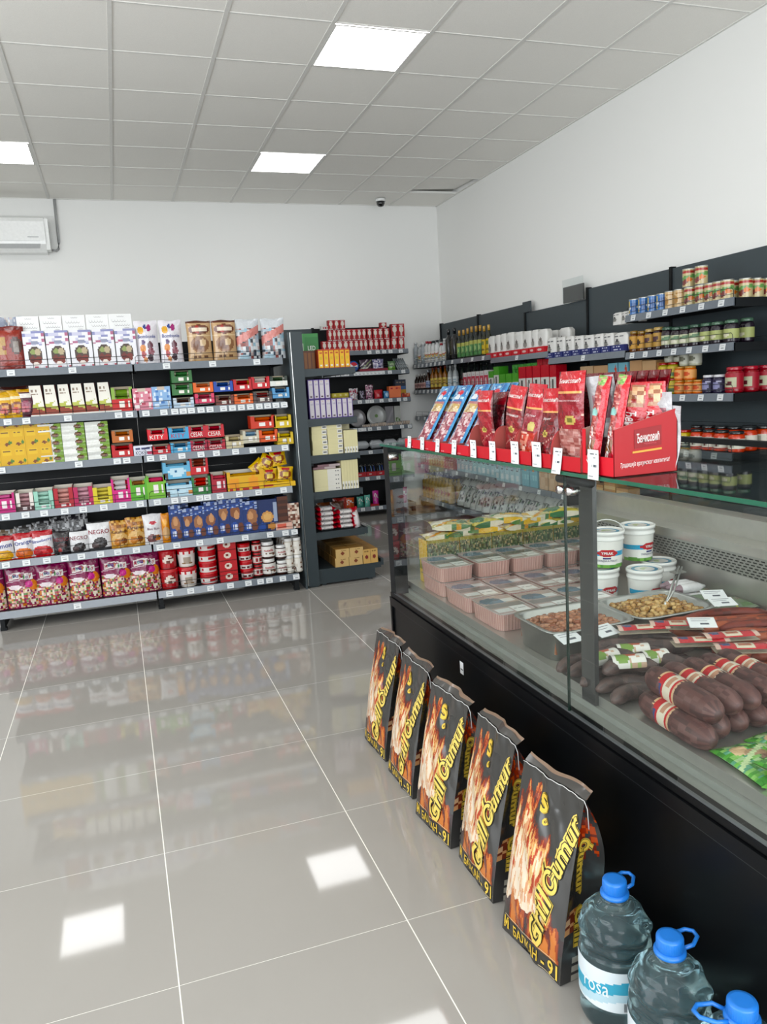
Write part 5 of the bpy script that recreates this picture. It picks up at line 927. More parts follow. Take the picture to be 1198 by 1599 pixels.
for i, (ya, yb) in enumerate([(5.93, 5.84), (5.835, 5.73), (5.725, 5.63), (5.42, 5.32), (5.315, 5.21), (5.205, 5.11), (5.1, 5.0)]): rcart('red_pack', ya, yb, .11 if i < 3 else .17, 1.475 if i < 3 else 1.262, art('b81c24', ('n', 0, 0, 1, 1, ['b81c24', 'c8303a', 'a0141c'], 5, 5)), f'plain red pack {"on top of the white and red packs" if i < 3 else "in the shade under the flour shelf"}, {nth(i if i < 3 else i-3, 3 if i < 3 else 4)}', 'pack', 'red packs', x=3.43, side='a0141c', m=2)
for i, (ya, yb, h) in enumerate([(4.905, 4.789, 0.241), (4.781, 4.671, 0.24)]): rcart('blue_box', ya, yb, h, 1.262, art('7ab4c4', ('e', .8, .8, .1, .1, 'c8503a')), f'pale cyan box behind the salami display, {["left","right"][i]}', 'box', x=3.42, side='6aa0b0')
for i, (ya, yb, h) in enumerate([(5.28, 5.107, 0.234), (5.099, 4.92, 0.23), (4.663, 4.529, 0.247), (4.526, 4.381, 0.239), (4.375, 4.291, 0.221)]): rcart('kraft_box', ya, yb, h, 1.262, art(['c8a884', 'c8a078', 'c49a70', 'cca67c', 'a8703c'][i]), f'plain kraft box on the wall shelf behind the salami display, {nth(i, 5)}', 'box', x=3.43, side='b08a60', nu=2, nv=2)
# -- near section jars and cans
G0 = lambda b, l: art(b, ('r', 0, .1, 1, .9, l), ('e', .25, .5, .1, .2, b))
hon = jar(.036, .11, '6a3a12', '8a6a2c', art('c89848', ('e', .25, .5, .08, .25, '3a2418')), hexa=True); dkj = jar(.036, .12, '2c1218', 'b89a5c', art('b8904a', ('e', .25, .6, .12, .2, '4a2a30')))
cab = jar(.042, .14, '241820', '3a5a48', art('c8cca8', ('d', .05, 1.2, .4, '6a8a6a'), ('e', .25, .3, .14, .2, 'e0dcc8')), lh=(.2, .62), seg=20); cab2 = jar(.042, .14, '1e1420', '4a6a54', art('a8b070', ('e', .25, .35, .1, .2, 'd8d4b8')), lh=(.2, .62), seg=20)
RE1 = [(4.628, 4.534, 0.144), (4.527, 4.466, 0.137), (4.46, 4.374, 0.143), (4.371, 4.288, 0.147), (4.284, 4.192, 0.139), (4.18, 4.114, 0.131), (4.108, 4.027, 0.128), (4.021, 3.937, 0.131), (3.926, 3.846, 0.13), (3.835, 3.757, 0.129), (3.747, 3.632, 0.129)]
for i, (ya, yb, h) in enumerate(RE1):
    k, hh, c = (hon, .11, 'honey jar with gold lid') if i < 2 else (dkj, .12, 'dark jar with gold label') if i < 4 else (cab, .14, 'dark jar with green lid and pale label') if i < 8 else (cab2, .14, 'dark jar with green lid and olive label')
    rput(k, ya, yb, 1.563, f'{c}, {nth(i, 11)} on the middle near shelf', 'jar', 'jars on the middle near shelf', x=3.41, sc=(1, 1, h/hh))
    if i % 2 and i > 2: rput(k, ya, yb, 1.563, f'{c} in the back row, behind the {ORD[i]} jar', 'jar', x=3.51)
rput(cab2, 3.76, 3.68, 1.563, 'dark jar with olive label standing alone, back corner of the middle near shelf', 'jar', x=3.55)
CB = art('4a7ab8', ('r', .05, .05, .25, .95, 'd8c060'), ('d', .2, .5, .15, 'e0e4e8'), ('r', .3, .2, .45, .8, '2a5a9a')); CBe = art('d8b888', ('e', .2, .45, .14, .25, 'b88a50'), ('l', .05, .8, .45, 'a87a40', .04, 16)); CG = art('c8b88a', ('r', 0, .78, 1, .95, 'a83a34'), ('e', .25, .35, .14, .25, '7a3a34'), ('d', .3, .4, .2, '6a9a54'), ('e', .4, .4, .08, .15, 'd87a3a'))
cans = {'b': can(.036, .108, CB), 'e': can(.036, .112, CBe), 'g': can(.037, .112, CG)}
RE0 = [(4.63, 4.532, 0.13), (4.522, 4.438, 0.13), (4.432, 4.335, 0.13), (4.328, 4.259, 0.122), (4.253, 4.174, 0.127), (4.162, 4.086, 0.123), (4.08, 3.984, 0.118), (3.978, 3.897, 0.116), (3.891, 3.823, 0.116), (3.817, 3.766, 0.118), (3.761, 3.691, 0.116)]
for i, (ya, yb, h) in enumerate(RE0):
    c, nm = ('b', 'blue and yellow can') if i < 4 else ('e', 'beige can') if i < 6 else ('g', 'green and red bean can')
    rput(cans[c], ya, yb, 1.811, f'{nm}, {nth(i, 11)} on the upper near shelf', 'can', 'cans on the upper near shelf', x=3.41)
for i, y in enumerate((4.06, 3.95)): rput(cans['g'], y+.04, y-.04, 1.924, f'bean can stacked on top of another, {["left","right"][i]} on the upper near shelf', 'can', x=3.42)
for i, (x, y) in enumerate([(3.50, 3.68), (3.58, 3.68), (3.66, 3.68), (3.50, 3.78), (3.58, 3.78), (3.66, 3.78), (3.50, 3.90), (3.58, 3.90)]): rput(cans['g'], y+.04, y-.04, 1.811, f'bean can in the back rows at the near shelf end, {nth(i, 8)}', 'can', 'bean cans in the back rows', x=x)
org = jar(.038, .085, 'd86a2a', 'b8843c', art('e0a060', ('e', .25, .5, .12, .3, 'c85028')), seg=18); yel = jar(.038, .10, 'a8a030', 'a82a28', art('c8b040', ('r', 0, 0, 1, .4, '4a6a3a'))); blk = jar(.038, .10, 'b8b8a0', '1e2222', art('c8c8b8', ('e', .25, .5, .12, .3, '6a6a58')))
nav = jar(.04, .11, '221c38', 'd8d8dc', art('2a2444', ('e', .25, .45, .13, .3, '8a8ab0'), ('l', .1, .8, .4, 'b0b0c8', .06, 14))); redj = jar(.05, .15, '8e0f1c', 'a81a2c', art('a0182a', ('r', .12, .1, .4, .75, 'b8b89a'), ('e', .28, .35, .06, .15, '5a1220'), ('e', .1, .3, .05, .2, 'c8b83a')), seg=24, lh=(.15, .75))
z2 = 1.276
for i, y in enumerate((4.30, 4.21)):
    for l in range(2): rput(yel, y+.04, y-.04, z2+.101*l, f'yellow-green jar with red lid, {["left","right"][i]} column, {["lower","upper"][l]}, on the lower near shelf', 'jar', x=3.43)
    rput(blk, y+.03, y-.05, z2+.202, f'pale jar with black lid topping the yellow-green jars, {["left","right"][i]}', 'jar', x=3.47)
for i, y in enumerate((4.12, 4.03, 3.95)):
    for l in range(2 if i < 2 else 1): rput(org, y+.04, y-.04, z2+.0855*l, f'orange jar, {["left","middle","right"][i]} column, {["lower","upper"][l]}, on the lower near shelf', 'jar', 'orange jars', x=3.41)
    if i < 2: rput(blk, y+.04, y-.04, z2+.172, f'pale jar with black lid topping the orange jars, {["left","right"][i]}', 'jar', x=3.45)
for i, y in enumerate((3.865, 3.775)): rput(nav, y+.04, y-.04, z2, f'dark blue jar with white lid, {["left","right"][i]} of the pair on the lower near shelf', 'jar', x=3.41)
for i, (x, y) in enumerate([(3.42, 3.672), (3.53, 3.668), (3.64, 3.665), (3.53, 3.78), (3.64, 3.78), (3.64, 3.89)]): rput(redj, y+.05, y-.05, z2, f'dark red square-labelled jar, {nth(i, 6)} at the end of the lower near shelf', 'jar', 'dark red jars', x=x)
ajv = jar(.047, .14, 'c83a18', '1c1e20', art('ddd6c8', ('r', .05, .55, .17, .85, 'b8303a'), ('r', .2, .1, .33, .9, 'a8a898'), ('e', .26, .25, .03, .2, '5a2a2a')), lh=(.18, .66), seg=24, lidh=.12); yj = jar(.045, .13, 'c8b030', 'b82a24', art('3a3834', ('l', .05, .6, .45, 'c8c8b8', .06, 14), ('l', .05, .3, .45, 'a8a898', .05, 14)), lh=(.05, .55))
RE3 = [(4.147, 4.04, 0.126), (4.029, 3.92, 0.126), (3.915, 3.827, 0.125), (3.822, 3.722, 0.124), (3.711, 3.596, 0.121)]
for i, (ya, yb, h) in enumerate(RE3):
    rput(yj if i == 0 else ajv, ya, yb, .931, 'yellow pickle jar with red lid and dark label beside the red box' if i == 0 else f'orange-red pepper spread jar with black lid, {nth(i-1, 4)} in the front row', 'jar', None if i == 0 else 'pepper spread jars', x=3.425, sc=(1, 1, h/.14))
for i, (x, y) in enumerate([(3.53, 3.67), (3.64, 3.67), (3.53, 3.78), (3.53, 3.89), (3.53, 4.0), (3.64, 3.78), (3.53, 4.1)]): rput(ajv, y+.05, y-.05, .931, f'pepper spread jar in the back rows of the near shelf, {nth(i, 7)}', 'jar', 'pepper spread jars in the back rows', x=x)
# -- goods seen through the glass of the counter
TOM = art('c8604a', ('n', 0, 0, 1, 1, ['c8604a', 'd88a6a', 'b84838', 'e0b890'], 4, 8), ('r', 0, .9, 1, 1, 'a83a30'))
for i in range(13):
    for l in range(2): rcart('juice_carton', 8.6-.073*i, 8.53-.073*i, .095, .512+.096*l, TOM, f'small orange-red carton, {["lower","upper"][l]} row, {nth(i, 13, "far", "near")}, seen through the counter glass', 'carton', 'small orange-red cartons', side='a84838', nu=4, nv=8)
BLB = art('a8cdd8', ('r', .3, .55, .7, .92, '3a4a54'), ('r', .35, .62, .65, .85, 'c8d8dc'), ('r', .2, .1, .8, .4, 'd8e4e6'), ('r', 0, 0, .06, 1, '6a9aaa'))
for i in range(14): rcart('pasta_box', 7.55-.098*i, 7.455-.098*i, .20, .512 if 7.5-.098*i > 6.65 else .492, BLB, f'narrow pale blue box with dark window, {nth(i, 14, "far", "near")}, through the counter glass', 'box', 'narrow pale blue boxes', side='8ab4c0', nu=8, nv=16)
for i in range(2): rcart('pasta_box', 6.14-.14*i, 6.01-.14*i, .21, .492, art('5aa4b4', ('e', .45, .85, .3, .2, 'd8905a'), ('l', .1, .4, .9, '8ac4d0', .08, 10)), f'wide teal box with orange dot behind the counter glass, {["left","right"][i]}', 'box', side='4a94a4')
for i in range(5): rcart('kraft_box', 5.84-.15*i, 5.70-.15*i, .21, .492, art('c09a74', ('n', 0, 0, 1, 1, ['c09a74', 'b88e64', 'cca884'], 4, 4)), f'kraft box on the low wall shelf behind the counter, {nth(i, 5)}', 'box', 'kraft boxes on the low wall shelf', side='a8845c', nu=6, nv=6)
for i in range(6): rcart('kraft_box', 5.05-.15*i, 4.91-.15*i, .12+.03*(i % 2), .492, art('b88a5a', ('r', 0, .6, 1, .8, 'd0b080')), f'brown box on the low wall shelf near the cans section, {nth(i, 6)}', 'box', 'brown boxes on the low wall shelf', side='a07848', nu=6, nv=6) if i < 3 else None
oil = bottle(.042, .27, 'b8902c', 'c8a02c', art('c8a050', ('e', .25, .5, .1, .25, 'b0522a')), neck=.3, lh=(.2, .6))
for i in range(9):
    for r in range(2): rput(oil, 8.58-.092*i, 8.50-.092*i, .122, f'golden cooking oil bottle, {["front","back"][r]} row, {nth(i, 9, "far", "near")}', 'bottle', 'golden cooking oil bottles', x=3.40+.095*r)
for i in range(6): rcart('purple_pack', 8.55-.14*i, 8.42-.14*i, .06, .40, art('4a4480', ('n', 0, 0, 1, 1, ['4a4480', 'd8d8e8', '4a4480'], 7, 4)), f'small purple and white pack over the oil bottles, {nth(i, 6)}', 'pack', 'small purple and white packs', x=3.40, side='3a3468', nu=8, nv=4)
PSB = art('dfe0dc', ('n', .1, .3, .9, .8, ['dfe0dc', 'dfe0dc', 'dfe0dc', '5a5c60', 'dfe0dc', 'a8b0b0', '5a7a5a'], 9, 9), ('r', 0, .92, 1, 1, 'c8cac8'))
psm = [pouch(.16, .22, .10, PSB, nu=16, nv=18, seed=90+k, flat=.3) for k in range(3)]
for i in range(15):
    for l in range(3 if i < 12 else 2):
        y = 7.66-.155*i; o = link('flour_sack', psm[(i+l) % 3]); o.location = (3.40+.04*l, y, .122+.115*l); o.rotation_euler = (-.35-.25*l, .12*math.sin(i*3+l), -PI/2+.15*math.sin(i*5+l))
        tag(o, f'white printed flour sack in the heap, {["lowest","middle","top"][l]} layer, {nth(i, 15, "far", "near")}', 'flour sack', 'heap of white flour sacks')

# ================================================================ refrigerated glass counter
GX = 1.06; CY0, CY1 = .70, 3.13; DZ = .58; XBK = 1.97
BLK = mat('black_satin_panel', '08090b', rough=.34, spec=.22); SILL = mat('grey_painted_sill', '7c7e78', rough=.4)
SST = mat('brushed_counter_steel', 'c4c2bb', rough=.33, metal=.85, bscale=30); GLASS = clearmat('counter_glass', (.955, .975, .965), ior=1.5, base=.008)
GEDGE = mat('green_glass_edge', '1f5a44', rough=.15, coat=.5); CHR = mat('chrome', 'd8d8d8', rough=.12, metal=1)
ct = tag(empty('refrigerated_counter', (GX, CY0, 0)), 'long black refrigerated deli counter with glass front and glass top', 'refrigerated counter')
def cpart(name, m, *boxes, parent=None):
    q = MB()
    for b in boxes: q.box(b[0]-GX, b[1]-CY0, b[2], b[3]-GX, b[4]-CY0, b[5])
    return q.obj(name, [m], parent or ct)
cpart('base_panel', BLK, (GX+.008, CY0, .075, GX+.03, CY1+.01, .474), (GX+.03, CY0, .06, XBK+.1, CY1+.01, .47)); cpart('plinth', FRAMED, (GX+.06, CY0+.05, 0, XBK, CY1-.04, .06))
cpart('bumper_rail', BLK, (GX-.004, CY0, .478, GX+.03, CY1+.01, .497), (GX-.008, CY0, .4995, GX+.03, CY1+.01, .517), (GX-.002, CY0, .5195, GX+.03, CY1+.01, .537))
cpart('trim_strip', mat('dull_grey_trim', '6a6d70', rough=.35, metal=.5), (GX-.0005, CY0, .4745, GX+.02, CY1, .4775), (GX-.002, CY0, .4972, GX+.02, CY1, .4992), (GX, CY0, .5372, GX+.012, CY1-.03, .5388))
cpart('end_panel', BLK, (GX+.0, CY1+.012, .05, XBK+.1, CY1+.03, .50)); 
cpart('sill', SILL, (GX+.026, CY0, .50, GX+.062, CY1-.0, .535), (GX+.062, CY0, .50, 1.136, CY1, .552)); cpart('deck', SST, (1.136, CY0, .50, XBK, CY1, .58))
cpart('end_pillar', FRAMED, (GX+.002, CY1-.045, .50, GX+.062, CY1+.012, 1.174))
cpart('end_frame', FRAMED, (GX+.062, CY1-.03, .50, XBK, CY1+.01, .56), (GX+.062, CY1-.03, 1.15, XBK, CY1+.005, 1.174), (XBK-.03, CY1-.03, .5, XBK+.04, CY1+.01, 1.174))
cpart('end_glass', GLASS, (GX+.062, CY1-.012, .56, XBK-.03, CY1-.006, 1.15))
JY = 1.72
cpart('front_glass', GLASS, (GX+.003, JY+.003, .539, GX+.009, CY1-.046, 1.172)); cpart('front_glass', GLASS, (GX+.003, CY0, .539, GX+.009, JY-.002, 1.172))
cpart('glass_edge', mat('dark_glass_joint', '14241e', rough=.2), (GX+.0025, JY-.0015, .539, GX+.0095, JY+.0022, 1.172))
cpart('inner_post', mat('dark_anodised_post', '2c2e2e', rough=.18, coat=.6), (1.125, 1.688, .552, 1.138, 1.750, 1.165))
tg = cpart('top_glass', GLASS, (GX-.012, CY0, 1.178, 1.62, CY1+.01, 1.188)); cpart('polished_edge', GEDGE, (GX-.0135, CY0, 1.1785, GX-.0118, CY1+.01, 1.1875), (GX-.012, CY1+.010, 1.1785, 1.62, CY1+.0115, 1.1875), parent=tg)
q = MB(); q.tube([(.035, JY-.075-CY0, 1.158), (.035, JY+.075-CY0, 1.158)], .012, 14); q.obj('support_bar', [FRAMED], ct)
for y in (-.022, .022):
    q = MB(); q.tube([(-.003, JY+y-CY0, 1.135), (.03, JY+y-CY0, 1.135)], .011, 14); q.obj('glass_clamp', [CHR], ct)
q = MB(); q.tube([(-.003, CY1-.07-CY0, 1.135), (.03, CY1-.07-CY0, 1.135)], .011, 14); q.obj('glass_clamp', [CHR], ct)
cpart('back_wall', SST, (XBK, CY0, .50, XBK+.03, CY1, .713), (XBK-.03, CY0, .80, XBK+.03, CY1, .822), (XBK-.03, CY0, .822, XBK+.14, CY1, .832), (XBK+.06, CY0, .83, XBK+.10, CY1, .90))
q = MB()    # slotted air grille leaning back
gx0, gz0, gx1, gz1 = XBK+.002-GX, .713, XBK-.028-GX, .80
def gp(s, y): return (gx0+(gx1-gx0)*s, y, gz0+(gz1-gz0)*s)
L = CY1-CY0; q.poly([gp(0, 0), gp(0, L), gp(1, L), gp(1, 0)], col='b4b3ac', m=0)
for r in range(7):
    n = 96
    for k in range(n):
        y = L*(k+(.5 if r % 2 else 0))/n; s0 = .06+.13*r; q.poly([tuple(a+b for a, b in zip(gp(s0, y+.003), (-.0012, 0, 0))), tuple(a+b for a, b in zip(gp(s0, y+.020), (-.0012, 0, 0))), tuple(a+b for a, b in zip(gp(s0+.055, y+.020), (-.0012, 0, 0))), tuple(a+b for a, b in zip(gp(s0+.055, y+.003), (-.0012, 0, 0)))], col='23221f', m=0)
q.obj('air_grille', [mat('grille_metal', None, rough=.35, metal=.3)], ct)
cpart('rear_glass', GLASS, (XBK+.08, CY0, .90, XBK+.086, CY1, 1.15)); cpart('rear_rail', FRAMED, (XBK+.07, CY0, 1.15, XBK+.10, CY1, 1.17)); cpart('worktop', SST, (XBK+.10, CY0, .84, XBK+.30, CY1, .86)); cpart('worktop_bracket', FRAMED, *[(XBK+.10, CY0+k*.8+.1, .80, XBK+.26, CY0+k*.8+.13, .839) for k in range(3)])
cpart('rear_body', BLK, (XBK+.03, CY0, .08, XBK+.10, CY1, .83))
q = MB(); q.box(-.0005+.0078, 2.426-CY0-.014, .40, .0079, 2.426-CY0+.014, .445); q.box(.0069, 2.426-CY0-.010, .415, .0073, 2.426-CY0+.008, .420, col='666a6e'); q.obj('price_label', [PAPER], ct)

# ---- goods in the counter
def cput(nm, me, loc, rz, lab, cat, grp=None, sc=None, rot=None):
    o = link(nm, me); o.location = loc; o.rotation_euler = rot or (0, 0, rz)
    if sc: o.scale = sc
    return tag(o, lab, cat, grp)
# meat trays
TOPA = art('b9aeaa', ('r', .04, .04, .96, .96, 'b09a94'), ('r', .50, .06, .90, .36, 'f2f2ee'), ('l', .54, .22, .86, '8a8a8a', .02, 20), ('r', .08, .12, .45, .30, 'dedfdc'), ('r', .05, .36, .95, .56, '76726f'), ('e', .35, .74, .3, .16, '44627a'), ('e', .5, .66, .22, .08, '5a788c'), ('r', .62, .62, .92, .78, 'dadad8'), ('r', .0, .0, 1, .03, 'dcd2ce'))
def meat_tray():
    b = MB(); w, d, h = .152, .232, .058
    def side(u, v):
        a = u*2*PI; c_, s_ = math.cos(a), math.sin(a); k = (abs(c_)**7+abs(s_)**7)**(-1/7); t = 1-.05*(1-v)
        rib = 1+.008*math.sin(u*2*PI*44); return (w/2+c_*k*w/2*t*rib, d/2+s_*k*d/2*t*rib, v*h)
    b.grid(side, 176, 4, col=lambda u, v: ('cda89e' if (u*88) % 1 < .5 else 'b88a80') if v > .12 else 'c8b0a8', m=1, cu=True); b.poly([side(-k/24, 0) for k in range(24)], col='b88a80')
    l = MB(); l.grid(lambda u, v: side(u, 1) if v < .5 else (side(u, 1)[0]*1.0, side(u, 1)[1], h+.0015), 48, 1, col='d8cfca', m=1, cu=True)
    l.grid(lambda u, v: (w*(.01+.98*u), d*(.01+.98*v), h+.002), 26, 34, col=TOPA, m=1)
    return Kind('meat_tray', [('tray', b.mesh('tray')), ('film_lid', l.mesh('film_lid'))])
mt = meat_tray(); n = 0
pos = []
for r, y in ((0, 2.775), (1, 2.53), (2, 2.285)):
    for c in range(5 if r == 0 else 4 if r == 1 else 3):
        for l in range(2 if r == 0 else 1): pos.append((r, c, l, 1.150+.162*c, y-.02*(c % 2)*(r > 0)))
for r, c, l, x, y in pos:
    mt.put((x+random.uniform(-.004, .004), y+random.uniform(-.004, .004), DZ+.001+.062*l), random.uniform(-.02, .02), f'clear tray of minced meat, {["far","middle","near"][r]} row, {nth(c, 5-r) if r else nth(c, 5)}, {["lower","upper"][l] if r == 0 else "single"} layer', 'meat tray', 'clear trays of minced meat')
# green and yellow salad packs behind the meat
SAL = art('4a5a3c', ('n', 0, 0, 1, 1, ['4a5a3c', '34482c', '7a7a5c', '3f5634', '988a64', '2a3f28', '5c6e4a'], 26, 22), ('r', 0, .94, 1, 1, '8a8038')); SALT = art('b8a860', ('n', 0, 0, 1, 1, ['c8b868', 'd0c088', 'a8a048', '8a9a50', 'd8c8a0'], 7, 7))
STR = art('d8a830', ('s', 0, 0, 1, 1, 'e0c870', 5, 'u'), ('s', 0, .3, 1, .5, '5a8a3a', 5, 'u'))
for i in range(5):
    q = MB(); w = .15; q.box(0, 0, 0, w, .095, .19, col={'*': '8a8040'}, skip='ftl'); q.grid(lambda u, v: (u*w, 0, v*.19), 26, 28, col=SAL, smooth=False, m=1); q.grid(lambda u, v: (u*w, v*.095, .19), 16, 10, col=SALT, smooth=False, m=1); q.grid(lambda u, v: (0, .095*(1-u), v*.19), 10, 20, col=STR, smooth=False, m=1)
    cput('salad_box', q.mesh('salad_box'), (1.185+.153*i, 3.002, DZ+.001), 0, f'green and yellow striped salad pack behind the meat trays, {nth(i, 5)}', 'salad pack', 'green and yellow salad packs')
YGB = [art('c4b878', ('e', .3, .5, .3, .35, 'dcd6bc'), ('e', .75, .4, .25, .3, '4a7a4a'), ('d', -.2, .9, .15, 'c89030')), art('d8d0b0', ('e', .6, .5, .3, .3, 'd8b040'), ('d', .3, .5, .2, '4a8048')), art('c8b848', ('e', .25, .4, .2, .3, '2f7040'), ('e', .7, .6, .26, .25, 'e8e0c8'))]
for i in range(16):
    r = i % 2; me = pouch(.17, .085+.02*(i > 7), .036, YGB[(i*2+i//3) % 3], nu=18, nv=12, seed=300+i)
    cput('salad_bag', me, (1.27+.092*(i % 8)+.03*(i > 7), (3.005 if i < 8 else 2.995)+.010*r, DZ+.214+.030*(i > 7)+.006*(i % 3)), 0, f'green, yellow and white salad bag lying on the salad packs, {nth(i % 8, 8)}, {"lower" if i < 8 else "upper"} layer', 'salad bag', 'bags on the salad packs', rot=(-PI/2+.12, .0, .25*math.sin(i*2.1)))
# steel pans
def pan(name, x0, y0, x1, y1, z1, lab):
    e = tag(empty(name, (x0, y0, DZ)), lab, 'steel pan'); W, D, h = x1-x0, y1-y0, z1-DZ; q = MB()
    def ring(sx, z, k=6):
        return [(W/2+math.copysign(abs(math.cos(a))**(2/k), math.cos(a))*(W/2-sx), D/2+math.copysign(abs(math.sin(a))**(2/k), math.sin(a))*(D/2-sx), z) for a in [2*PI*i/40 for i in range(40)]]
    rs = [ring(.022, .001), ring(.014, h-.004), ring(.0, h-.002), ring(.0, h), ring(.012, h), ring(.018, h-.003), ring(.026, .006)]; n = len(q.v)
    for r_ in rs: q.v += r_
    for j in range(6):
        for i in range(40): q.f.append((n+j*40+i, n+j*40+(i+1) % 40, n+(j+1)*40+(i+1) % 40, n+(j+1)*40+i)); q.c.append('ffffff'); q.m.append(0); q.sm.append(True)
    q.f.append(tuple(n+6*40+i for i in range(40))); q.c.append('ffffff'); q.m.append(0); q.sm.append(False)
    q.f.append(tuple(n+i for i in reversed(range(40)))); q.c.append('ffffff'); q.m.append(0); q.sm.append(False)
    q.obj('pan_body', [STEEL], e); return e
def chunks(name, x0, y0, x1, y1, z, n, r, cols, lab, cat, heap=.03):
    q = MB(); rnd = random.Random(n); cx, cy = (x0+x1)/2, (y0+y1)/2
    for k in range(n):
        x, y = rnd.uniform(x0, x1), rnd.uniform(y0, y1); dd = max(abs(x-cx)/(x1-x0), abs(y-cy)/(y1-y0))*2
        zz = z+heap*(1-dd**2)+rnd.uniform(-.006, .006); c = rnd.choice(cols); rr_ = [rnd.uniform(.7, 1.3)*r for _ in range(8)]; b = len(q.v)
        a0 = rnd.uniform(0, 6)
        for j in range(3):
            for i in range(6):
                a = a0+i*PI/3; s_ = (.75, 1.05, .6)[j]*rr_[i]; q.v.append((x+s_*math.cos(a)*1.2, y+s_*math.sin(a), zz+(-.8, .1, .75)[j]*r))
        for j in range(2):
            for i in range(6): q.f.append((b+j*6+i, b+j*6+(i+1) % 6, b+j*6+6+(i+1) % 6, b+j*6+6+i)); q.c.append(c); q.m.append(1); q.sm.append(True)
        q.f.append(tuple(b+12+i for i in range(6))); q.c.append(c); q.m.append(1); q.sm.append(True)
    q.box(x0-.004, y0-.004, z-.05, x1+.004, y1+.004, z-.004, col=cols[0], m=1)
    o = q.obj(name); tag(o, lab, cat, kind='stuff'); return o
pan('food_pan', 1.140, 1.93, 1.455, 2.20, .675, 'steel pan of reddish cooked meat chunks near the front glass')
chunks('cooked_meat', 1.175, 1.965, 1.42, 2.165, .650, 420, .0085, ['b0785a', 'a06848', 'c08c6c', '96583c', 'b88468'], 'reddish cooked meat chunks filling the front steel pan', 'cooked meat', .014)
pan('food_pan', 1.46, 1.94, 1.775, 2.21, .668, 'steel pan of golden cracklings in front of the white buckets')
chunks('cracklings', 1.495, 1.975, 1.74, 2.175, .645, 460, .0085, ['c09458', 'a87c40', 'd0ac70', '9a6c34', 'c8a468'], 'golden pork cracklings filling the steel pan', 'cracklings', .028)
q = MB(); q.tube([(0, 0, 0), (.06, .045, .03), (.13, .09, .095)], .004, 6); q.box(.10, .07, .075, .145, .10, .079); q.tube([(0, 0, 0), (.065, .035, .03), (.135, .08, .095)], .003, 6)
tag(q.obj('serving_tongs', [STEEL], loc=(1.62, 2.03, .672)), 'steel serving tongs stuck in the cracklings pan', 'tongs')
# lard buckets
def bucket(r, h):
    b = MB(); def_ = art('ebe9e2', ('r', 0, .42, .62, .58, '2a9cc4'), ('e', .31, .52, .10, .13, 'b8242c'), ('r', .20, .46, .42, .56, 'b8242c'), ('r', .27, .30, .35, .36, '2c3470'), ('n', 0, 0, .62, .10, ['6aa040', '4f8a34', '7ab050'], 30, 6), ('e', .12, .08, .06, .07, '5a943a'), ('e', .45, .08, .08, .06, '5a943a'), ('r', .7, .1, .95, .6, 'dddcd6'), ('s', .72, .12, .93, .58, 'c4c4c0', 9, 'v'))
    b.grid(lambda u, v: ((r*(.9+.08*v))*math.cos(u*2*PI+PI*.88), (r*(.9+.08*v))*math.sin(u*2*PI+PI*.88), v*h*.8), 72, 36, col=def_, m=1, cu=True); b.poly([(r*.9*math.cos(-k*PI/8), r*.9*math.sin(-k*PI/8), 0) for k in range(16)], col='dcdad2')
    R = lambda z: r*(.9+.08*z/(h*.8))+.0012
    sf = lambda x, y: (R(y)*math.sin(x/r-.0), -R(y)*math.cos(x/r-.0), y)
    t = MB(); t.text('YPRAK', sf, 0, h*.41, h*.075, r*.75, col='f0ece8', bold=.02); t.text('SVINJSKA MAST', sf, 0, h*.19, h*.075, r*1.3, col='2c3060')
    l = MB(); l.lathe([(r*.97, h*.74), (r*1.04, h*.75), (r*1.04, h*.80), (r, h*.81), (r*1.0, h*.9), (r*1.07, h*.905), (r*1.07, h*.985), (r*1.03, h), (r*.98, h), (r*.95, h*.965)], 36, col='eeede8', m=1, caps=False)
    l.grid(lambda u, v: (r*.955*v*math.cos(u*2*PI), r*.955*v*math.sin(u*2*PI), h*.966), 36, 10, col=lambda u, v: ('5a9aba' if .62 < v < .78 else 'c8d8a8' if v < .3 and u < .6 else 'e9e8e4'), m=1, cu=True)
    hd = MB(); hd.tube([(-r*1.05, 0, h*.88)]+[(-r*1.08*math.cos(a), -r*.15*math.sin(a), h*.88+r*.9*math.sin(a)*1.0) for a in [PI*k/12 for k in range(1, 12)]]+[(r*1.05, 0, h*.88)], .0018, 6, col='e4e4e0', m=1)
    return [('body', b.mesh('body'), [('lettering', t.mesh('lettering'))]), ('lid', l.mesh('lid'))], ('handle', hd.mesh('handle'))
bp_, hd_ = bucket(.062, .135); kb = Kind('lard_bucket', bp_); kh = Kind('lard_bucket', bp_+[hd_])

for i, (k, x, y, z, rz, lab) in enumerate([(kb, 1.655, 2.43, DZ+.001, 0, 'white lard bucket standing lower left, partly behind the inner post'), (kb, 1.775, 2.335, DZ+.001, .2, 'white lard bucket on the deck, middle of the lower three'), (kb, 1.895, 2.41, DZ+.001, .5, 'white lard bucket on the deck, right of the lower three'), (kh, 1.685, 2.44, DZ+.137, -.55, 'upper white lard bucket with raised wire handle and red logo facing front'), (kb, 1.845, 2.47, DZ+.137, .25, 'upper right white lard bucket turned so its logo is half hidden')]):
    k.put((x, y, z), rz, lab, 'bucket')
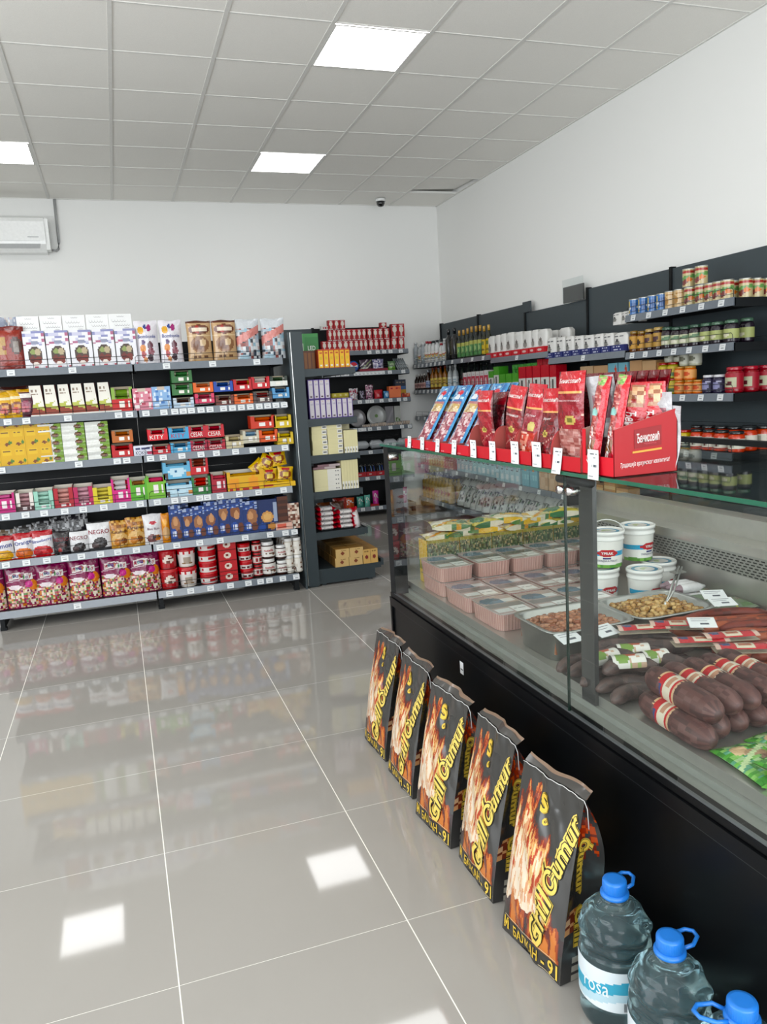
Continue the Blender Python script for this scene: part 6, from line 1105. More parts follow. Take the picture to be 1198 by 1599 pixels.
# clamshell packs of meat rolls
def clam():
    b = MB(); w, d, h = .16, .125, .05
    b.grid(lambda u, v: (w/2+(w/2-.004*(1-v))*math.copysign(abs(math.cos(u*2*PI))**.35, math.cos(u*2*PI)), d/2+(d/2-.004*(1-v))*math.copysign(abs(math.sin(u*2*PI))**.35, math.sin(u*2*PI)), v*h), 60, 4, col=lambda u, v: '9c7468' if (u*30) % 1 < .6 else '6e4a42', m=1, cu=True)
    l = MB(); l.grid(lambda u, v: (w*u, d*v, h+.014*min(1, 6*u, 6*(1-u), 6*v, 6*(1-v))), 20, 14, col=art('7a8a72', ('r', .1, .2, .55, .75, 'b8c8b8'), ('r', .6, .1, .9, .5, '5a7a4a'), ('n', .55, .5, 1, 1, ['8a6a5a', '7a8a6a'], 8, 6), ('r', .44, 0, .5, 1, 'b0b860')), m=1)
    return Kind('meat_pack', [('tray', b.mesh('tray')), ('lid', l.mesh('lid'))])
ck = clam()
for i, (x, y, rz) in enumerate([(1.80, 2.13, -.06), (1.805, 1.985, -.05)]): ck.put((x, y, DZ+.001), rz, f'clear clamshell pack of meat with green label, {["far","near"][i]} one by the back wall', 'meat pack', 'clamshell packs of meat')
for i in range(9):
    q = MB(); q.tube([(0, 0, 0), (.03, 0, .0), (.10, 0, .0), (.13, 0, 0)], [.006, .017, .017, .006], 12, col=lambda u, v: 'e4e2e2' if .15 < u < .8 else '8a7078', m=2)
    o = q.obj('wrapped_roll'); o.location = (1.775+.02*(i % 2), 2.225+.0-.0*(i), DZ+.02); o.location = (1.80-.012*(i//3), 2.250-.034*(i % 3)+.0, DZ+.020+.032*(i//3)); o.rotation_euler.z = -.15+.1*math.sin(i); tag(o, f'white wrapped meat roll in front of the buckets, {["lower","middle","upper"][i//3]} layer, {nth(i % 3, 3, "far", "near")}', 'wrapped roll', 'white wrapped meat rolls')
# sausages
def sausage(path, r, col, col2, seg=10, ends=True):
    q = MB(); n = len(path); rs = [r*(.35 if i in (0, n-1) else .85 if i in (1, n-2) else 1) for i in range(n)]
    q.tube(path, rs, seg, col=lambda u, v: col2 if _h(int(u*n*3), int(v*seg), n) < .3 else col, m=0); return q
def arc(L, bend, n=12, wob=0, seed=0):
    rnd = random.Random(seed); return [(L*(i/(n-1)-.5), bend*math.cos(PI*(i/(n-1)-.5))-bend/2+rnd.uniform(-wob, wob), .0) for i in range(n)]
SC_ = [('8a3c28', '6e2c1e'), ('9a4a30', '7c3624'), ('7c3022', '602418'), ('a4563a', '84402a')]
k = 0
for row in range(3):
    for j in range(14 - row):
        c1, c2 = SC_[(j*3+row) % 4]; y = 1.925-.036*j-.008*row; x = 1.715-.04*math.sin(j*1.1)+.01*row
        me = sausage(arc(.30+.03*math.sin(j), .05*math.sin(j*1.7+row), 12, .002, j+row*20), .0165, c1, c2).mesh('smoked_sausage')
        cput('smoked_sausage', me, (x, y, DZ+.018+.027*row), 0, f'thin red-brown smoked sausage, {["lowest","middle","top"][row]} layer, {nth(j, 14-row, "far", "near")}', 'sausage', 'thin red-brown smoked sausages', rot=(.05*math.sin(j*3), .0, -.28+.12*math.sin(j*2.3+row)))
# dark blood sausages, bent, with paper wraps
D_ = ('5a4844', '483a38')
k = 0
for i, (x, y, z, rz, b, L) in enumerate([(1.20, 1.86, .022, .15, .05, .17), (1.215, 1.80, .022, -.1, .06, .18), (1.20, 1.735, .022, .1, .05, .17), (1.21, 1.67, .022, -.1, .05, .16), (1.195, 1.61, .022, .2, .04, .15), (1.38, 1.87, .022, .1, -.05, .20), (1.40, 1.81, .022, -.1, .06, .2), (1.39, 1.75, .022, .1, .05, .2), (1.38, 1.69, .022, -.05, .04, .19), (1.30, 1.84, .058, .1, .05, .2), (1.31, 1.775, .06, -.15, .05, .2), (1.30, 1.70, .06, .05, .05, .2), (1.22, 1.77, .062, .3, .05, .16), (1.23, 1.69, .064, .1, .04, .15), (1.43, 1.88, .055, 0, .04, .18), (1.44, 1.80, .058, -.2, -.04, .18)]):
    cput('blood_sausage', sausage(arc(L, b, 10, .001, i), .0215, *D_, seg=12).mesh('blood_sausage'), (x, y, DZ+z), rz-.3, f'short dark brown bent sausage near the inner post, {"deck level" if i < 9 else "second layer"}, {nth(i if i < 9 else i-9, 9 if i < 9 else 7, "far", "near")} in order', 'sausage', 'short dark brown sausages')
def wrap(L, r, a, nu=18, nv=12, arc_=PI*1.1):
    q = MB(); q.grid(lambda u, v: ((u-.5)*L, -r*math.cos(PI/2+(v-.5)*arc_+0), r*math.sin(PI/2+(v-.5)*arc_)), nu, nv, col=a, m=0); return q
GW = art('dfdcd4', ('e', .3, .4, .2, .25, '7a9a4a'), ('e', .6, .6, .2, .2, 'b8604a'), ('n', .5, 0, 1, .4, ['dfdcd4', 'c8a890', '9ab06a', 'e8e4dc'], 7, 6), ('r', .0, .9, 1, 1, 'e8e8e4'))
for i, (x, y, z, rz, s) in enumerate([(1.205, 1.77, .078, .1, 1), (1.235, 1.70, .084, -.3, 1), (1.31, 1.78, .078, -.35, 1), (1.33, 1.71, .078, -.1, .8)]):
    cput('paper_wrap', wrap(.09*s, .0255, GW).mesh('paper_wrap'), (x, y, DZ+z-.016), rz, f'white and green paper wrap round the dark sausages, {nth(i, 4)}', 'paper wrap', 'white and green paper wraps')
# salamis with red and white labels
RW = art('b8282c', ('r', .42, 0, .8, 1, 'd8ccb8'), ('r', .0, 0, .12, 1, 'd8b48a'), ('r', .9, 0, 1, 1, 'c8a888'), ('r', .14, .62, .4, .9, '2a2a2e'), ('r', .17, .66, .36, .82, 'e4e4e0'), ('e', .22, .2, .08, .12, '2a3f70'), ('r', .5, .3, .72, .55, 'b88870'))
k = 0
for i, (x, y, z, r) in enumerate([(1.172, 1.43, .031, .029), (1.232, 1.46, .034, .032), (1.298, 1.47, .030, .028), (1.357, 1.47, .030, .028), (1.417, 1.475, .030, .028), (1.477, 1.475, .030, .028), (1.202, 1.445, .083, .031), (1.268, 1.46, .082, .028), (1.330, 1.465, .081, .028), (1.39, 1.47, .081, .028), (1.45, 1.475, .081, .028)]):
    L = .27; n = 14; path = [(L*(t/(n-1)-.5), 0, 0) for t in range(n)]; q = MB()
    rs = [r*(.0+min(1, (1-abs(2*t/(n-1)-1)**9)))+.004 if t not in (0, n-1) else r*.35 for t in range(n)]
    q.tube([(L*(t/(n-1)-.5), .002*math.sin(t*1.3), .001*math.sin(t)) for t in range(n)], rs, 20, col=lambda u, v: ['4c2c2a', '583632', '402422', '644440'][int(_h(int(u*60), int(v*20), i)*4)], m=0)
    e = empty('salami', (x, y, DZ+z), -PI/2-.06+.02*math.sin(i*3)); link('salami_body', q.mesh('salami_body'), e)
    wq = wrap(.072, r+.0015+.003, RW, 20, 16, PI*1.25).mesh('label'); o = link('label', wq, e, (-.02+.01*(i % 3), 0, 0)); o.rotation_euler.x = .35
    tag(e, f'thick dark salami with red and white label, {["lower","upper"][i > 5]} layer, {nth(i if i < 6 else i-6, 6 if i < 6 else 5)}', 'salami', 'thick dark salamis')
RWP = art('c03038', ('r', .35, .1, .7, .9, 'd8ccb4'), ('r', 0, 0, .08, 1, 'd8b8a8'), ('r', .92, 0, 1, 1, 'd8b8a8'), ('e', .2, .5, .09, .25, '2f3f70'), ('r', .42, .3, .62, .6, 'b87058'))
for i, (x, y, z, rz) in enumerate([(1.405, 1.86, .100, -.35), (1.50, 1.83, .105, -.5), (1.475, 1.70, .098, -.4), (1.56, 1.68, .105, -.3), (1.53, 1.60, .10, -.45)]):
    q = MB(); q.grid(lambda u, v: ((u-.5)*.15, (v-.5)*.055, .006*math.cos(PI*(v-.5))), 22, 10, col=RWP, m=2); q.grid(lambda u, v: ((u-.5)*.15, (v-.5)*.055, -.012), 2, 2, col='d8ccb4', m=2, flip=True)
    cput('sausage_pack', q.mesh('sausage_pack'), (x, y, DZ+z), rz, f'flat red and white sausage label pack lying on the dark sausages, {nth(i, 5)}', 'sausage pack', 'flat red and white packs')
GR = art('4f9a3a', ('n', 0, 0, 1, 1, ['4f9a3a', '6ab04a', '3a8030', '8ac068', 'a8c890', '5a9a78'], 13, 15), ('e', .3, .72, .14, .12, 'd8b890'), ('d', -.1, .6, .14, '7ac04a'), ('e', .6, .4, .18, .14, '8a6a58'), ('e', .5, .62, .2, .1, 'b09070'), ('r', 0, .0, 1, .12, '3f8a34'), ('d', .35, .5, .08, 'c8dca8'))
for i, (x, y, z, rz) in enumerate([(1.215, 1.215, .004, -.1), (1.35, 1.235, .004, .1), (1.24, 1.10, .034, .05), (1.36, 1.12, .036, -.1)]):
    cput('green_pack', pouch(.14, .17, .03, GR, nu=30, nv=34, seed=400+i, flat=.2, m=2), (x+.0, y-.08, DZ+z+.018), 0, f'bright green vacuum pack with printed sausages, {["front left","front right","upper left","upper right"][i]} of the near corner', 'vacuum pack', 'bright green vacuum packs', rot=(-PI/2, 0, rz))
# price cards standing on the goods
card = MB(); card.box(-.034, -.024, 0, .034, .024, .002, col={'*': 'eceeee'}); card.box(-.026, .005, .0021, .014, .007, .0023, col='8a8c90'); card.box(-.006, -.012, .0021, .016, -.004, .0023, col='5a5e66'); card.box(-.026, .014, .0021, .024, .017, .0023, col='9a9ca0'); card = card.mesh('price_card')
for i, (x, y, z, rx, rz, lab) in enumerate([(1.735, 1.90, .118, -.3, -.3, 'white price card lying on the smoked sausages'), (1.53, 1.755, .122, -.25, -.5, 'white price card lying on a flat red pack'), (1.79, 2.0, .11, -.2, -.4, 'plain white paper flag beside the cracklings pan'), (1.30, 1.895, .095, -.15, .2, 'white price card near the inner post below the cracklings'), (1.19, 1.915, .085, -.2, .1, 'white price card at the edge of the front steel pan')]):
    cput('price_card', card, (x, y, DZ+z), 0, lab, 'price card', rot=(rx+.5, 0, rz), sc=(1.1, 1.1, 1))

# ================================================================ salami displays on top of the counter
TZ = 1.189; TX = GX-.012
LOGO = 'Ђенисовић'
RED = 'c41f2a'
def longpack(w, h, t, a, texts=(), seed=0, nu=20, nv=44, name='salami_pack', wave=.006):
    """tall flat vacuum pack, front at -y, base centred at the origin"""
    rnd = random.Random(seed); p = [rnd.uniform(0, 6) for _ in range(4)]
    yf = lambda u, v: -t*(max(0, math.sin(PI*u))**.6)*min(1, (1-v)*8)*min(1, v*8+.2)+wave*math.sin(v*4+p[0])*1.5+.0018*math.sin(31*v+p[1]+9*u)*math.sin(PI*u)
    q = MB(); X = lambda u, v: (u-.5)*w+wave*.6*math.sin(v*5+p[2])
    q.grid(lambda u, v: (X(u, v), yf(u, v), v*h), nu, nv, col=a, m=2); q.grid(lambda u, v: (X(u, v), .002+wave*math.sin(v*4+p[0])*1.5, v*h), 4, 12, col='4a1418', m=2, flip=True)
    for tx in texts:
        q.text(tx[0], lambda x, y: (x+wave*.6*math.sin(y/h*5+p[2]), yf(min(max(x/w+.5, 0), 1), min(max(y/h, 0), 1))-.0016, y), tx[1]*w, tx[2]*h, tx[3]*h, tx[5]*w if len(tx) > 5 and tx[5] else None, col=tx[4], rot=tx[6] if len(tx) > 6 else 0, bold=.01, shear=.25)
    return q.mesh(name)
def tput(nm, me, x, y, z, lab, cat, grp=None, rx=0, ry=0, rz=-PI/2, sc=None):
    o = link(nm, me); o.location = (x, y, z); o.rotation_mode = 'XYZ'; o.rotation_euler = (rx, ry, rz)
    if sc: o.scale = sc
    return tag(o, lab, cat, grp)
BLUE = art('2f7fb8', ('n', 0, .72, 1, .98, ['2f7fb8', '4a98cc', '2a6aa8', 'a8d0e4'], 7, 26), ('r', .12, .06, .88, .74, 'b07070'), ('n', .12, .06, .88, .60, ['8e3444', 'c8a0a0', 'a04a58', 'e0c8c8', '9a4050', 'b87880'], 10, 34), ('n', .12, .58, .88, .70, ['c8a868', 'd8c090', 'b89058', 'e0d0b0'], 8, 30), ('e', .55, .86, .16, .05, 'c83040'), ('e', .45, .80, .2, .04, 'e4e8ec'), ('r', .0, 0, .09, 1, '6ab0d8'), ('r', .91, 0, 1, 1, '4a90c0'), ('r', .0, 0, 1, .05, 'a8ccd8'), ('n', .1, .05, .9, .10, ['7ab0cc', 'c8dce4', '5a98c0'], 9, 60))
bl = longpack(.118, .255, .008, BLUE, seed=1, nu=24, nv=56, wave=.001)
tr1 = None
def dtray(y0, y1, h, lab, fin=.10, d=.17, text=True):
    """red shelf-ready tray, open towards the aisle, with swept-up side fins"""
    q = MB(); w = y0-y1; t = .0015
    q.box(0, 0, 0, w, d, t, col=RED); q.grid(lambda u, v: (u*w, 0, v*h), 20, 8, col=art('cf2c38', ('l', .08, .2, .5, 'e8a0a4', .06, 40)) if text else RED, smooth=False); q.box(0, .0004, 0, w, t, h, col='b8a898')
    for x, x2 in ((0, t), (w-t, w)):
        pts = [(0, h)]+[(.035*(1-math.cos(a)), h+(fin-h)*math.sin(a)) for a in [PI/2*k/8 for k in range(1, 9)]]+[(d, fin), (d, 0), (0, 0)]
        for xx, c in ((x, RED), (x2, 'b05a54')): q.poly([(xx, y, z) for y, z in pts], col=c)
        for (a0, b0), (a1, b1) in zip(pts[:-3], pts[1:-2]): q.poly([(x, a0, b0), (x2, a0, b0), (x2, a1, b1), (x, a1, b1)], col='e04a54')
    q.box(0, d-t, 0, w, d, fin, col='a8242c')
    o = q.obj('display_tray'); o.location = (TX, y0, TZ); o.rotation_euler.z = -PI/2; return tag(o, lab, 'display tray')
for i, (a, b) in enumerate([(2.83, 2.672), (2.669, 2.524), (2.522, 2.386), (2.384, 2.252)]):
    dtray(a, b, .034, f'low red display tray of a blue salami pack on the counter, {nth(i, 4)}', fin=.034, d=.16)
    tput('salami_pack', bl, TX+.022, (a+b)/2-.012, TZ+.006, f'blue-edged sliced salami pack leaning back in the low red trays, {nth(i, 4)}', 'salami pack', 'blue-edged salami packs', rx=-.55)
    if i in (0, 2, 3): tput('salami_pack', bl, TX+.042, (a+b)/2-.03, TZ+.006, f'second blue-edged salami pack tucked behind the {ORD[i]} one', 'salami pack', rx=-.55)
def HEAD(body, n, low, lowc): return art(body, ('n', .05, .05, .95, .72, n, 9, 34), ('r', 0, .70, 1, 1, 'c41f2a'), ('r', .06, .685, .94, .70, 'e8b070'), ('r', 0, 0, .04, 1, '7a1420'), ('r', .96, 0, 1, 1, '6a1018'), ('d', .16, .22, .012, 'c8988a'), ('e', .5, .40, .15, .045, 'c8b060'), ('e', .5, .40, .09, .026, '8a7a30'), ('r', .1, .03, .9, .12, low), ('l', .15, .09, .85, lowc, .012, 20))
PA = longpack(.105, .20, .010, HEAD('9a2430', ['9a2430', 'a03038', '8e1c28', 'a8383e'], 'a03038', 'c8988a'), [(LOGO, 0, .85, .055, 'f0e0dc', .8)], seed=3)
PB = longpack(.105, .212, .010, HEAD('8a2028', ['8a2028', '7a2a2c', '9a3034', '8a2028', 'a85050'], 'b89868', '6a4a2c'), [(LOGO, 0, .86, .055, 'f0e0dc', .8), ('Печеница', -.02, .60, .045, 'e8dcd8', .7)], seed=4)
PC = longpack(.10, .214, .010, art('8e2430', ('n', .05, .05, .95, .38, ['b8382c', 'e0b8a8', 'c84838', 'a02c28', 'd88a78'], 8, 30), ('n', .05, .4, .95, .7, ['8e2430', '9a3440', 'a84a54'], 8, 30), ('r', 0, .70, 1, 1, 'c42a36'), ('r', .06, .685, .94, .70, 'e8b070'), ('e', .65, .46, .17, .06, 'c8b870'), ('r', 0, 0, .04, 1, 'b8a8a8')), [(LOGO, 0, .86, .055, 'f0e0dc', .8), ('Кулен', .02, .60, .04, 'e0c8c8', .55)], seed=5)
PD = longpack(.095, .20, .010, HEAD('7a1a20', ['7a1a20', '6a1418', '84242a', '5a1014'], '8a2428', 'b87068'), [(LOGO, 0, .85, .055, 'f0e0dc', .8), ('Врат', 0, .60, .04, 'e8dcd8', .45)], seed=6)
PE = longpack(.12, .240, .012, art('94202c', ('n', .05, .42, .95, .78, ['94202c', '9e2834', '8a1a26'], 6, 20), ('r', 0, .79, 1, 1, 'c41f2a'), ('r', .05, .775, .95, .792, 'e8b070'), ('n', .05, .10, .92, .42, ['a86a64', 'b87c74', '9a544e', 'c89890'], 7, 44), ('d', .36, .20, .008, 'd8a898'), ('e', .6, .50, .18, .05, 'c8b060'), ('e', .6, .50, .11, .03, '7a7030'), ('r', .3, .0, .95, .085, 'b89058'), ('r', 0, 0, .05, 1, '5a1018')), [(LOGO, .02, .90, .05, 'f0e0dc', .8), ('Свињска печеница', .02, .70, .022, 'e8c8c8', .8)], seed=7)
packs = [(2.245, 2.095, PA, 'red topped pack of sliced ham, first right of the blue ones', -.06, 0, 4), (2.075, 1.965, PB, 'red topped smoked loin pack leaning to the right', -.16, .10, 3), (1.945, 1.862, PC, 'red topped pack of spotted slices', -.08, .06, 2), (1.852, 1.765, PD, 'red topped dark neck ham pack standing in front', -.05, 0, 4), (1.748, 1.630, PE, 'tallest red pork loin pack, next to the sausage sticks', -.03, 0, 7)]
dark = longpack(.105, .195, .010, art('4a1218', ('n', 0, 0, 1, 1, ['4a1218', '5a1820', '3a0c10', '6a2a30'], 7, 30), ('r', 0, .8, 1, 1, '7a1820')), seed=9, nu=12, nv=26)
for i, (a, b, me, lab, rx, ry, n) in enumerate(packs):
    dtray(a+.004, b-.010, .038, f'red tray with swept-up sides holding the {lab.split(",")[0].replace(" standing in front","").replace(" leaning to the right","")}', fin=.10, d=.21, text=False)
    tput('salami_pack', me, TX+.022, (a+b)/2-.0, TZ+.006, lab, 'salami pack', rx=rx, ry=ry, sc=(.97, 1, 1))
    for k in range(n):
        o = tput('salami_pack', dark, TX+.055+(.030 if i == 4 else .021)*k, (a+b)/2-.012-.004*k, TZ+.004, f'dark red pack filed {ORD[k]} behind the {lab.split(",")[0]}', 'salami pack', rx=-.05, ry=ry*.6, sc=(1, 1, 1.2 if i == 4 else 1.0))
# stick packs and the big red box with printed side
by0, by1, bd = 1.616, 1.492, .175
q = MB(); t = .002; w = by0-by1; hb0, hb1 = .108, .148
q.box(0, 0, 0, w, bd, t, col=RED); q.box(0, 0, 0, w, t, .045, col={'*': 'd8343e', 'k': 'b8a898'})
for xx, s in ((w-t, 1), (0, 0)):
    q.poly([(xx+t*s, 0, 0), (xx+t*s, bd, 0), (xx+t*s, bd, hb1), (xx+t*s, 0, hb0)], col='a8161e' if s else RED); q.poly([(xx+t*(1-s), 0, 0), (xx+t*(1-s), 0, hb0), (xx+t*(1-s), bd, hb1), (xx+t*(1-s), bd, 0)], col='b8988a')
    q.poly([(xx, 0, hb0), (xx, bd, hb1), (xx+t, bd, hb1), (xx+t, 0, hb0)], col='d8b0a8')
q.box(0, bd-t, 0, w, bd, hb1, col=RED); q.box(w-t, 0, .045, w, t, hb0, col='d8343e'); q.box(0, 0, .045, .012, t, hb0, col='d8343e')
bsh = q.mesh('box_body'); e = tag(empty('display_box', (TX+.004, by0, TZ), -PI/2), 'large red display box with printed white lettering on its slanted side', 'display box'); link('box_body', bsh, e)
q = MB(); S_ = lambda x, y: (w+.0008, x, y); S2 = lambda x, y: (w+.0014, x, y)
q.poly([S_(.055, .062), S_(.130, .066), S_(.130, .112), S_(.055, .105)], col='8e1219'); q.poly([S2(.05, .0515), S2(.130, .0555), S2(.130, .060), S2(.05, .056)], col='d8a050')
q.text(LOGO, S2, .093, .086, .022, .062, col='f2e4e0', shear=.3, bold=.01, rot=.05); q.text('MESARSTVO', S2, .098, .072, .0035, .034, col='c8606a')
q.text('Традиција врхунског квалитета!', S2, .085, .028, .014, .135, col='f2e4e0', shear=.35, rot=.04); q.obj('printed_lettering', None, e)
ST = art('b04048', ('n', .08, .30, .72, .92, ['c07068', 'a84848', 'd89a90', 'b85850', '9a3c3c'], 5, 50), ('n', .1, .9, .7, 1, ['6a9a4a', 'a8c878', '8ab060', 'c89080'], 5, 60), ('r', .74, 0, 1, 1, 'c8323c'), ('r', 0, 0, .08, 1, 'c84a50'), ('r', .08, .2, .74, .34, '8a5a3c'), ('e', .4, .62, .28, .04, '9ad0c8'))
stk = longpack(.050, .225, .012, ST, [('Чајна', -.05, .24, .062, 'f4ece8', .95*2.2, PI/2)], seed=11, nu=14, nv=60, wave=.001)
for i, (x, y, rx, ry) in enumerate([(TX+.012, 1.590, -.10, .12), (TX+.030, 1.545, -.12, .11)]):
    tput('sausage_stick', stk, x, y, TZ+.008, f'slim red stick pack with green leaf, {["left","right"][i]} of the pair in the big red box', 'sausage stick', rx=rx, ry=ry)
WD = art('c0222c', ('n', .1, .72, .9, .97, ['b08060', 'c89870', '9a6448', 'd8b088', 'a83a34'], 6, 22), ('r', 0, 0, .06, 1, 'a01820'), ('r', .94, 0, 1, 1, 'd04048'), ('n', .1, .08, .9, .16, ['c8a888', 'b89070', 'e0c8b0'], 6, 40))
wide = longpack(.075, .205, .010, WD, [(LOGO, .0, .44, .13, 'f2e4e0', 1.3, -PI/2+.0)], seed=12, wave=.002)
for i, (x, y, ry) in enumerate([(TX+.080, 1.552, .08), (TX+.122, 1.530, .02)]):
    tput('sausage_pack', wide, x, y, TZ+.006, f'wide red pack with brown window and white script, {["left","right"][i]} in the big red box', 'sausage pack', rx=-.03, ry=ry, rz=-PI/2+.9)
clr = art('b4b0b2', ('r', .15, .55, .85, .8, 'a07078'), ('r', .2, .1, .8, .35, '5a2830'), ('r', .55, .35, .9, .5, 'e8e8e8'))
for i, (x, y, ry, h) in enumerate([(TX+.055, 1.600, -.05, .225), (TX+.146, 1.532, .03, .180), (TX+.155, 1.524, .12, .150)]):
    tput('clear_pack', longpack(.07, h, .008, clr, seed=20+i, nu=12, nv=20), x, y, TZ+.006, ['clear plastic pack end sticking up behind the stick packs', 'clear pack with white label at the right side of the big red box', 'crumpled clear pack tip bending out at the right of the big red box'][i], 'clear pack', rz=-PI/2+.6, ry=ry)
# white paper price strips hung over the tray fronts
for i, (y, w_, h_, x, sk) in enumerate([(2.774, .036, .044, 0, 0), (2.643, .036, .046, 0, .1), (2.499, .034, .046, 0, 0), (2.358, .036, .048, 0, 0), (2.216, .042, .054, 0, .35), (2.084, .040, .056, 0, .30), (1.946, .044, .062, 0, .28), (1.826, .046, .066, 0, .28), (1.716, .042, .066, -.001, -.25), (1.563, .044, .070, -.001, .12)]):
    q = MB(); z0 = -.012 if i > 7 else -.002
    q.grid(lambda u, v: (-.0012-.004*(1-v)**2, -(u-.5)*w_-sk*.5*h_*(1-v), z0+h_*v), 4, 6, col=art('eef0f0', ('l', .12, .86, .8, '8a8c90', .04, 8), ('r', .35, .42, .8, .56, '5a6068'), ('l', .15, .7, .7, 'a8aaac', .03, 8), ('r', .1, .1, .5, .14, 'b0b2b4')), smooth=True)
    q = MB(); q.grid(lambda u, v: (-.0012-.004*(1-v)**2, -(u-.5)*w_-sk*.5*h_*(1-v), z0+h_*v), 24, 24, col=art('eef0f0', ('l', .12, .86, .85, '6a6c70', .03, 14), ('l', .35, .46, .85, '5a6068', .035, 16), ('l', .15, .72, .7, '9a9c9e', .02, 12), ('r', .1, .08, .5, .11, 'a0a2a4')))
    o = q.obj('price_strip'); o.location = (TX-.0012, y, TZ+.003); tag(o, f'white paper price strip hanging over the red display fronts, {nth(i, 10)}', 'price strip')

# ================================================================ charcoal sacks on the floor
from mathutils import noise
def flame(u, v):
    """printed fire picture"""
    if v < .105: return '34322f'
    n1 = noise.noise((u*5, v*3.2, 1.7)); n2 = noise.noise((u*14, v*6, 5.1)); n3 = noise.noise((u*34, v*15, 9.3))
    top = .93-.40*max(0, u-.30)-.22*abs(math.sin(u*8+.6))*(.55 if u > .35 else .3)-(.9 if u > .62 else 0)*(u-.60)*1.5
    edge = top-v+.10*n1+.08*n2
    if u < .03: edge -= .05
    if v < .27+.10*n1+.05*n2-.05*u:
        e2 = .5+.8*n1+.5*n2+.3*n3-abs(v-(.33-.35*u))*2.0
        if e2 > .62: return 'd08048'
        if e2 > .45: return 'a04c2c'
        if e2 > .28: return '6a3028'
        return '3a2a2a' if v > .16 else '35322f'
    if edge < 0: return '3b3a38'
    heat = edge*3.0+.50*n2+.32*n3-.5*max(0, u-.45)+.08
    n4 = noise.noise((u*60, v*16, 2.2)); heat += .22*n4
    if heat > 1.15: return 'ead9c2' if n3 > -.12 else ('d8a07c' if n4 > 0 else 'e6c8a4')
    if heat > .80: return 'e6cfa8' if n3 > -.05 else 'd49a72'
    if heat > .58: return 'dcb478' if n3 > -.1 else 'b8503a'
    if heat > .42: return 'd09058' if n2 > -.05 else 'b04a34'
    if heat > .26: return 'b8603a' if n4 > -.1 else '8e3426'
    if heat > .12: return '7e3424'
    return '52302a'
def sideart(u, v):
    n1 = noise.noise((u*4, v*8, 3.3)); n2 = noise.noise((u*12, v*20, 7.3))
    if v < .13 and .3 < u < .78-.2*(_h(int(v*90))) and (v*40) % 1 < .4: return 'a8a498'
    if .26 < v < .38: return ['d8a070', 'b87040', '7a3828', 'e0b890'][int(_h(int(u*6), int(v*40))*4)] if n1+n2*.5 > -.15 else '4a3430'
    if .62 < v < .92 and n1+n2 > .1: return ['b85030', '8a3020', '6a2a20'][int(_h(int(u*9), int(v*40))*3)]
    return '363534'
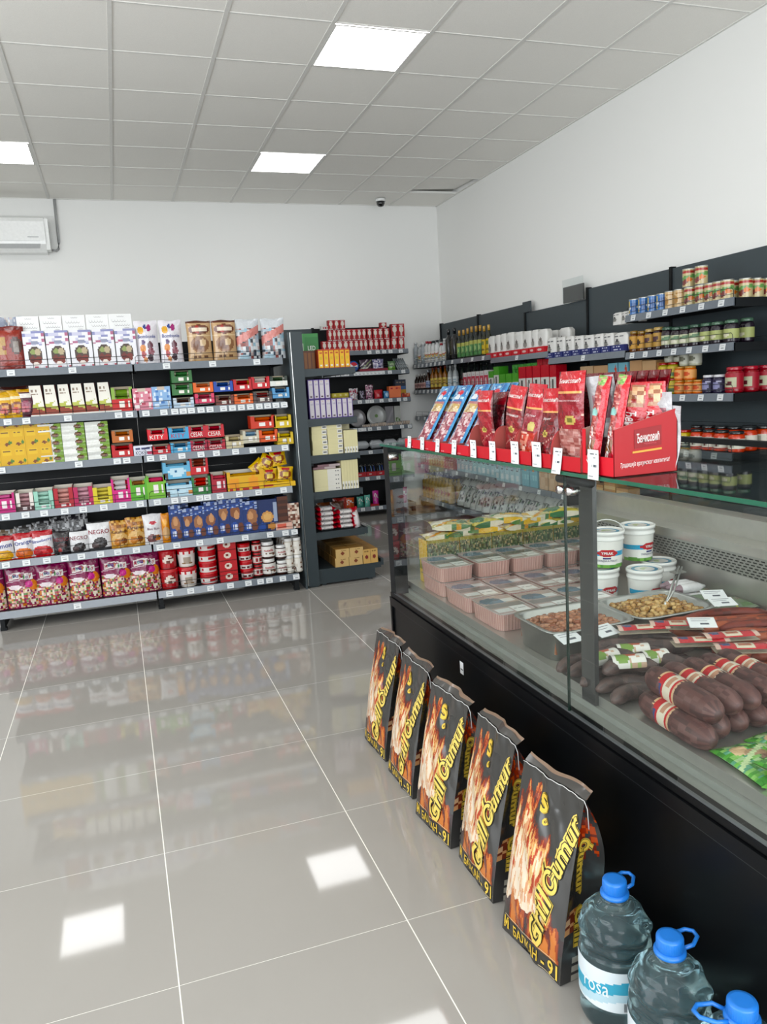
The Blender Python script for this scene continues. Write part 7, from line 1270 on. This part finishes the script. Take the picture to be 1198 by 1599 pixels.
def sack(seed):
    rnd = random.Random(seed); p = [rnd.uniform(0, 6) for _ in range(8)]
    w, H_, T0 = .236, .448, .10
    def depth(v): return T0*(1-max(0, v-.12)**1.5*1.1) if v < 1 else 0
    def fx(u, v): return (u-.5)*w*(1-.02*math.sin(PI*v))
    def dp(v): return max(.006, T0*(1-(max(0, v-.55)/.45)**1.7))
    def yf(u, v):   # front: leans back towards the top, bulging belly
        lean = .085*v**1.2; belly = -.020*math.sin(PI*min(1, v*1.15))*math.sin(PI*u)**.7
        cr = .0030*(math.sin(11*u+p[0]+5*v)*math.sin(9*v+p[1])+.7*math.sin(21*u+p[2]+13*v)*math.sin(17*v+p[3]))
        return lean+belly+cr*(.3+math.sin(PI*u))
    q = MB(); F = lambda u, v: (fx(u, v), yf(u, v), v*H_)
    q.grid(F, 92, 156, col=flame, m=1)
    B_ = lambda u, v: (fx(u, v), yf(u, v)+dp(v)+.006*math.sin(PI*min(1, v*1.1))*math.sin(PI*u), v*H_); q.grid(B_, 12, 20, col='363534', m=1, flip=True)
    for s in (0, 1):
        G = lambda u, v: (fx(s, v)-(1 if s else -1)*(.030*math.sin(PI*u)*min(1, max(0, v-.15)*2.2)), yf(s, v)+(dp(v))*u, v*H_)
        q.grid(G, 22, 60, col=sideart, m=1, flip=(s == 0))
    q.grid(lambda u, v: (fx(u, 0), yf(u, 0)+dp(0)*v, 0), 4, 2, col='2c2b2a', m=1, flip=True)
    body = q
    f = MB(); f.grid(lambda u, v: (fx(u, 1)*(1+.02*v), yf(u, 1)+.003+.016*v+.005*math.sin(7*u+p[4])*v, H_+(.010+.005*math.sin(5*u+p[5]))*v), 24, 4, col='4a4744', m=1)
    f.grid(lambda u, v: (fx(u, 1)*(1+.02*v), yf(u, 1)+.007+.020*v+.005*math.sin(7*u+p[4]+.5)*v, H_+(.014+.005*math.sin(5*u+p[5]))*v), 24, 4, col='8a7260', m=1, flip=True)
    st = MB(); st.tube([(fx(k/20, 1), yf(k/20, 1)-.0015, H_-.001+.0015*math.sin(k*2)) for k in range(21)]+[(w/2+.004, yf(1, 1)+.004, H_-.02), (w/2+.006, yf(1, 1)+.006, H_-.07)], .0011, 5, col='dcdcda')
    sf = lambda off: (lambda x, y: (x*(1-.02*math.sin(PI*y/H_)), yf(min(max(x/w+.5, 0), 1), min(max(y/H_, 0), 1))-off, y))
    T_ = {}; rot = 1.335
    for tx, x, y, h, W_ in (('Grill', .038, .128, .056, .155), ('Ćumur', .074, .305, .064, .205)):
        t = T_.setdefault('big_lettering%'+tx, MB())
        for off, bold, col in ((.0016, .115, 'ecd070'), (.0024, .060, '241e10'), (.0034, .020, 'ecd070')):
            k_ = 1+(bold-.035)*1.3; t.text(tx, sf(off), x, y, h*k_, W_*(1+(bold-.035)*.45), col=col, rot=rot, bold=bold, shear=.25)
    t = T_['logo'] = MB()
    for off, bold, col in ((.0016, .12, 'e8c458'), (.0024, .08, '2a2414'), (.0032, .04, 'e8c458')):
        k_ = 1+(bold-.04)*1.2; t.text('S', sf(off), -.012, .385, .046*k_, .030*k_, col=col, rot=.25, bold=bold); t.text('c', sf(off), .003, .345, .016*k_, .015*k_, col=col, rot=.6, bold=bold)
    t = T_['maker_lettering'] = MB(); t.text('БАЛКАН', sf(.0016), -.016, .0255, .028, .104, col='e0bc50', bold=.02); t.text('- 91', sf(.0016), .078, .0245, .038, .060, col='e8c860', bold=.02)
    t.text('И', sf(.0016), -.098, .030, .032, .020, col='e0bc50', bold=.05)
    for x0, x1, y_ in ((-.105, .1, .050), (.04, .1, .004)):
        t = T_['border_line%%%d' % (y_*1000)] = MB()
        for k in range(10): a, b = x0+(x1-x0)*k/10, x0+(x1-x0)*(k+1)/10; t.poly([sf(.0016)(a, y_), sf(.0016)(b, y_), sf(.0016)(b, y_+.0016), sf(.0016)(a, y_+.0016)], col='d8c8a0')
    # same name on the two side gussets
    for s in (0, 1):
        g = lambda off: (lambda x, y: (fx(s, y/H_)-(1 if s else -1)*(.030*math.sin(PI*min(1, max(0, x/dp(y/H_))))*min(1, max(0, y/H_-.15)*2.2)-off), yf(s, y/H_)+x, y))
        for tx, y, L_ in (('Grill', .13, .09), ('Ćumur', .265, .13)):
            t = T_['side_lettering%%%s%d' % (tx, s)] = MB()
            for off, bold, col in ((.0014, .115, 'd8b850'), (.0022, .075, '2a2414'), (.0030, .035, 'd8b850')):
                k_ = 1+(bold-.035)*1.05; t.text(tx, g(off), .050, y, .034*k_, L_*(1+(bold-.035)*.45), col=col, rot=PI/2 if s == 0 else -PI/2, bold=bold, flip=(s == 0))
    return Kind('charcoal_sack', [('sack_body', body.mesh('sack_body')), ('torn_top_flap', f.mesh('torn_top_flap')), ('stitching', st.mesh('stitching')), *[(k_.split('%')[0], v_.mesh('lettering')) for k_, v_ in T_.items()]])
sks = [sack(1), sack(2), sack(3)]
SKM = mat('sack_print', None, rough=.42, bump=.25, bscale=22, coat=.1)
for (x, y, rz, k, lab) in [(.835, 1.555, .12, 0, 'charcoal sack nearest the water bottles, printed with flames and yellow lettering'), (.842, 1.885, -.02, 1, 'charcoal sack with flames, second from the water bottles'), (.825, 2.165, .10, 2, 'charcoal sack with flames, middle one of the five'), (.832, 2.49, .02, 0, 'charcoal sack with flames, fourth from the water bottles'), (.835, 2.79, .04, 1, 'charcoal sack with flames at the far end of the row, partly hidden')]:
    sks[k].put((x, y, .002), -PI/2+rz, lab, 'charcoal sack', 'charcoal sacks leaning in a row')

# ================================================================ large water bottles
WATER = bpy.data.materials.new('water_and_pet'); WATER.use_nodes = True; b = WATER.node_tree.nodes['Principled BSDF']
b.inputs['Base Color'].default_value = (.55, .88, .95, 1); b.inputs['Transmission Weight'].default_value = 1; b.inputs['Roughness'].default_value = .03; b.inputs['IOR'].default_value = 1.33
nt = WATER.node_tree; df = nt.nodes.new('ShaderNodeBsdfTranslucent'); df.inputs[0].default_value = (.6, .9, .95, 1); d2 = nt.nodes.new('ShaderNodeBsdfDiffuse'); d2.inputs[0].default_value = (.55, .82, .88, 1)  # pale cyan share stands in for room light reflected and refracted by the bottle
ms = nt.nodes.new('ShaderNodeMixShader'); ms.inputs[0].default_value = .45; nt.links.new(df.outputs[0], ms.inputs[1]); nt.links.new(d2.outputs[0], ms.inputs[2])
m2 = nt.nodes.new('ShaderNodeMixShader'); m2.inputs[0].default_value = .10; nt.links.new(b.outputs[0], m2.inputs[1]); nt.links.new(ms.outputs[0], m2.inputs[2]); nt.links.new(m2.outputs[0], nt.nodes['Material Output'].inputs['Surface'])
BLC = mat('blue_bottle_cap', '1d6fc4', rough=.35, coat=.2)
def water_bottle():
    prof = []; q = MB(); R, H_ = .080, .305
    keys = [(0, .060), (.006, .072), (.02, .078), (.06, .079), (.17, .079), (.185, .073), (.197, .079), (.212, .074), (.224, .0775), (.236, .072), (.248, .068), (.262, .058), (.276, .042), (.286, .028), (.296, .022), (.306, .021)]
    for k in range(len(keys)-1):
        (z0, r0_), (z1, r1_) = keys[k], keys[k+1]
        for j in range(3): t_ = j/3; s_ = t_*t_*(3-2*t_); prof.append((r0_+(r1_-r0_)*s_, z0+(z1-z0)*t_))
    prof.append((.021, .306)); seg = 64; n = len(prof)
    def pt(u, v):
        j = min(int(v*(n-1)+.5), n-1); r, z = prof[j]; a = u*2*PI; rib = .0028*math.sin(6*a+z*90)*(1 if .185 < z < .262 else .15); return ((r+rib)*math.cos(a), (r+rib)*math.sin(a), z)
    q.grid(pt, seg, n-1, cu=True); b0 = [pt(k/32, 0) for k in range(32)]; q.poly(b0[::-1]); q.poly([pt(k/32, 1) for k in range(32)])
    c = MB(); c.lathe([(.0245, .300), (.0245, .304), (.026, .306), (.026, .327), (.0245, .330), (.018, .331)], 40)
    for k in range(36): a = k*2*PI/36; c.box(.0255*math.cos(a)-.0006, .0255*math.sin(a)-.0006, .307, .0255*math.cos(a)+.0006, .0255*math.sin(a)+.0006, .325)
    h = MB(); h.lathe([(.029, .292), (.031, .294), (.031, .300), (.024, .303)], 36); h.tube([(.027*math.cos(a), .027*math.sin(a), .297) for a in (.5, )]+[(.045, .022, .300), (.072, .014, .300), (.080, .0, .300), (.072, -.014, .300), (.045, -.022, .300), (.027*math.cos(-.5), .027*math.sin(-.5), .297)], .0042, 10)
    def la(u, v):
        wv = .46+.12*math.sin(4*PI*u)
        if (u-.655)**2/.0009+(v-.74)**2/.028 < 1: return '5aa83c'
        if v > wv+.18: return 'dfe9ee'
        if v > wv-.10: return '4aa8c4'
        return 'bcd8e2' if v > wv-.3 else 'e4ecef'
    l = MB(); RL_ = .0805; f = lambda off: (lambda x, y: ((RL_+off)*math.cos(x/RL_+PI), (RL_+off)*math.sin(x/RL_+PI), y))
    l.grid(lambda u, v: f(0)((u-.5)*RL_*2*PI, .068+.095*v), 90, 26, col=la, cu=True); l.text('rosa', f(.0007), -.012, .114, .024, .062, col='eef6f8'); l.text('rosa', f(.0007), .22, .114, .024, .062, col='eef6f8')
    l.box(-.0, 0, 0, .0001, .0001, .0001); bc = .05
    for k in range(14): l.poly([f(.0007)(bc+.0017*k, .072), f(.0007)(bc+.0017*k+.0009, .072), f(.0007)(bc+.0017*k+.0009, .092), f(.0007)(bc+.0017*k, .092)], col='3a3c40')
    return Kind('water_bottle', [('bottle_body', q.mesh('bottle_body', [WATER])), ('cap', c.mesh('cap', [BLC])), ('handle', h.mesh('handle', [BLC])), ('label', l.mesh('label'))])
wb = water_bottle()
for (x, y, rz, lab) in [(.925, 1.325, .55, 'large blue-capped water bottle standing right beside the nearest charcoal sack'), (.918, 1.135, .3, 'large blue-capped water bottle, middle one, its handle raised to the right'), (.925, .955, 2.6, 'large blue-capped water bottle cut off by the bottom right corner')]:
    wb.put((x, y, .001), rz, lab, 'water bottle', 'large water bottles on the floor')
